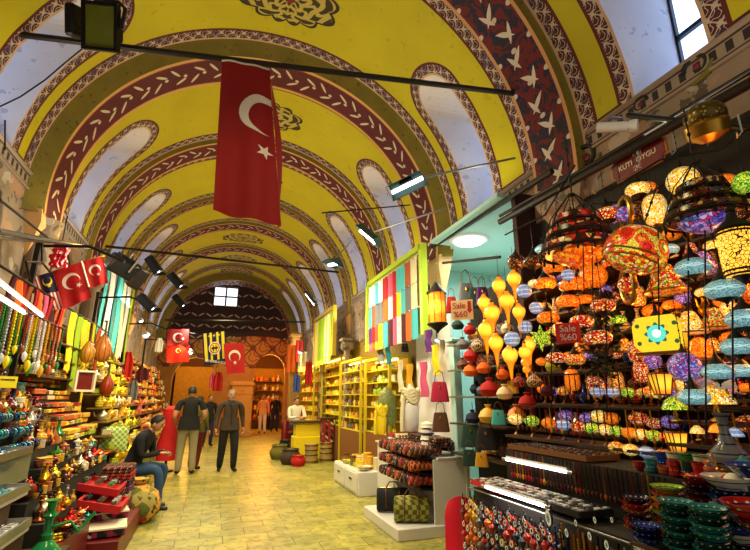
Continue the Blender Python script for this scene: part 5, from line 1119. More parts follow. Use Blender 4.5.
# ================================================================ vitrines with yellow goods
mat('vitrine_back', '#c8a40c', .6); mat('shelf_yellow', '#dcc828', .3)
def vitrine(y0, y1, z0, z1, nsh, kinds, cols, nm, x0=3.0, x1=3.4, per=.17, sc=.2, glass=True, fr='yellow_paint'):
    t = thing('vitrine', 'tall lit cabinet of yellow shelves, %s' % nm, 'cabinet', ((x0 + x1) / 2, (y0 + y1) / 2, 0))
    cx_, cy_ = (x0 + x1) / 2, (y0 + y1) / 2; w, d = x1 - x0, y1 - y0
    mm = MB()
    for sx in (-1, 1):
        for sy in (-1, 1): mm.box((sx * w / 2, sy * d / 2, z1 / 2), (.05, .05, z1))
    part('frame', mm, fr, t, smooth=False); mm = MB(); mm.box((0, 0, z0 / 2), (w - .02, d - .02, z0)); part('base', mm, 'mid_wood', t, smooth=False); mm = MB(); mm.box((0, 0, z1), (w, d, .05)); part('top', mm, fr, t, smooth=False)
    mm = MB(); mm.box((w / 2 - .02, 0, (z0 + z1) / 2), (.02, d, z1 - z0)); part('back_panel', mm, 'vitrine_back', t, smooth=False)
    mm = MB(); mm.tube([(0, -d / 2 + .1, z1 - .05), (0, d / 2 - .1, z1 - .05)], .015, 6); part('strip_lamp', mm, 'bulb_warm', t)
    for k in range(nsh):
        z = z0 + (z1 - z0) * k / nsh + .012
        mm = MB(); mm.box((0, 0, z - .008), (w - .04, d - .04, .016)); part('shelf', mm, 'shelf_yellow', t, smooth=False)
        row(kinds, (x0 + .13, y0 + .06, z), (x0 + .13, y1 - .06, z), int((y1 - y0) / per), cols, 'of the %s shelf, %s' % (nth(k), nm.replace(' from the kilim stand', ' yellow cabinet').replace('beside the lime framed scarf board', 'cabinet by the scarf board').replace('along the right wall', 'yellow cabinet')), sc, .01)
YC = ['yellow', 'gold', 'lime', 'yellow', 'gold', 'orange']
vitrine(7.78, 9.2, .95, 2.35, 6, ['jar', 'tin', 'bottle', 'vase', 'trinket_box'], ['yellow', 'lime', 'green', 'brown', 'gold', 'cream'], 'beside the lime framed scarf board')
vitrine(9.5, 11.2, .9, 2.45, 6, ['tin', 'jar', 'trinket_box', 'bottle'], ['yellow', 'brown', 'gold', 'grey', 'maroon'], 'second from the kilim stand')
vitrine(11.75, 14.0, .9, 2.7, 7, ['tin', 'jar', 'trinket_box', 'teapot'], YC, 'third from the kilim stand', per=.22, x0=3.16, x1=3.43)
vitrine(14.4, 17.2, .9, 2.7, 6, ['tin', 'jar', 'bottle'], YC + ['red'], 'furthest along the right wall', per=.26)
p = PX(387, 404, 2.86); s = 17 * MPP(p); t = thing('hat_form', 'tall green speckled dome hat form beside the vitrine', 'hat', (p.x, p.y, 1.15), scale=s); part('dome', L([(.5, 0), (.55, .4), (.55, 1.2), (.42, 1.8), (.2, 2.1), (.01, 2.2)], 18), 'goods_gold_thread', t, color='#1c5020'); part('foot', L([(.4, -.75 / s), (.4, -.7 / s), (.06, -.68 / s), (.06, 0)]), 'brass', t)
# carved stone pilaster and dark metal posts of the far shops
for y in (11.35, 14.2):
    m = MB(); m.box((3.2, y, 1.5), (.14, .12, 3.0), bev=.02); m.box((3.2, y, 2.9), (.3, .26, .22), bev=.04); m.box((3.2, y, 3.06), (.36, .3, .08), bev=.02); struct('column_stone', m, ['old_plaster'])
# counter with yellow box, stools and sacks
q = PZ(308, 462, 0); Y0 = q.y
t = thing('market_table', 'yellow draped table with dark top where the man in white sits', 'table', (0, 0, 0)); a, b_ = PY(297, 440, 12.3), PY(326, 440, 12.3)
mm = MB(); mm.box(((a.x + b_.x) / 2, 13.0, .3), (b_.x - a.x, .5, .6), bev=.02); part('yellow_front', mm, 'yellow_cloth', t, smooth=False); mm = MB(); mm.box(((a.x + b_.x) / 2, 13.0, .97), (b_.x - a.x + .1, .6, .05)); part('tabletop', mm, 'dark_wood', t, smooth=False); mm = MB(); mm.box(((a.x + b_.x) / 2, 13.0, .78), (b_.x - a.x - .1, .4, .34)); part('cash_box', mm, 'yellow_cloth', t, smooth=False)
for k, (u, v) in enumerate(((311, 463), (326, 461))):
    p = PZ(u, v, 0); s = 13 * MPP(p); t = thing('wicker_drum', 'banded wicker drum stool, %s in front of the yellow table' % ['left one', 'right one'][k], 'stool', p, scale=s); part('drum', L([(.02, 0), (.5, 0), (.52, .2), (.47, .75), (.52, 1.3), (.5, 1.4), (.02, 1.4)], 18), 'rattan', t)
    part('hoops', rings(0, [(.15, .53), (.6, .5), (.95, .5), (1.3, .53)], .04), 'dark_wood', t)
p = PY(326, 420, 12.0); t = thing('patterned_pedestal', 'red lozenge patterned pedestal on the right drum stool', 'pedestal', PZ(326, 461, 0) + Vector((0, 0, 13 * MPP(PZ(326, 461, 0)) * 1.4))); mm = MB(); mm.box((0, 0, .28), (.3, .3, .56)); part('block', mm, 'goods_kilim', t, color='#8c2010'); mm = MB(); mm.box((0, 0, .59), (.42, .34, .06), bev=.01); part('top_slab', mm, 'dark_wood', t)
# sacks
def sack(loc, s, mt, lab, top='rattan', nm='sack', cat='sack'):
    t = thing(nm, lab, cat, loc, scale=s, rz=R.uniform(0, 6)); mm = MB(); mm.grid(lambda a, b: ((.38 + .14 * math.sin(PI * min(1, b * 1.1)) + .02 * math.sin(a * 6.28 * 5 + b * 5)) * math.cos(a * 2 * PI), (.38 + .14 * math.sin(PI * min(1, b * 1.1)) + .02 * math.sin(a * 6.28 * 4)) * math.sin(a * 2 * PI), b * .7), 24, 8); part('sack_cloth', mm, mt, t)
    mm = MB(); mm.ell((0, 0, .55), (.4, .4, .18), 16, 8); part('heap', mm, top, t); mm = MB(); mm.tube([(.4 * math.cos(2 * PI * i / 20), .4 * math.sin(2 * PI * i / 20), .7) for i in range(20)], .04, 6, closed=True); part('rolled_rim', mm, mt, t)
for i, (u, v, s, mt, lab) in enumerate(((279, 459, .5, 'olive_cloth', 'olive sack with green heap, furthest left of the sacks'), (290, 464, .5, 'brown_jacket', 'brown sack in front of the yellow table'), (298, 466, .34, 'red_cloth', 'small red sack in front of the left drum stool'), (285, 450, .42, 'black_cloth', 'dark sack behind the olive one'))): sack(PZ(u, v, 0), s, mt, lab, 'olive_cloth')
t = thing('suitcase', 'dark red upright case leaning behind the sacks', 'suitcase', PZ(287, 446, 0) + Vector((.1, .5, 0)), rz=.4); mm = MB(); mm.box((0, 0, .42), (.5, .26, .8), bev=.06); part('shell', mm, 'plaque_red', t); mm = MB(); mm.tube([(-.1, 0, .82), (-.1, 0, .95), (.1, 0, .95), (.1, 0, .82)], .015, 6); part('handle', mm, 'black_metal', t)
# orange awnings and hangings by the far right pier
for u, v0, v1, w, y, c, lab in ((292, 345, 372, 9, 18.0, 'orange', 'orange cloth hanging on the far pier'), (300, 340, 362, 8, 16.2, 'red', 'red cloth hanging between pier and yellow board'), (303, 352, 372, 9, 15.5, 'cream', 'cream and red cloth under the red one'), (309, 362, 385, 7, 14.4, 'red', 'small red cloth left of the third vitrine'), (297, 375, 392, 6, 17.0, 'blue', 'small blue cloth by the seated man')):
    p = PY(u, v0, y); q = PY(u, v1, y); H_ = p.z - q.z; W_ = w * MPP(p) / 2
    mm = MB(); mm.grid(lambda a, b: ((a - .5) * 2 * W_, .03 * math.sin(a * 12), -b * H_), 8, 5, thick=.006); solo('hanging_cloth', mm, scarf_col(c), lab, 'cloth', loc=p)

for k, z in enumerate((.5, 1.0, 1.5, 2.0, 2.5)):
    planks('wall_shelf', 1.6, 25.9, 26.3, z, 2.0, 'mid_wood', '%s shelf seen through the right arched doorway' % nth(k))
    row(['jar', 'tin', 'vase', 'table_lamp:mosaic_gold'][:3], (1.7, 26.1, z), (3.5, 26.1, z), 8, ['cream', 'gold', 'orange', 'brown', 'white'], 'of the %s doorway shelf' % nth(k), .3, .02, 0, 2, 'left')
# ================================================================ left side: trays, tiers, hangings
def tray_case(x0, x1, y0, y1, z, lab, glass=False):
    t = thing('jewellery_tray', lab, 'tray', ((x0 + x1) / 2, (y0 + y1) / 2, z)); w, d = x1 - x0, y1 - y0
    mm = MB(); mm.box((0, 0, -.02), (w, d, .04)); part('base', mm, 'white_paint', t, smooth=False); mm = MB()
    for s in (-1, 1): mm.box((s * w / 2, 0, .01), (.015, d, .05)); mm.box((0, s * d / 2, .01), (w, .015, .05))
    part('rim', mm, 'steel', t, smooth=False)
    if glass:
        mm = MB(); mm.box((w / 2, 0, -.1), (.008, d, .2)); mm.box((0, -d / 2, -.1), (w, .008, .2)); part('glass_front', mm, 'case_glass', t, smooth=False)
mat('case_glass', '#cfe4ea', .05, 0, trans=.9)
TR = [(-1.42, -1.04, 2.7, 3.78, .82, 'lowest silver jewellery tray by the green glass hookah', 'lowest tray'), (-1.55, -1.16, 2.9, 4.05, .99, 'middle silver jewellery tray on the near left stall', 'middle tray'), (-1.75, -1.3, 3.1, 4.45, 1.2, 'topmost jewellery case with glass front on the near left stall', 'top tray')]
for k, (x0, x1, y0, y1, z, lab, nm) in enumerate(TR):
    tray_case(x0, x1, y0, y1, z, lab, k == 2)
    xa, xb = [(-1.16, -1.06), (-1.29, -1.17), (-1.74, -1.3)][k]; mm = MB(); mm.box(((xa + xb) / 2, (y0 + min(y1, 3.8)) / 2, (z - .05) / 2 if k < 2 else .49), (xb - xa, min(y1, 3.8) - y0, z - .05 if k < 2 else .98)); solo('stall_counter', mm, 'shop_brown', 'brown counter body under the %s' % lab.split(' by ')[0].split(' on ')[0], 'counter', smooth=False)
    for r_ in range(4):
        for c_ in range(11):
            one('bangle', (x0 + .04 + (x1 - x0 - .08) * (r_ + .5) / 4, y0 + (y1 - y0) * (c_ + .5) / 11, z + .002), .085, R.choice(['silver', 'silver', 'white', 'turquoise']), 'of row %s, %s' % (ORD[r_], nm), desc='tiny')
for k, z in enumerate((1.22, 1.34, 1.46)):
    bar('hanging_rail', [(-1.5 - .07 * k, 4.2, z), (-1.5 - .07 * k, 5.25, z)], .012, 'dark_wood', '%s wooden bangle rod above the glass jewellery case' % nth(k), 'rod', 6)
    for i in range(18):
        one('hanging_bangle', (-1.5 - .07 * k, 4.25 + i * .056, z - .025), .11, R.choice(['turquoise', 'teal', 'navy', 'silver', 'blue']), 'of the %s bangle rod' % nth(k), rot=(PI / 2 + R.uniform(-.2, .2), 0, 0))
# green glass hookah
p = PX(45, 548, -.95); t = thing('glass_hookah', 'green glass hookah with curved hose at the near left stall corner', 'hookah', (p.x, p.y, .52), scale=.42)
mat('green_glass', '#1c8c44', .1, 0); part('base', L([(.02, 0), (.2, 0), (.26, .12), (.22, .28), (.08, .42), (.09, .5)], 18), 'green_glass', t); part('stem', L([(.09, .5), (.05, .56), (.05, .72), (.11, .78), (.05, .84), (.07, .96), (.12, 1.0)], 14), 'green_glass', t)
part('hose', MB().tube([(.05, 0, .6), (.3, 0, .66), (.42, 0, .5), (.5, .1, .62), (.6, .12, .75)], .025, 8), 'green_glass', t)
mm = MB(); mm.box((-1.1, 4.15, .25), (.32, .66, .5)); solo('stall_counter', mm, 'shop_brown', 'low brown box under the green glass hookah', 'counter', smooth=False)
# stepped display
TC = ['gold', 'red', 'copper', 'gold', 'brown', 'yellow', 'gold', 'black', 'orange', 'maroon', 'cream', 'brown', 'green', 'gold', 'copper', 'navy', 'silver', 'maroon', 'teal', 'brown']
KS = [['oil_lamp', 'teapot', 'ewer', 'bangle'], ['oil_lamp', 'teapot', 'candlestick', 'trinket_box'], ['teapot', 'ewer', 'coffee_cup', 'oil_lamp'], ['trinket_box', 'coffee_cup', 'jar', 'oil_lamp'], ['teapot', 'candlestick', 'vase', 'bottle'],
      ['jar', 'ewer', 'coffee_cup', 'tin'], ['tin', 'vase', 'teapot', 'trinket_box'], ['jar', 'bottle', 'ewer', 'tin'], ['folded_textile', 'tin', 'jar']]
for k in range(9):
    x, z = -1.02 - .14 * k, .5 + .155 * k
    y0 = 5.32 if 2 < k < 6 else (4.55 if k < 6 else 4.9); y1 = 5.5 if k < 2 else (7.5 if k < 4 else 8.0)
    mm = MB(); mm.box((x - .065, (y0 + y1) / 2, z / 2 - .005), (.138, y1 - y0, z - .012)); solo('display_step', mm, 'shop_dark' if k else 'plaque_red', '%s step of the left trinket stall, counted from the aisle' % nth(k), 'step', smooth=False)
    ye = y1
    if k > 3:
        y1 = 6.5
        for q in range(2):
            row(['folded_shawl', 'folded_shawl', 'folded_textile'], (x - .07, 6.55, z - .008 + q * .064), (x - .07, ye - .05, z - .008 + q * .064), int((ye - 6.55) / .24), ['yellow', 'gold', 'orange', 'yellow', 'cream', 'brown', 'red', 'lime'], 'of step %s, layer %s, trinket stall' % (ORD[k], ORD[q]), .27, .005, PI / 2, .1)
    n = int((y1 - y0) / .13)
    row(KS[k], (x - .07, y0 + .05, z - .008), (x - .07, y1 - .05, z - .008), n, TC, 'of the %s trinket stall step' % nth(k), .175 + .012 * k, .006, 0, 3.1)
    if k < 9: row(KS[(k + 3) % 9], (x - .0, y0 + .1, z - .008), (x - .0, y1 - .1, z - .008), int(n * 1.05), TC, 'of the outer %s trinket stall step' % nth(k), .11, .005, 0, 3.1)
# red trays, flat boxes, textile stacks in front of the seated man
for i, (u, v, x, w, d, z, m_, lab) in enumerate(((92, 468, -1.05, .42, .55, .62, 'red_cloth', 'red velvet tray of dark trinkets above the flat boxes'), (96, 500, -1.0, .4, .5, .48, 'red_cloth', 'lower red velvet tray nearest the purple flat box'))):
    y = 6.05 + .55 * i if i == 0 else 5.95; t = thing('velvet_tray', lab, 'tray', (-1.02 if i else -1.12, y + (.1 if i else .32), z - (0 if i else .02)), rot=(0, .22, 0)); mm = MB(); mm.box((0, 0, 0), (w, d, .03)); part('base', mm, m_, t, smooth=False); mm = MB()
    for s in (-1, 1): mm.box((s * w / 2, 0, .03), (.03, d, .07)); mm.box((0, s * d / 2, .03), (w, .03, .07))
    part('rim', mm, m_, t, smooth=False)
    for q in range(14): one('trinket_box' if q % 3 else 'coffee_cup', (t.location.x - .13 + .13 * (q % 3), t.location.y - .2 + .1 * (q // 3), z + .05 - .03 * (q % 3 - 1)), .11, R.choice(['black', 'navy', 'maroon', 'silver', 'green']), 'of the %s velvet tray' % ['upper', 'lower'][i])
mm = MB(); mm.box((-.98, 6.3, .12), (.46, 1.5, .24), bev=.01); solo('low_platform', mm, 'plaque_red', 'low dark red platform under the flat boxes and cloth stack', 'platform', smooth=False)
for i, (x, y, z, m_, lab) in enumerate(((-.93, 5.95, .25, 'goods_kilim', 'white and purple patterned flat box at the platform corner'), (-1.0, 6.3, .33, 'goods_kilim', 'patterned flat box lying on top of the corner one'))):
    t = thing('flat_box', lab, 'box', (x, y, z), rz=.15 + .1 * i, scale=1); mm = MB(); mm.box((0, 0, .035), (.34, .62, .07), bev=.01); part('tray', mm, 'goods_kilim', t, color='#8c2450'); mm = MB(); mm.box((0, 0, .078), (.36, .64, .015)); part('lid', mm, 'cream', t)
for i in range(7): one('folded_textile', (-1.02 + R.uniform(-.01, .01), 6.85, .25 + i * .076), .46, ['maroon', 'brown', 'cream', 'purple', 'navy', 'red'][i % 6], 'of the cloth stack before the man', rz=PI / 2 + R.uniform(-.06, .06), order='bottom')
@shader('floral_bag')
def _(b):
    (x, y, z), v = coord(); V = vor(7, v); sp = Q.nt.nodes.new('ShaderNodeSeparateColor'); Q.nt.links.new(V.outputs['Color'], sp.inputs[0])
    c = ramp(Q(sp.outputs[0]), ['#a09048', '#7c7430', '#b0301c', '#c8b060', '#5c6428', '#d8a040']); c = mixc(nz(14, v) > .58, c, '#4c4418'); setin(b, 'Base Color', c); b.inputs['Roughness'].default_value = .9
t = thing('floral_sack', 'plump gold and red floral bag on the floor at the seated man', 'bag', (-.84, 7.37, 0)); mm = MB(); mm.lathe([(.02, 0), (.2, .01), (.29, .1), (.31, .22), (.26, .36), (.14, .44), (.08, .47), (.13, .54), (.02, .5)], 22); part('bag_body', mm, 'floral_bag', t); mm = MB(); mm.tube([(.085 * math.cos(2 * PI * i / 14), .085 * math.sin(2 * PI * i / 14), .468) for i in range(14)], .012, 5, closed=True); part('drawstring', mm, 'leather_brown', t)
@shader('green_weave')
def _(b):
    (x, y, z), v = coord(); f = ((x * 30).sin() + (z * 30).sin()).abs() < .6; c = mixc(f, '#8cb830', '#e4ecb0'); setin(b, 'Base Color', c); b.inputs['Roughness'].default_value = .8
p = PX(114, 440, -1.5); t = thing('cushion', 'pale green lattice cushion behind the seated man', 'cushion', p + Vector((0, 0, -.2)), scale=.42, rz=.3); part('cover', MB().grid(lambda a, b: ((a - .5), .14 * (1 - (2 * a - 1) ** 4) * (1 - (2 * b - 1) ** 4), b), 10, 10).grid(lambda a, b: ((a - .5), -.14 * (1 - (2 * a - 1) ** 4) * (1 - (2 * b - 1) ** 4), b), 10, 10), 'green_weave', t); part('piping', MB().tube([(-.5, 0, 0), (.5, 0, 0), (.5, 0, 1), (-.5, 0, 1)], .015, 5, closed=True), 'cream', t)
# textile shelves above
for k, (z, nm) in enumerate(((1.86, 'lowest'), (2.08, 'middle'), (2.3, 'top'))):
    planks('textile_shelf', -2.33, 6.3, 8.7, z, .42, 'dark_wood', '%s dark textile shelf over the trinket steps' % nm)
    for i in range(8):
        n = 2
        for q in range(n): one('folded_textile', (-2.1, 6.45 + i * .3, z + q * .052), .32, R.choice(['yellow', 'gold', 'orange', 'yellow', 'brown', 'cream', 'red']), 'of the %s textile shelf' % nm, rz=PI / 2 + R.uniform(-.1, .1))
# stall frame, hanging chains, ribbons, scarves
for y, lab in ((5.95, 'nearest'), (8.9, 'second'), (12.0, 'third'), (15.2, 'fourth')):
    t = thing('stall_post', 'dark iron post of the left stalls, %s one' % lab, 'post', (-2.05, y, 0)); mm = MB(); mm.box((0, 0, 1.7), (.05, .05, 3.4)); part('post', mm, 'dark_iron', t); mm = MB(); mm.tube([(0, 0, 3.3), (.5, 0, 3.35), (.9, 0, 3.2)], .018, 6); part('arm', mm, 'dark_iron', t)
bar('hanging_rail', [(-1.95, 2.6, 2.78), (-1.95, 9.5, 2.78)], .015, 'dark_iron', 'dark rail carrying the ribbons and yellow scarves of the left stall', 'rail')
bar('hanging_rail', [(-1.8, 2.6, 2.42), (-1.8, 6.6, 2.42)], .012, 'dark_iron', 'lower rail carrying long bead strings on the left stall', 'rail')
for i in range(46): one('hanging_bead_string', (-1.8 - .05 * (i % 2), 3.6 + i * .065, 2.4), R.uniform(.3, .48), R.choice(['silver', 'gold', 'brown', 'white', 'yellow', 'green', 'copper']), 'of the long bead rail')
def cloth(x, y, z1, z0, w, c, lab, name='hanging_scarf', cat='scarf', m=None, taper=0, color=None, rzx=0):
    ph = R.uniform(0, 6); H_ = z1 - z0
    mm = MB(); mm.grid(lambda a, b: (.02 * math.sin(a * 9 + ph) + .015 * math.sin(b * 5 + ph), (a - .5) * w * (1 - taper * b), -b * H_ * (1 + .03 * math.sin(a * 8 + ph))), 8, 8, thick=.005)
    return solo(name, mm, m or scarf_col(c), lab, cat, loc=Vector((x, y, z1)), color=color)
for i, c in enumerate(['maroon', 'orange', 'red', 'copper', 'red', 'orange', 'pink', 'red', 'maroon', 'orange', 'red', 'orange']):
    cloth(-1.95, 5.25 + i * .15, 2.76, 2.3 - .03 * (i % 3), .08, c, '%s ribbon, %s from the near end of the ribbons beside the striped flag' % (c, nth(i)))
for i, (y, w, z0, c) in enumerate([(7.35, .3, 1.95, 'yellow'), (7.72, .26, 1.75, 'lime'), (8.05, .3, 1.7, 'yellow'), (8.4, .16, 1.4, 'yellow'), (8.9, .12, 2.0, 'orange')]):
    cloth(-1.93, y, 2.76, z0, w, c, '%s shawl below the large crescent flag, %s from the near end' % (c, nth(i)), 'hanging_shawl', 'shawl', taper=.25)
for i, c in enumerate(['turquoise', 'white', 'teal', 'grey', 'turquoise', 'cream', 'teal', 'white', 'lime']):
    cloth(-2.1 + .04 * (i % 3), 9.55 + i * .3, 4.3 - .05 * (i % 2), 2.6 - .1 * (i % 3), .26, c, '%s shawl in the turquoise group on the left wall, %s from near' % (c, nth(i)), 'hanging_shawl', 'shawl')
bar('hanging_rail', [(-2.15, 9.3, 4.32), (-2.15, 12.3, 4.32)], .015, 'dark_iron', 'high rail carrying the turquoise shawls', 'rail')
for i, (u, v, w, c, x) in enumerate(((103, 348, 16, '#c8742c', -1.75), (88, 352, 13, '#b8801c', -1.8), (107, 385, 12, '#b03c14', -1.7))):
    p = PX(u, v, x); s = w * MPP(p); t = thing('hanging_oud', ['striped wooden lute with rounded back, largest left of the turquoise shawls', 'smaller golden lute beside the yellow shawls', 'small red brown lute under the striped one'][i], 'instrument', p, scale=s, rot=(0, .0, .8))
    mm = MB()
    for q in range(8): mm.lathe([(.02, -.9), (.3, -.75), (.5, -.35), (.48, .1), (.25, .6), (.08, .85)], 24) if q == 0 else None
    mats_ = mat('oud_%d' % i, c, .35, noise=.4, scale=9); part('body', mm, mats_, t); mm = MB()
    for q in range(10): a = 2 * PI * q / 10; mm.tube([(.51 * r * math.cos(a), .51 * r * math.sin(a), z) for r, z in ((.6, -.76), (1, -.35), (.96, .1), (.5, .6), (.16, .86))], .015, 4)
    part('ribs', mm, 'dark_wood', t); mm = MB(); mm.box((0, 0, 1.25), (.1, .07, .85)); mm.box((0, .08, 1.7), (.12, .2, .08)); part('neck', mm, 'dark_wood', t)
p = PX(81, 381, -1.85); t = thing('framed_box', 'dark square box with pale frame above the yellow textiles', 'box', p, rz=.9); s = 20 * MPP(p); mm = MB(); mm.box((0, 0, 0), (s, .12, s * .9)); part('box', mm, 'plaque_red', t, smooth=False); mm = MB()
for a in (-1, 1): mm.box((a * s * .5, -.02, 0), (.03, .16, s)); mm.box((0, -.02, a * s * .47), (s, .16, .03))
part('frame', mm, 'cream', t, smooth=False)
mat('price_yellow', '#e4d010', .5); p = PX(7, 382, -1.75); t = thing('hanging_price_card', 'yellow price card at the left picture edge', 'sign', p, rz=.9); mm = MB(); mm.box((0, 0, 0), (.17, .008, .1)); part('card', mm, 'price_yellow', t, smooth=False); mm = MB(); mm.box((0, -.006, .02), (.12, .004, .012)); part('printed_line', mm, 'dark_wood', t, smooth=False)
cloth(-1.9, 4.9, 2.05, 1.6, .3, 'black', 'black cloth hanging among the bead strings', m='black_cloth', name='hanging_cloth', cat='cloth'); cloth(-1.75, 4.75, 1.6, 1.45, .12, 'lime', 'lime green tag beneath the black hanging cloth', name='hanging_tag', cat='tag')
# middle and far left stalls: rising shelves of small shiny goods
FS = [(8.75, 11.9, 'yellow bay', ['yellow', 'gold', 'lime', 'yellow', 'gold', 'cream'], ['tin', 'jar', 'trinket_box', 'teapot', 'folded_textile']), (12.1, 15.1, 'red slipper bay', ['red', 'gold', 'orange', 'maroon', 'gold', 'pink', 'brown'], ['slipper', 'slipper', 'trinket_box', 'hanging_pouch:gold', 'tin']),
      (15.4, 18.2, 'golden bay', ['gold', 'orange', 'cream', 'gold', 'red', 'copper'], ['slipper', 'tin', 'trinket_box', 'hanging_pouch:gold']), (18.4, 21.2, 'far bay', ['gold', 'cream', 'orange', 'brown'], ['slipper', 'tin', 'jar'])]
for y0, y1, nm, cols, kinds in FS:
    for k in range(11):
        x, z = -1.25 - .085 * k, .35 + .22 * k
        mm = MB(); mm.box((x - .12, (y0 + y1) / 2, z - .015), (.24, y1 - y0, .02)); solo('display_shelf', mm, 'shop_gold' if 'yellow' in nm else 'mid_wood', '%s shelf of the %s, counted from the floor' % (nth(k), nm), 'shelf', smooth=False)
        sp = .21 if y0 < 12 else (.26 if y0 < 18 else .34)
        row(kinds, (x - .1, y0 + .05, z), (x - .1, y1 - .05, z), int((y1 - y0) / sp), cols, 'of the %s shelf, %s' % (nth(k), nm), .24 if y0 < 12 else .27, .01, 0, .8, drop=.05)
for u, v0, v1, w, y, c, lab in ((129, 352, 382, 11, 12.0, 'red', 'bright red dress hanging on a pale hanger at the left'), (120, 352, 378, 8, 12.0, 'black', 'black garment left of the red dress'), (134, 380, 400, 10, 12.0, 'grey', 'grey garment below the red dress'), (143, 368, 380, 12, 12.3, 'maroon', 'dark red cloth right of the red dress'), (219, 372, 391, 9, 14.5, 'red', 'red cloth hanging below the striped club banner'), (213, 373, 388, 5, 14.8, 'pink', 'pink cloth left of the red one under the club banner'), (160, 338, 352, 7, 12.5, 'white', 'small white cloth left of the hanging far flags')):
    p = PY(u, v0, y); q = PY(u, v1, y); H_ = p.z - q.z; W_ = w * MPP(p) / 2
    mm = MB(); mm.grid(lambda a, b: ((a - .5) * 2 * W_ * (.5 + .5 * min(1, b * 3)), .03 * math.sin(a * 12), -b * H_), 8, 6, thick=.006); solo('hanging_cloth', mm, scarf_col(c), lab, 'cloth', loc=p)
# bundle and red dress form near the standing man
p = PZ(153, 470, 0); t = thing('cloth_bundle', 'tall olive patterned bundle left of the standing man', 'bundle', (-1.08, 9.9, 0), scale=(.75, .75, .95)); mm = MB(); mm.lathe([(.02, 0), (.22, 0), (.25, .3), (.22, .7), (.18, 1.0), (.2, 1.15), (.05, 1.22)], 16); part('cloth', mm, 'floral_bag', t, color='#6c6430'); mm = MB(); mm.tube([(.2 * math.cos(2 * PI * i / 16), .2 * math.sin(2 * PI * i / 16), .95) for i in range(16)], .02, 5, closed=True); part('cord', mm, 'leather_brown', t)
t = thing('dress_form', 'red dress on a stand between bundle and standing man', 'mannequin', (-.86, 11.9, 0)); part('dress', L([(.26, .25), (.22, .6), (.15, .95), (.19, 1.2), (.17, 1.35), (.06, 1.42)], 16), 'red_cloth', t); part('stand', L([(.18, 0), (.18, .03), (.03, .05), (.03, .4)], 12), 'dark_iron', t)
# left wall pieces: dark arched recesses and pale columns
for y in (5.0, 7.6):
    pass
for k, y in enumerate((6.62, 9.35)):
    m = MB(); m.lathe([(.16, 2.9), (.15, 3.55), (.2, 3.62), (.17, 3.68), (.24, 3.82)], 16, M=Matrix.Translation((-2.28, y, 0))); struct('column_stone', m, ['old_plaster'])
@shader('dark_window')
def _(b):
    (x, y, z), v = coord(); c = mixc(nz(3, v, 4), '#1c2a24', '#34402c'); setin(b, 'Base Color', c); b.inputs['Roughness'].default_value = .3
for k, (yc, w) in enumerate(((5.15, .95), (7.9, .9), (10.7, .9))):
    m = MB(); n = 14; P = [(yc - w / 2, 2.85), (yc + w / 2, 2.85)] + [(yc + w / 2 * math.cos(PI * i / n), 3.35 + w * .55 * math.sin(PI * i / n)) for i in range(n + 1)]
    m.add([(XL + .015, y, z) for y, z in P] , [tuple(range(len(P)))]); m.tube([(XL + .03, y, z) for y, z in P[1:]], .035, 6, mi=1)
    struct('window_recess', m, ['dark_window', 'old_plaster'])
tube(PX(-8, 277, -1.75), PX(42, 316, -1.75), 'upper white tube lamp at the left picture edge', 'tube_light', .012); tube(PX(-8, 293, -1.6), PX(24, 313, -1.6), 'lower white tube lamp at the left picture edge', 'tube_light', .011)
m_ = [(60, 254, 9, 'cluster of red beads hanging over the striped flag')]
p = PX(60, 254, -1.9); t = thing('hanging_bead_cluster', 'cluster of shiny red beads hanging above the striped flag', 'beads', p); mm = MB()
for i in range(60): mm.ell((R.uniform(-.07, .07), R.uniform(-.07, .07), R.uniform(-.16, .16)), (.025, .025, .03), 6, 4)
o = part('beads', mm, 'red_plastic', t); o['kind'] = 'stuff'; mm = MB(); mm.tube([(0, 0, .1), (0, 0, .5)], .008, 5); part('cord', mm, 'black_metal', t)
# ================================================================ flags and banners
def decal(surf, polys, name, m, parent, off, both=True):
    """flat 2D shapes in a flag's (a, b) space laid on its waving surface"""
    for poly in polys:
        poly = [(min(a, .985), b) for a, b in poly]; poly = [p for i, p in enumerate(poly) if not (p[0] > .98 and poly[i - 1][0] > .98 and poly[(i + 1) % len(poly)][0] > .98)]
        k = len(poly); r = delaunay_2d_cdt([Vector(p) for p in poly], [(i, (i + 1) % k) for i in range(k)], [], 1, 1e-6); V = r[0]
        for s in ((-1, 1) if both else (1,)):
            mb = MB(); mb.add([surf(p.x, p.y, off * s) for p in V], [tuple(f) for f in r[2]]); part(name, mb, m, parent, smooth=False)
def crescent(cx, cy, r, asp, rot=0, open_=.0):
    """crescent outline; asp = width / height of the flag so that it stays round"""
    o = []; R1, R2, d = r, r * .8, r * .25
    xi = (d * d + R1 * R1 - R2 * R2) / (2 * d); a1 = math.acos(max(-1, min(1, xi / R1))); a2 = math.acos(max(-1, min(1, (xi - d) / R2)))
    for i in range(25): a = a1 + (2 * PI - 2 * a1) * i / 24; o.append((R1 * math.cos(a), R1 * math.sin(a)))
    for i in range(1, 24): a = (2 * PI - a2) - (2 * PI - 2 * a2) * i / 24; o.append((d + R2 * math.cos(a), R2 * math.sin(a)))
    c, s = math.cos(rot), math.sin(rot); return [(cx + (x * c - y * s) / asp, cy + (x * s + y * c)) for x, y in o]
def _x(): pass
def star(cx, cy, r, asp, rot=0):
    o = []
    for i in range(10): q = r if i % 2 == 0 else r * .4; a = PI + rot + i * PI / 5; o.append((cx + q * math.cos(a) / asp, cy + q * math.sin(a)))
    return o
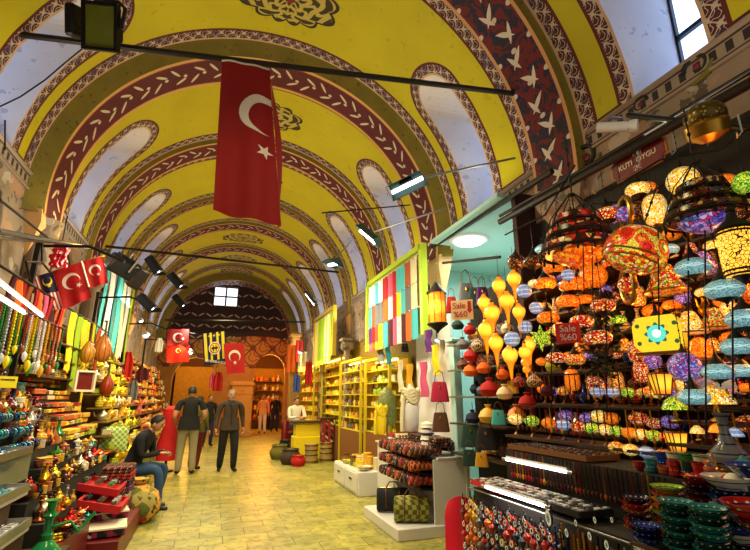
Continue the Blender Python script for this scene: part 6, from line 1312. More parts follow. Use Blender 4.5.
def flag(nm, lab, q, y, m, shapes=(), wave=.03, n=18, cat='flag', rows=None, mats=None, ys=None, thick=.004, hem=None):
    """q = four pixel corners (top left, top right, bottom right, bottom left), each on the plane of its y"""
    ys = ys or [y] * 4; c = [PY(u, v, yy) for (u, v), yy in zip(q, ys)]
    W_ = (c[1] - c[0]).length; H_ = (c[3] - c[0]).length; o = sum(c, Vector()) / 4; nrm = (c[1] - c[0]).cross(c[3] - c[0]).normalized()
    if nrm.y > 0: nrm = -nrm
    def surf(a, b, d=0):
        p = (c[0] * (1 - a) + c[1] * a) * (1 - b) + (c[3] * (1 - a) + c[2] * a) * b
        w = wave * (math.sin(a * 11 + b * 1.6) * (.3 + .7 * b) + .5 * math.sin(a * 5 - b * 3))
        return p + nrm * (w + d) - o
    t = thing(nm, lab, cat, o); mb = MB(); mb.grid(lambda a, b: surf(a, b), n, n, mi=rows or 0)
    mb2 = MB(); mb2.v = mb.v; mb2.f = mb.f; mb2.m = mb.m
    part('cloth', mb2, mats or m, t)
    for (pn, pm, polys) in shapes: decal(surf, polys, pn, pm, t, .004)
    if hem: mb = MB(); mb.tube([surf(i / 12, 0) for i in range(13)], hem, 6); part('hem', mb, 'white_cloth', t)
    return t, W_ / H_
def turk(nm, lab, q, y, cx=.42, cy=.5, r=.2, rot=0, wave=.03, asp=None, m='flag_red', ys=None, hem=None, st=None):
    c = [PY(u, v, y) for u, v in q]; asp = asp or (c[1] - c[0]).length / (c[3] - c[0]).length
    sx, sy = st or (cx + r * 1.1 / asp * math.cos(rot), cy + r * 1.1 * math.sin(rot))
    return flag(nm, lab, q, y, m, [('crescent', 'flag_white', [crescent(cx, cy, r, asp, rot)]), ('star', 'flag_white', [star(sx, sy, r * .36, asp, rot)])], wave, ys=ys, hem=hem)
mat('flag_red', '#b4060e', .75, noise=.12, scale=3); mat('flag_white', '#ece0d8', .75); mat('flag_big_dim', '#94060e', .8, noise=.15, scale=3); mat('flag_dark', '#8c0a14', .8); mat('flag_blue', '#10103c', .8); mat('flag_yellow', '#e8d020', .7)  # big flag's red is the flag red darkened for the dim vault around it
# tie bars
BY0, BY1 = 4.8, 3.94
A = Vector((-2.34, 4.8, 5.2)); B = Vector((3.3, 3.89, 5.2))
A = PY(-2, 32, 4.8); B = PY(500, 92, 3.94); B = A + (B - A) * 1.0
bar('hanging_tie_bar', [A + (A - B).normalized() * .4, B + (B - A).normalized() * .35], .032, 'dark_iron', 'thick dark tie bar across the vault that carries the big flag', 'bar', 8)
bar('hanging_tie_bar', [PX(103, 246, XL), PX(345, 273, XR)], .03, 'dark_iron', 'second dark tie bar crossing behind the big flag', 'bar')
bar('hanging_tie_bar', [PY(165, 320, 16.0), PY(305, 322, 16.0)], .03, 'dark_iron', 'far thin tie bar under the end wall window', 'bar')
bar('hanging_rail', [PX(-3, 231, -1.5), PX(110, 251, -2.1)], .022, 'dark_iron', 'dark awning rail above the leaning flags', 'rail')
bar('hanging_rail', [PX(-3, 238, -1.5), PX(60, 243, -2.0)], .012, 'dark_iron', 'thin lower awning rail above the leaning flags', 'rail')
for i, (u0, v0, u1, v1) in enumerate(((42, 243, 42, 262), (42, 262, 50, 272), (26, 262, 42, 262), (26, 262, 30, 280), (0, 200, 48, 238))): bar('hanging_bracket', [PX(u0, v0, -1.9), PX(u1, v1, -1.9)], .012, 'dark_iron', 'dark awning bracket, %s piece from the leaning flags' % nth(i), 'bracket', 6)
# the big flag
fy = 4.32
t, _a = turk('hanging_flag', 'huge shade-darkened red crescent flag hanging vertically from the near tie bar', [(222, 61), (270, 68), (281, 226), (213, 211)], fy, cx=.8, cy=.33, r=.13, rot=.75, wave=.035, st=(.80, .57), hem=.012, m='flag_big_dim')
mb = MB(); c0, c1 = PY(270, 68, fy), PY(283, 105, fy); c2, c3 = PY(281, 226, fy + .05), PY(276, 200, fy + .05)
mb.grid(lambda a, b: (c0 * (1 - b) + c2 * b) + Vector((.0 + .09 * math.sin(PI * b) * a - .03 * a * b, .06 * a + .02 * math.sin(b * 9), 0)) - t.location, 6, 16); part('folded_edge', mb, 'flag_big_dim', t)
# leaning pole with three flags
a_, b_ = PY(30, 279, 6.5), PY(103, 256, 6.5); bar('hanging_flag_pole', [a_ + (a_ - b_) * .02, b_ + (b_ - a_) * .02], .012, 'salmon', 'slanting pale pole carrying three flags', 'pole')
def stripes(a, b): return 2 if (a < .52 and b < .5) else int(b * 14) % 2
def my_rows(a, b): return 2 if (b < .52 and a > .35) else int((a) * 14) % 2
q = [(31, 278), (52, 271.5), (63.5, 308), (42, 314)]
flag('hanging_flag', 'red and white striped flag with blue canton on the slanting pole', q, 6.47, None, [('crescent', 'flag_yellow', [crescent(.66, .22, .13, .6, -PI / 2)]), ('star', 'flag_yellow', [star(.68, .34, .07, .6)])], .02, n=28, rows=my_rows, mats=['flag_red', 'flag_white', 'flag_blue'])
turk('hanging_flag', 'middle crescent flag on the slanting pole, beside the striped flag', [(52.5, 271.5), (81, 261.5), (92, 297.5), (64, 309.5)], 6.44, cx=.5, cy=.4, r=.2, rot=.9, wave=.015)
turk('hanging_flag', 'smaller outer crescent flag at the upper end of the slanting pole', [(82, 261.5), (102, 256), (108.5, 283), (89, 288)], 6.42, cx=.5, cy=.42, r=.19, rot=1.2, wave=.015)
bar('hanging_string', [PY(81.5, 261, 6.4), PY(89, 287, 6.4)], .012, 'cream', 'pale hem cord between the two leaning crescent flags', 'cord', 5)
# far flags
turk('hanging_flag', 'dark crescent flag left of the striped club banner', [(167, 329), (189, 329), (188, 347), (167, 346)], 13.8, cx=.5, cy=.5, r=.28, rot=.2, m='flag_dark', wave=.02)
turk('hanging_flag', 'bright red flag directly under the dark crescent flag', [(166, 347), (190, 345), (189, 362), (167, 363)], 13.9, cx=.5, cy=.28, r=.14, rot=.2, wave=.02)
turk('hanging_flag', 'crescent flag right of the club banner before the end wall', [(223.5, 344), (244, 343), (245, 373), (226.5, 374)], 13.4, cx=.5, cy=.42, r=.2, rot=PI / 2, wave=.015)
bar('hanging_string', [PY(164, 328, 13.98), PY(246, 343, 13.52)], .008, 'black_metal', 'thin cord from which the far flags hang', 'cord', 5)
def fb(a, b):
    if b > .88: return 1
    if a < .07 or a > .93: return 1
    return 0 if (.07 < a < .2 or .8 < a < .93 or .3 < a < .42 or .58 < a < .7) else 1
cir = lambda r, cx=.5, cy=.5, asp=.78: [(cx + r * math.cos(2 * PI * i / 24) / asp, cy + r * math.sin(2 * PI * i / 24)) for i in range(24)]
t, asp = flag('hanging_banner', 'yellow and navy striped club banner with round crest', [(202, 334), (225.5, 331), (227, 362), (204, 366)], 13.5, None, [], .012, n=32, rows=fb, mats=['flag_yellow', 'flag_blue'], cat='banner')
c = [PY(u, v, 13.5) for u, v in [(202, 334), (225.5, 331), (227, 362), (204, 366)]]; o = sum(c, Vector()) / 4
def sf(a, b, d=0): return (c[0] * (1 - a) + c[1] * a) * (1 - b) + (c[3] * (1 - a) + c[2] * a) * b + Vector((0, -.02 - d, 0)) - o
for r_, m_, d in ((.2, 'flag_white', .0), (.17, 'flag_red', .004), (.14, 'flag_yellow', .008)): decal(sf, [cir(r_)], 'crest_ring', m_, t, d, False)
decal(sf, [[(.36, .47), (.64, .47), (.64, .53), (.36, .53)], [(.42, .4), (.46, .4), (.46, .6), (.42, .6)], [(.54, .4), (.58, .4), (.58, .6), (.54, .6)]], 'crest_bar', 'flag_blue', t, .012, False)
w = (c[1] - c[0]).length
txt('FENERBAHÇE', w * .15, t, Matrix.Translation(sf(.5, .935, .01)) @ Matrix.Rotation(.1, 4, 'Y') @ Matrix.Rotation(PI / 2, 4, 'X'), 'flag_white')
decal(sf, [star(.3 + .2 * i, .1, .05, asp) for i in range(3)], 'star', 'flag_yellow', t, .006, False)
# ================================================================ lamps
def hood(p, L_, W_, rot, lab, tube_m='tube_light', body='green_hood', nm='hanging_hood_lamp', arm=None):
    t = thing(nm, lab, 'lamp', p, rot=rot)
    mb = MB(); mb.grid(lambda a, b: ((a - .5) * L_ * (1 - .12 * math.sin(PI * b)), (b - .5) * W_, W_ * .42 * math.sin(PI * b) + .02), 6, 12, thick=.006); 
    n = 10
    for s in (-1, 1): mb.add([(s * L_ / 2, (i / n - .5) * W_, W_ * .42 * math.sin(PI * i / n) + .02) for i in range(n + 1)], [tuple(range(n + 1))])
    part('hood', mb, body, t)
    mb = MB(); mb.tube([(-L_ * .42, 0, .03), (L_ * .42, 0, .03)], W_ * .09, 8); part('tube', mb, tube_m, t)
    mb = MB(); mb.box((0, 0, W_ * .38), (L_ * .34, W_ * .3, W_ * .25), bev=.01); part('ballast_box', mb, 'black_metal', t)
    if arm:
        M = t.matrix_basis.inverted() if False else (Matrix.Translation(p) @ Euler(rot).to_matrix().to_4x4()).inverted(); mb = MB(); mb.tube([M @ Vector(arm), Vector((0, 0, W_ * .45))], .014, 6); part('arm', mb, 'steel' if nm != 'x' else 'dark_iron', t)
    return t
LL = [(408, 187, 3.9, .42, .22, (.35, .35, 2.5), PX(515, 158, 3.25), 'big green hooded lamp on a pale arm, nearest on the right side', .42),
      (366, 238, 6.0, .44, .26, (.35, -.75, 2.2), PX(446, 208, 3.3), 'second green hooded lamp on the right, above the scarf board', .5),
      (332, 266, 7.6, .36, .3, (.3, -.2, 1.8), PX(352, 240, 3.3), 'third hooded lamp on the right with glaring tube', .4),
      (309, 300, 10.5, .5, .2, (.5, -.8, 2.2), PX(330, 305, 3.3), 'dark hooded lamp furthest along the right side', .4),
      (155, 268, 8.8, .5, .22, (.4, .8, -.8), PX(150, 258, -2.2), 'dark hooded lamp on the left just right of the black box', .5),
      (177, 283, 10.6, .55, .24, (.4, .7, -.8), PX(172, 268, -2.2), 'second small hooded lamp on the left below the tie bar', .5),
      (148, 306, 8.2, .5, .22, (.3, .6, -.8), PX(140, 290, -2.2), 'bright hooded tube lamp beneath the black box', .5),
      (180, 303, 12.0, .5, .22, (.4, .7, -.8), PX(170, 290, -2.2), 'lowest hooded lamp of the left group', .5)]
for u, v, y, L_, W_, rot, arm, lab, _x in LL: hood(PY(u, v, y), L_, W_, rot, lab, 'tube_cool', 'green_hood' if u > 300 else 'black_metal', arm=arm)
for i, (u, v, y, s) in enumerate(((146, 335, 10.5, .06), (190, 352, 14, .07), (141, 321, 9.5, .03), (300, 352, 15, .06), (437, 340, 5.2, .025))):
    p = PY(u, v, y); t = thing('hanging_bulb_lamp', 'small glaring bulb lamp, %s from the left of the loose bulbs' % nth([1, 2, 0, 3, 4][i]), 'lamp', p); mb = MB(); mb.ell((0, 0, 0), (s, s, s), 12, 8); part('bulb', mb, 'tube_cool', t); mb = MB(); mb.lathe([(s * 1.5, -s * .2), (s * 1.2, s * .6), (s * .4, s * 1.2), (.01, s * 1.4)], 14); part('reflector', mb, 'steel', t); mb = MB(); mb.tube([(0, 0, s * 1.4), (0, 0, .4)], .008, 5); part('cord', mb, 'black_metal', t)
# big black box light left
p = PY(126, 269, 7.6); t = thing('hanging_floodlight', 'big black box floodlight seen from behind at the left wall', 'lamp', p, rot=(.5, .35, .6)); mb = MB(); mb.box((-.06, 0, 0), (.42, .3, .26), bev=.03); part('housing', mb, 'black_metal', t); mb = MB(); mb.box((.2, 0, -.02), (.2, .34, .34), bev=.03); part('visor', mb, 'dark_iron', t)
mb = MB()
for k in range(6): mb.box((-.2 + .05 * k, 0, .14), (.012, .28, .05))
part('cooling_fins', mb, 'black_metal', t); mb = MB(); mb.tube([(0, -.2, 0), (0, -.2, .25), (0, .2, .25), (0, .2, 0)], .015, 6); part('bracket', mb, 'steel', t)
# flood lamp on the near bar
p = PY(101, 27, 4.3); t = thing('hanging_floodlight', 'olive glass floodlight clamped on the near tie bar at the top left', 'lamp', p, rot=(.45, .14, -.35)); k = MPP(p); w, h = 34 * k, 42 * k
mat('flood_glass', '#5c6420', .15); mb = MB(); mb.box((0, 0, 0), (w, .03, h)); part('glass', mb, 'flood_glass', t, smooth=False); mb = MB()
for s in (-1, 1): mb.box((s * w / 2, -.005, 0), (.03, .06, h + .03)); mb.box((0, -.005, s * h / 2), (w, .06, .03))
part('frame', mb, 'black_metal', t, smooth=False); mb = MB(); mb.prism([(-w * .48, -h * .48), (w * .48, -h * .48), (w * .48, h * .48), (-w * .48, h * .48)], .05, M=Matrix.Translation((0, .015, 0))); mb.box((0, .13, .02), (w * .7, .14, h * .6), bev=.03); part('housing', mb, 'black_metal', t)
mb = MB(); mb.tube([(-w * .62, 0, 0), (-w * .62, .06, h * .5), (-w * .3, .12, h * .68), (w * .3, .12, h * .68), (w * .62, .06, h * .5), (w * .62, 0, 0)], .018, 6); part('bracket', mb, 'dark_iron', t)
mb = MB(); mb.box((-w * .95, .05, h * .1), (.1, .16, .3), bev=.02); part('driver_box', mb, 'black_metal', t)
bar('hanging_cable', [PY(u, v, 4.9 + .003 * u) for u, v in ((-3, 108), (20, 97), (45, 80), (66, 62), (82, 49))], .008, 'black_metal', 'thin black cable sagging from the near bar to the left edge', 'cable', 5)
bar('hanging_wire', [PX(5, 120, -2.2), PX(5, 150, -2.2)], .008, 'black_metal', 'short black wire against the left window niche', 'wire', 5)
bar('hanging_rod', [PY(322, 213, 6.6), PX(410, 205, 3.2)], .012, 'dark_iron', 'thin dark strut between the second and third right hood lamps', 'rod', 6)
bar('hanging_rail', [PX(432, 247, 3.15), PX(552, 171, 3.15)], .035, 'dark_iron', 'dark ledge rail over the pale teal shop ceiling', 'rail', 6)
# painted scroll reliefs under the right cornice
for u, v, w, fl in ((697, 66, 30, 1), (586, 158, 34, 1), (640, 105, 20, -1)):
    p = PX(u, v, XR - .01); k = MPP(p) * w / 2
    mb = MB(); mb.tube([(0, k * fl * (.9 * math.cos(a) * (1 - a / 9)), k * (.9 * math.sin(a) * (1 - a / 9))) for a in [i * .35 for i in range(18)]], [k * .22 * (1 - i / 22) for i in range(18)], 6, 0, Matrix.Translation(p))
    mb.tube([(0, -k * fl, -k * .2), (0, -k * .6 * fl, -k * .9), (0, k * .3 * fl, -k * 1.1), (0, k * fl, -k * .8)], [k * .1, k * .25, k * .2, k * .05], 6, 1, Matrix.Translation(p)); mb.ell(p, (.02, k * .28, k * .28), 10, 6, 2)
    o = struct('trim_scroll', mb, ['hair_black', 'olive_cloth', 'plaque_red'], True)
# ================================================================ people
def person(lab, loc, rz, J, E_, mats_, hair='hair_black', head=None, scale=1, hands=(), extra=None, grp=None):
    """J: joint -> (x, y, z, r, tag). E_: edges. The body is one skinned, smoothed mesh; clothes colour by the bone a face belongs to."""
    t = thing('person', lab, 'person', loc, rz, scale=scale)
    names = list(J); me = bpy.data.meshes.new('body'); me.from_pydata([J[n][:3] for n in names], [(names.index(a), names.index(b)) for a, b in E_], []); me.update()
    o = bpy.data.objects.new('tmp', me); C.objects.link(o); m = o.modifiers.new('s', 'SKIN'); m.use_smooth_shade = True
    for i, n in enumerate(names): sv = me.skin_vertices[0].data[i]; sv.radius = (J[n][3], J[n][3] * (J[n][5] if len(J[n]) > 5 else 1)); sv.use_root = (n == 'pelvis')
    sb = o.modifiers.new('d', 'SUBSURF'); sb.levels = 2; sb.render_levels = 2
    bpy.context.view_layer.update(); bm_ = bpy.data.meshes.new_from_object(o.evaluated_get(bpy.context.evaluated_depsgraph_get())); bpy.data.objects.remove(o)
    V = [v.co.copy() for v in bm_.vertices]; Fc = [tuple(p.vertices) for p in bm_.polygons]
    tags = sorted({J[n][4] for n in names}); mb = MB(); segs = [(Vector(J[a][:3]), Vector(J[b][:3]), J[a][3], J[b][3], J[b][4]) for a, b in E_]
    def nearest(p):
        best, bt = 1e9, None
        for a, b, ra, rb, tg in segs:
            d = b - a; s = max(0, min(1, (p - a).dot(d) / max(1e-9, d.length_squared))); dist = (p - a - d * s).length - (ra + (rb - ra) * s)
            if dist < best: best, bt = dist, tg
        return bt
    mi = [tags.index(nearest(sum((V[i] for i in f), Vector()) / len(f))) for f in Fc]
    mb.v, mb.f, mb.m = V, Fc, mi; ml = [mats_[g] for g in tags]; skin_i = tags.index('skin')
    h = Vector(J['head'][:3]); ht = Vector(J['crown'][:3]); hd = (ht - h).normalized(); fw = Vector(head or (0, -1, 0)); fw = (fw - hd * fw.dot(hd)).normalized(); sd = fw.cross(hd)
    HM = Matrix((sd, fw, hd)).transposed().to_4x4(); HM.translation = h
    mb.ell((0, .0, .02), (.078, .095, .118), 16, 12, skin_i, HM); mb.lathe([(.02, 0), (.012, .05), (.006, .055)], 6, skin_i, HM @ Matrix.Translation((0, .088, -.01)) @ Matrix.Rotation(-.25, 4, 'X'))
    for s in (-1, 1): mb.ell((s * .08, -.005, .0), (.012, .022, .032), 8, 6, skin_i, HM)
    for hp, fd, up in hands:                       # palm with four fingers and a thumb
        hp, fd, up = Vector(hp), Vector(fd).normalized(), Vector(up).normalized(); lat = fd.cross(up).normalized()
        PM = Matrix((lat, fd, up)).transposed().to_4x4(); PM.translation = hp
        mb.ell((0, .03, 0), (.042, .055, .018), 10, 6, skin_i, PM)
        for k, (x, l) in enumerate(((-.03, .06), (-.01, .075), (.01, .07), (.03, .055))):
            mb.tube([PM @ Vector(q) for q in ((x, .06, 0), (x * 1.1, .06 + l * .55, -.006), (x * 1.1, .06 + l * .85, -.03), (x * 1.05, .06 + l * .8, -.05))], [.0095, .009, .008, .006], 7, skin_i)
        mb.tube([PM @ Vector(q) for q in ((-.035, .01, 0), (-.06, .04, -.01), (-.055, .07, -.025))], [.013, .011, .008], 7, skin_i)
    part('body', mb, ml, t, ang=80)
    if 'kneel' in J and J['pelvis'][2] > .5:       # the loose shirt hem over the hips
        mb = MB(); mb.lathe([(.155, 1.12), (.168, 1.0), (.178, .9), (.182, .86), (.17, .86)], 20, M=Matrix.Diagonal((1.12, .82, 1, 1)), closed=False); part('shirt_hem', mb, mats_['shirt'], t)
    mb = MB()
    for s in (-1, 1): mb.ell((s * .032, .086, .025), (.013, .008, .008), 8, 6, 0, HM)
    for s in (-1, 1): mb.box((s * .032, .09, .045), (.035, .008, .008), 0, M=HM)
    mb.box((0, .088, -.045), (.042, .008, .007), 1, M=HM); part('face_features', mb, ['hair_black', 'red_cloth' if False else 'lips'], t)
    mb = MB(); k, n = 9, 18; vs = []; 
    for i in range(k + 1):
        ph = PI / 2 * i / k * 1.15
        for j in range(n):
            a = 2 * PI * j / n; front = max(0, math.sin(a)); phm = ph * (1 - .58 * front)
            vs.append((.086 * math.sin(phm) * math.cos(a), .103 * math.sin(phm) * math.sin(a) - .006, .02 + .128 * math.cos(phm)))
    mb.add(vs, [(i * n + j, i * n + (j + 1) % n, (i + 1) * n + (j + 1) % n, (i + 1) * n + j) for i in range(k) for j in range(n)], 0, HM); part('hair', mb, hair, t)
    if extra: extra(t, HM)
    return t
mat('lips', '#8c4438', .6)
def standing(cl, walk=0, sleeve=True, arms=None):
    w = walk; S = 'shirt'; A_ = 'shirt' if sleeve else 'skin'; a = arms or {}
    J = {'pelvis': (0, 0, .94, .135, 'trousers', .8), 'belly': (0, 0, 1.08, .14, S, .8), 'chest': (0, .01, 1.3, .165, S, .72), 'collar': (0, 0, 1.44, .1, S, .8), 'neck': (0, -.01, 1.5, .052, 'skin'), 'head': (0, -.02, 1.6, .06, 'skin'), 'crown': (0, -.02, 1.68, .045, 'skin')}
    for s, n in ((-1, 'l'), (1, 'r')):
        k = w * s
        J['shoulder' + n] = (s * .185, .01, 1.41, .068, S); e = a.get('elbow' + n, (s * .25, .04 + k * .06, 1.14)); J['upper' + n] = ((s * .185 + e[0]) / 2 * 1.04, (.01 + e[1]) / 2, (1.41 + e[2]) / 2, .066, S)
        J['elbow' + n] = (*e, .052 if sleeve else .043, A_); wr = a.get('wrist' + n, (s * .27, -.04 + k * .12, .9)); J['wrist' + n] = (*wr, .03, A_ if sleeve else 'skin')
        J['hip' + n] = (s * .095, 0, .88, .11, 'trousers'); J['knee' + n] = (s * .11, -.03 - k * .1, .5, .082, 'trousers'); J['ankle' + n] = (s * .12, .03 - k * .16, .1, .064, 'trousers'); J['heel' + n] = (s * .12, .04 - k * .17, .045, .042, 'shoe'); J['toe' + n] = (s * .15, -.12 - k * .17, .035, .036, 'shoe')
    E_ = [('pelvis', 'belly'), ('belly', 'chest'), ('chest', 'collar'), ('collar', 'neck'), ('neck', 'head'), ('head', 'crown')]
    for n in 'lr': E_ += [('collar', 'shoulder' + n), ('shoulder' + n, 'upper' + n), ('upper' + n, 'elbow' + n), ('elbow' + n, 'wrist' + n), ('pelvis', 'hip' + n), ('hip' + n, 'knee' + n), ('knee' + n, 'ankle' + n), ('ankle' + n, 'heel' + n), ('heel' + n, 'toe' + n)]
    H_ = []
    for n, s in (('l', -1), ('r', 1)):
        wr = Vector(J['wrist' + n][:3]); el = Vector(J['elbow' + n][:3]); d = (wr - el).normalized(); H_.append((wr + d * .02, d, (s * 1, .2, 0)))
    return J, E_, H_
# standing man, back to us
p = PZ(184, 474, 0); J, E_, H_ = standing(None, .15, False, {'elbowl': (-.27, .03, 1.13), 'wristl': (-.2, -.16, .98), 'elbowr': (.27, .03, 1.12), 'wristr': (.22, -.15, .95)})
person('person in black t-shirt and grey khaki trousers standing with back turned', (p.x, p.y, 0), PI + .1, J, E_, {'shirt': 'black_cloth', 'skin': 'skin', 'trousers': 'khaki', 'shoe': 'shoe_black'}, hands=H_, scale=(1.18, 1.12, 1.07))
# walking man
p = PZ(226, 471, 0); J, E_, H_ = standing(None, .5, True)
def beard(t, HM): mb = MB(); mb.ell((0, .062, -.085), (.036, .03, .03), 10, 6, 0, HM); part('beard', mb, 'hair_grey', t); mb = MB(); mb.tube([(-.05, -.11, 1.46), (0, -.16, 1.3), (0, -.16, .98)], .008, 5); part('jacket_zip', mb, 'dark_iron', t)
person('person in brown jacket and black trousers walking towards us', (p.x, p.y, 0), .12, J, E_, {'shirt': 'brown_jacket', 'skin': 'skin', 'trousers': 'black_cloth', 'shoe': 'shoe_black'}, hair='hair_grey', hands=H_, scale=(1.16, 1.12, 1.03), extra=beard)
# far people
p = PZ(207, 441, 0); J, E_, H_ = standing(None, .2, True); person('person in dark clothes standing far behind the walking one', (p.x, 17.5, 0), .3, J, E_, {'shirt': 'black_cloth', 'skin': 'skin', 'trousers': 'navy', 'shoe': 'shoe_black'}, hands=H_, scale=.98)
J, E_, H_ = standing(None, .4, True); p = PZ(193, 466, 0); person('person in dark red trousers half hidden behind the standing one', (p.x + .02, 12.1, 0), 2.6, J, E_, {'shirt': 'olive_cloth', 'skin': 'skin', 'trousers': 'plaque_red', 'shoe': 'shoe_black'}, hands=H_, scale=.95)
def seated(lean=.3, look=0):
    J = {'pelvis': (0, 0, .12, .14, 'trousers', .85), 'belly': (0, -.05 * lean / .3, .27, .145, 'shirt', .85), 'chest': (0, -.13 * lean / .3, .46, .16, 'shirt', .75), 'collar': (0, -.2 * lean / .3, .58, .095, 'shirt', .8), 'neck': (0, -.25 * lean / .3, .64, .052, 'skin'), 'head': (0, -.31 * lean / .3, .72, .06, 'skin'), 'crown': (0, -.34 * lean / .3, .79, .045, 'skin')}
    for s, n in ((-1, 'l'), (1, 'r')):
        J['shoulder' + n] = (s * .2, -.17 * lean / .3, .55, .07, 'shirt'); J['elbow' + n] = (s * .22, -.22, .3, .05, 'shirt'); J['wrist' + n] = (s * .08, -.42, .33, .032, 'shirt')
        J['hip' + n] = (s * .1, -.03, .1, .1, 'trousers'); J['knee' + n] = (s * .14, -.46, .12, .072, 'trousers'); J['ankle' + n] = (s * .12, -.5 + .12 * (s > 0), -.32, .048, 'trousers'); J['heel' + n] = (s * .12, -.47 + .12 * (s > 0), -.385, .042, 'shoe'); J['toe' + n] = (s * .13, -.64 + .12 * (s > 0), -.4, .035, 'shoe')
    E_ = [('pelvis', 'belly'), ('belly', 'chest'), ('chest', 'collar'), ('collar', 'neck'), ('neck', 'head'), ('head', 'crown')]
    for n in 'lr': E_ += [('collar', 'shoulder' + n), ('shoulder' + n, 'elbow' + n), ('elbow' + n, 'wrist' + n), ('pelvis', 'hip' + n), ('hip' + n, 'knee' + n), ('knee' + n, 'ankle' + n), ('ankle' + n, 'heel' + n), ('heel' + n, 'toe' + n)]
    H_ = [((s * .07, -.44, .33), (-s * .5, -.8, 0), (0, -.2, 1)) for s in (-1, 1)]
    return J, E_, H_
J, E_, H_ = seated(.3)
def phone(t, HM): mb = MB(); mb.box((0, -.52, .36), (.08, .14, .012), rot=(.5, 0, 0), bev=.004); solo('mobile_phone', mb, 'black_metal', 'dark phone held by the seated person in jeans', 'phone', loc=t.location, rz=t.rotation_euler.z)
person('person in black sweater and blue jeans seated, bent over a phone', (-1.1, 8.25, .435), PI / 2 - .25, J, E_, {'shirt': 'black_cloth', 'skin': 'skin', 'trousers': 'denim', 'shoe': 'shoe_black'}, head=(0, -1, -.75), hands=H_, scale=1.06, extra=phone)
t = thing('low_stool', 'low wooden stool under the seated person in jeans', 'stool', (-1.12, 8.25, 0)); mb = MB(); mb.box((0, 0, .37), (.34, .34, .05), bev=.01); part('seat', mb, 'mid_wood', t)
for sx in (-1, 1):
    for sy in (-1, 1): mb = MB(); mb.tube([(.13 * sx, .13 * sy, .35), (.15 * sx, .15 * sy, 0)], .02, 6); part('leg', mb, 'mid_wood', t)
J, E_, H_ = seated(.1); q = PY(298, 412, 13.6); person('person in white shirt seated behind the yellow table', (q.x, 14.0, .72), .1, J, E_, {'shirt': 'white_cloth', 'skin': 'skin', 'trousers': 'navy', 'shoe': 'shoe_black'}, hands=H_, scale=1.05)
t = thing('bar_stool', 'dark stool under the seated person in white', 'stool', (q.x, 14.0, 0)); part('seat', L([(.02, .6), (.18, .6), (.2, .63), (.18, .66), (.02, .66)]), 'dark_wood', t)
for i in range(4): a = PI / 4 + PI / 2 * i; mb = MB(); mb.tube([(.12 * math.cos(a), .12 * math.sin(a), .6), (.2 * math.cos(a), .2 * math.sin(a), 0)], .018, 6); part('leg', mb, 'dark_wood', t)
for i, (u, y, c1, c2, st) in enumerate(((262, 23.0, 'salmon', 'white_cloth', 'orange'), (274, 24.0, 'black_cloth', 'navy', 'dark'), (266, 25.2, 'red_cloth', 'black_cloth', 'red'))):
    J, E_, H_ = standing(None, .3, True); q = PY(u, 430, y); person('person in %s top beyond the far arched doorway' % st, (q.x, y, 0), .4 * i - .3, J, E_, {'shirt': c1, 'skin': 'skin', 'trousers': c2, 'shoe': 'shoe_black'}, hands=H_)
# ================================================================ light
def light(kind, loc, energy, col='#ffffff', size=.5, sy=None, aim=None, spot=None):
    l = bpy.data.lights.new('scene_light', kind); l.energy = energy; l.color = lin(col)[:3]
    if kind == 'AREA':
        l.size = size
        if sy: l.shape = 'RECTANGLE'; l.size_y = sy
    else: l.shadow_soft_size = size
    if spot: l.spot_size = spot; l.spot_blend = .6
    o = bpy.data.objects.new('scene_light', l); C.objects.link(o); o.location = loc
    if aim is not None: o.rotation_euler = (Vector(aim) - Vector(loc)).to_track_quat('-Z', 'Y').to_euler()
    return o
w = bpy.data.worlds.new('World'); bpy.context.scene.world = w; w.use_nodes = True
w.node_tree.nodes['Background'].inputs[0].default_value = lin('#f4ecd8'); w.node_tree.nodes['Background'].inputs[1].default_value = .7
# added upward area lights wash the vault
for y in (1.5, 5, 8, 11, 14.5, 18.5):
    for s in (-1, 1):
        x = CX + s * (RV - .35)
        light('AREA', (x, y, 4.03 if (y == 5 and s > 0) else 3.65), (8 if y < 3 else (20 if y < 7 else 22)) if y < 12 else 18, '#fff4d8', 1.6, .12, aim=(CX - s * .3, y, 7.4))
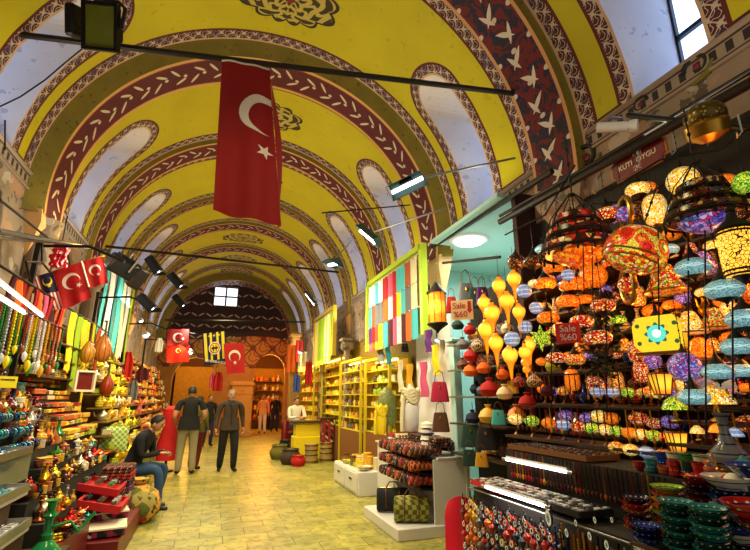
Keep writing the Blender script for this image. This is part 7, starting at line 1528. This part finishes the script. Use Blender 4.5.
# added corridor-centre lights for the floor, then side lights for the hooded shop lamps
for y in (2.5, 5.5, 8.5, 12, 16, 19.5):
    light('AREA', (.2, y, 4.6), 62 if y > 3 else 30, '#fff2b4', .8, .5, aim=(.6, y, 0))
for y, e in ((3.5, 60), (6.5, 60), (10, 60), (14, 60)):
    light('AREA', (-.7, y, 3.5), e, '#fff0cc', .7, .25, aim=(-2.2, y + .3, 1.0))
    light('AREA', (1.7, y + 1.5, 3.4), e, '#fff0cc', .7, .25, aim=(3.4, y + 1.8, 1.0))
light('AREA', (4.0, 5.7, 3.8), 70, '#e8fff8', .8, .8, aim=(4.0, 5.7, 0)); light('AREA', (3.9, 5.6, 2.9), 7, '#e8fff8', .6, .6, aim=(3.9, 5.6, 4))
light('POINT', (2.6, 24, 3.2), 320, '#ff9c30', .3); light('POINT', (-1, 24, 3.2), 260, '#ffb850', .3)
light('SPOT', (1.2, 18, 3.4), 300, '#ff8a20', .2, aim=(2.6, 21, 2.4), spot=1.6)
for y in (8.5, 10.4, 12.7, 15.8): light('AREA', (2.75, y, 2.6), 16, '#ffe030', 1.2, .1, aim=(3.3, y, 1.4))
for y, z in ((10.5, 3.0), (13.5, 3.0), (17, 3.0)): light('AREA', (-.9, y, z), 26, '#ffc850', 1.2, .2, aim=(-1.9, y, 1.2))
light('AREA', (2.35, 2.9, 1.1), 5, '#ffb040', .7, .05, aim=(2.5, 2.9, .9)); light('AREA', (1.96, 2.8, .96), 4, '#fff6ea', .6, .04, aim=(1.5, 2.8, .2))
for y, z in ((1.6, 2.5), (2.4, 2.1), (3.2, 2.5), (1.6, 1.9)): light('POINT', (2.85, y, z), 9, '#ff9838', .08)
light('POINT', (-1.7, 6.9, 3.7), 14, '#ffd870', .1)
sc = bpy.context.scene
sc.view_settings.view_transform = 'Standard'; sc.view_settings.look = 'None'; sc.view_settings.gamma = 1; sc.view_settings.use_curve_mapping = False
sc.view_settings.exposure = 0
sc.cycles.use_denoising = True
sc.cycles.max_bounces = 6; sc.cycles.caustics_reflective = False; sc.cycles.caustics_refractive = False; sc.cycles.sample_clamp_indirect = 4
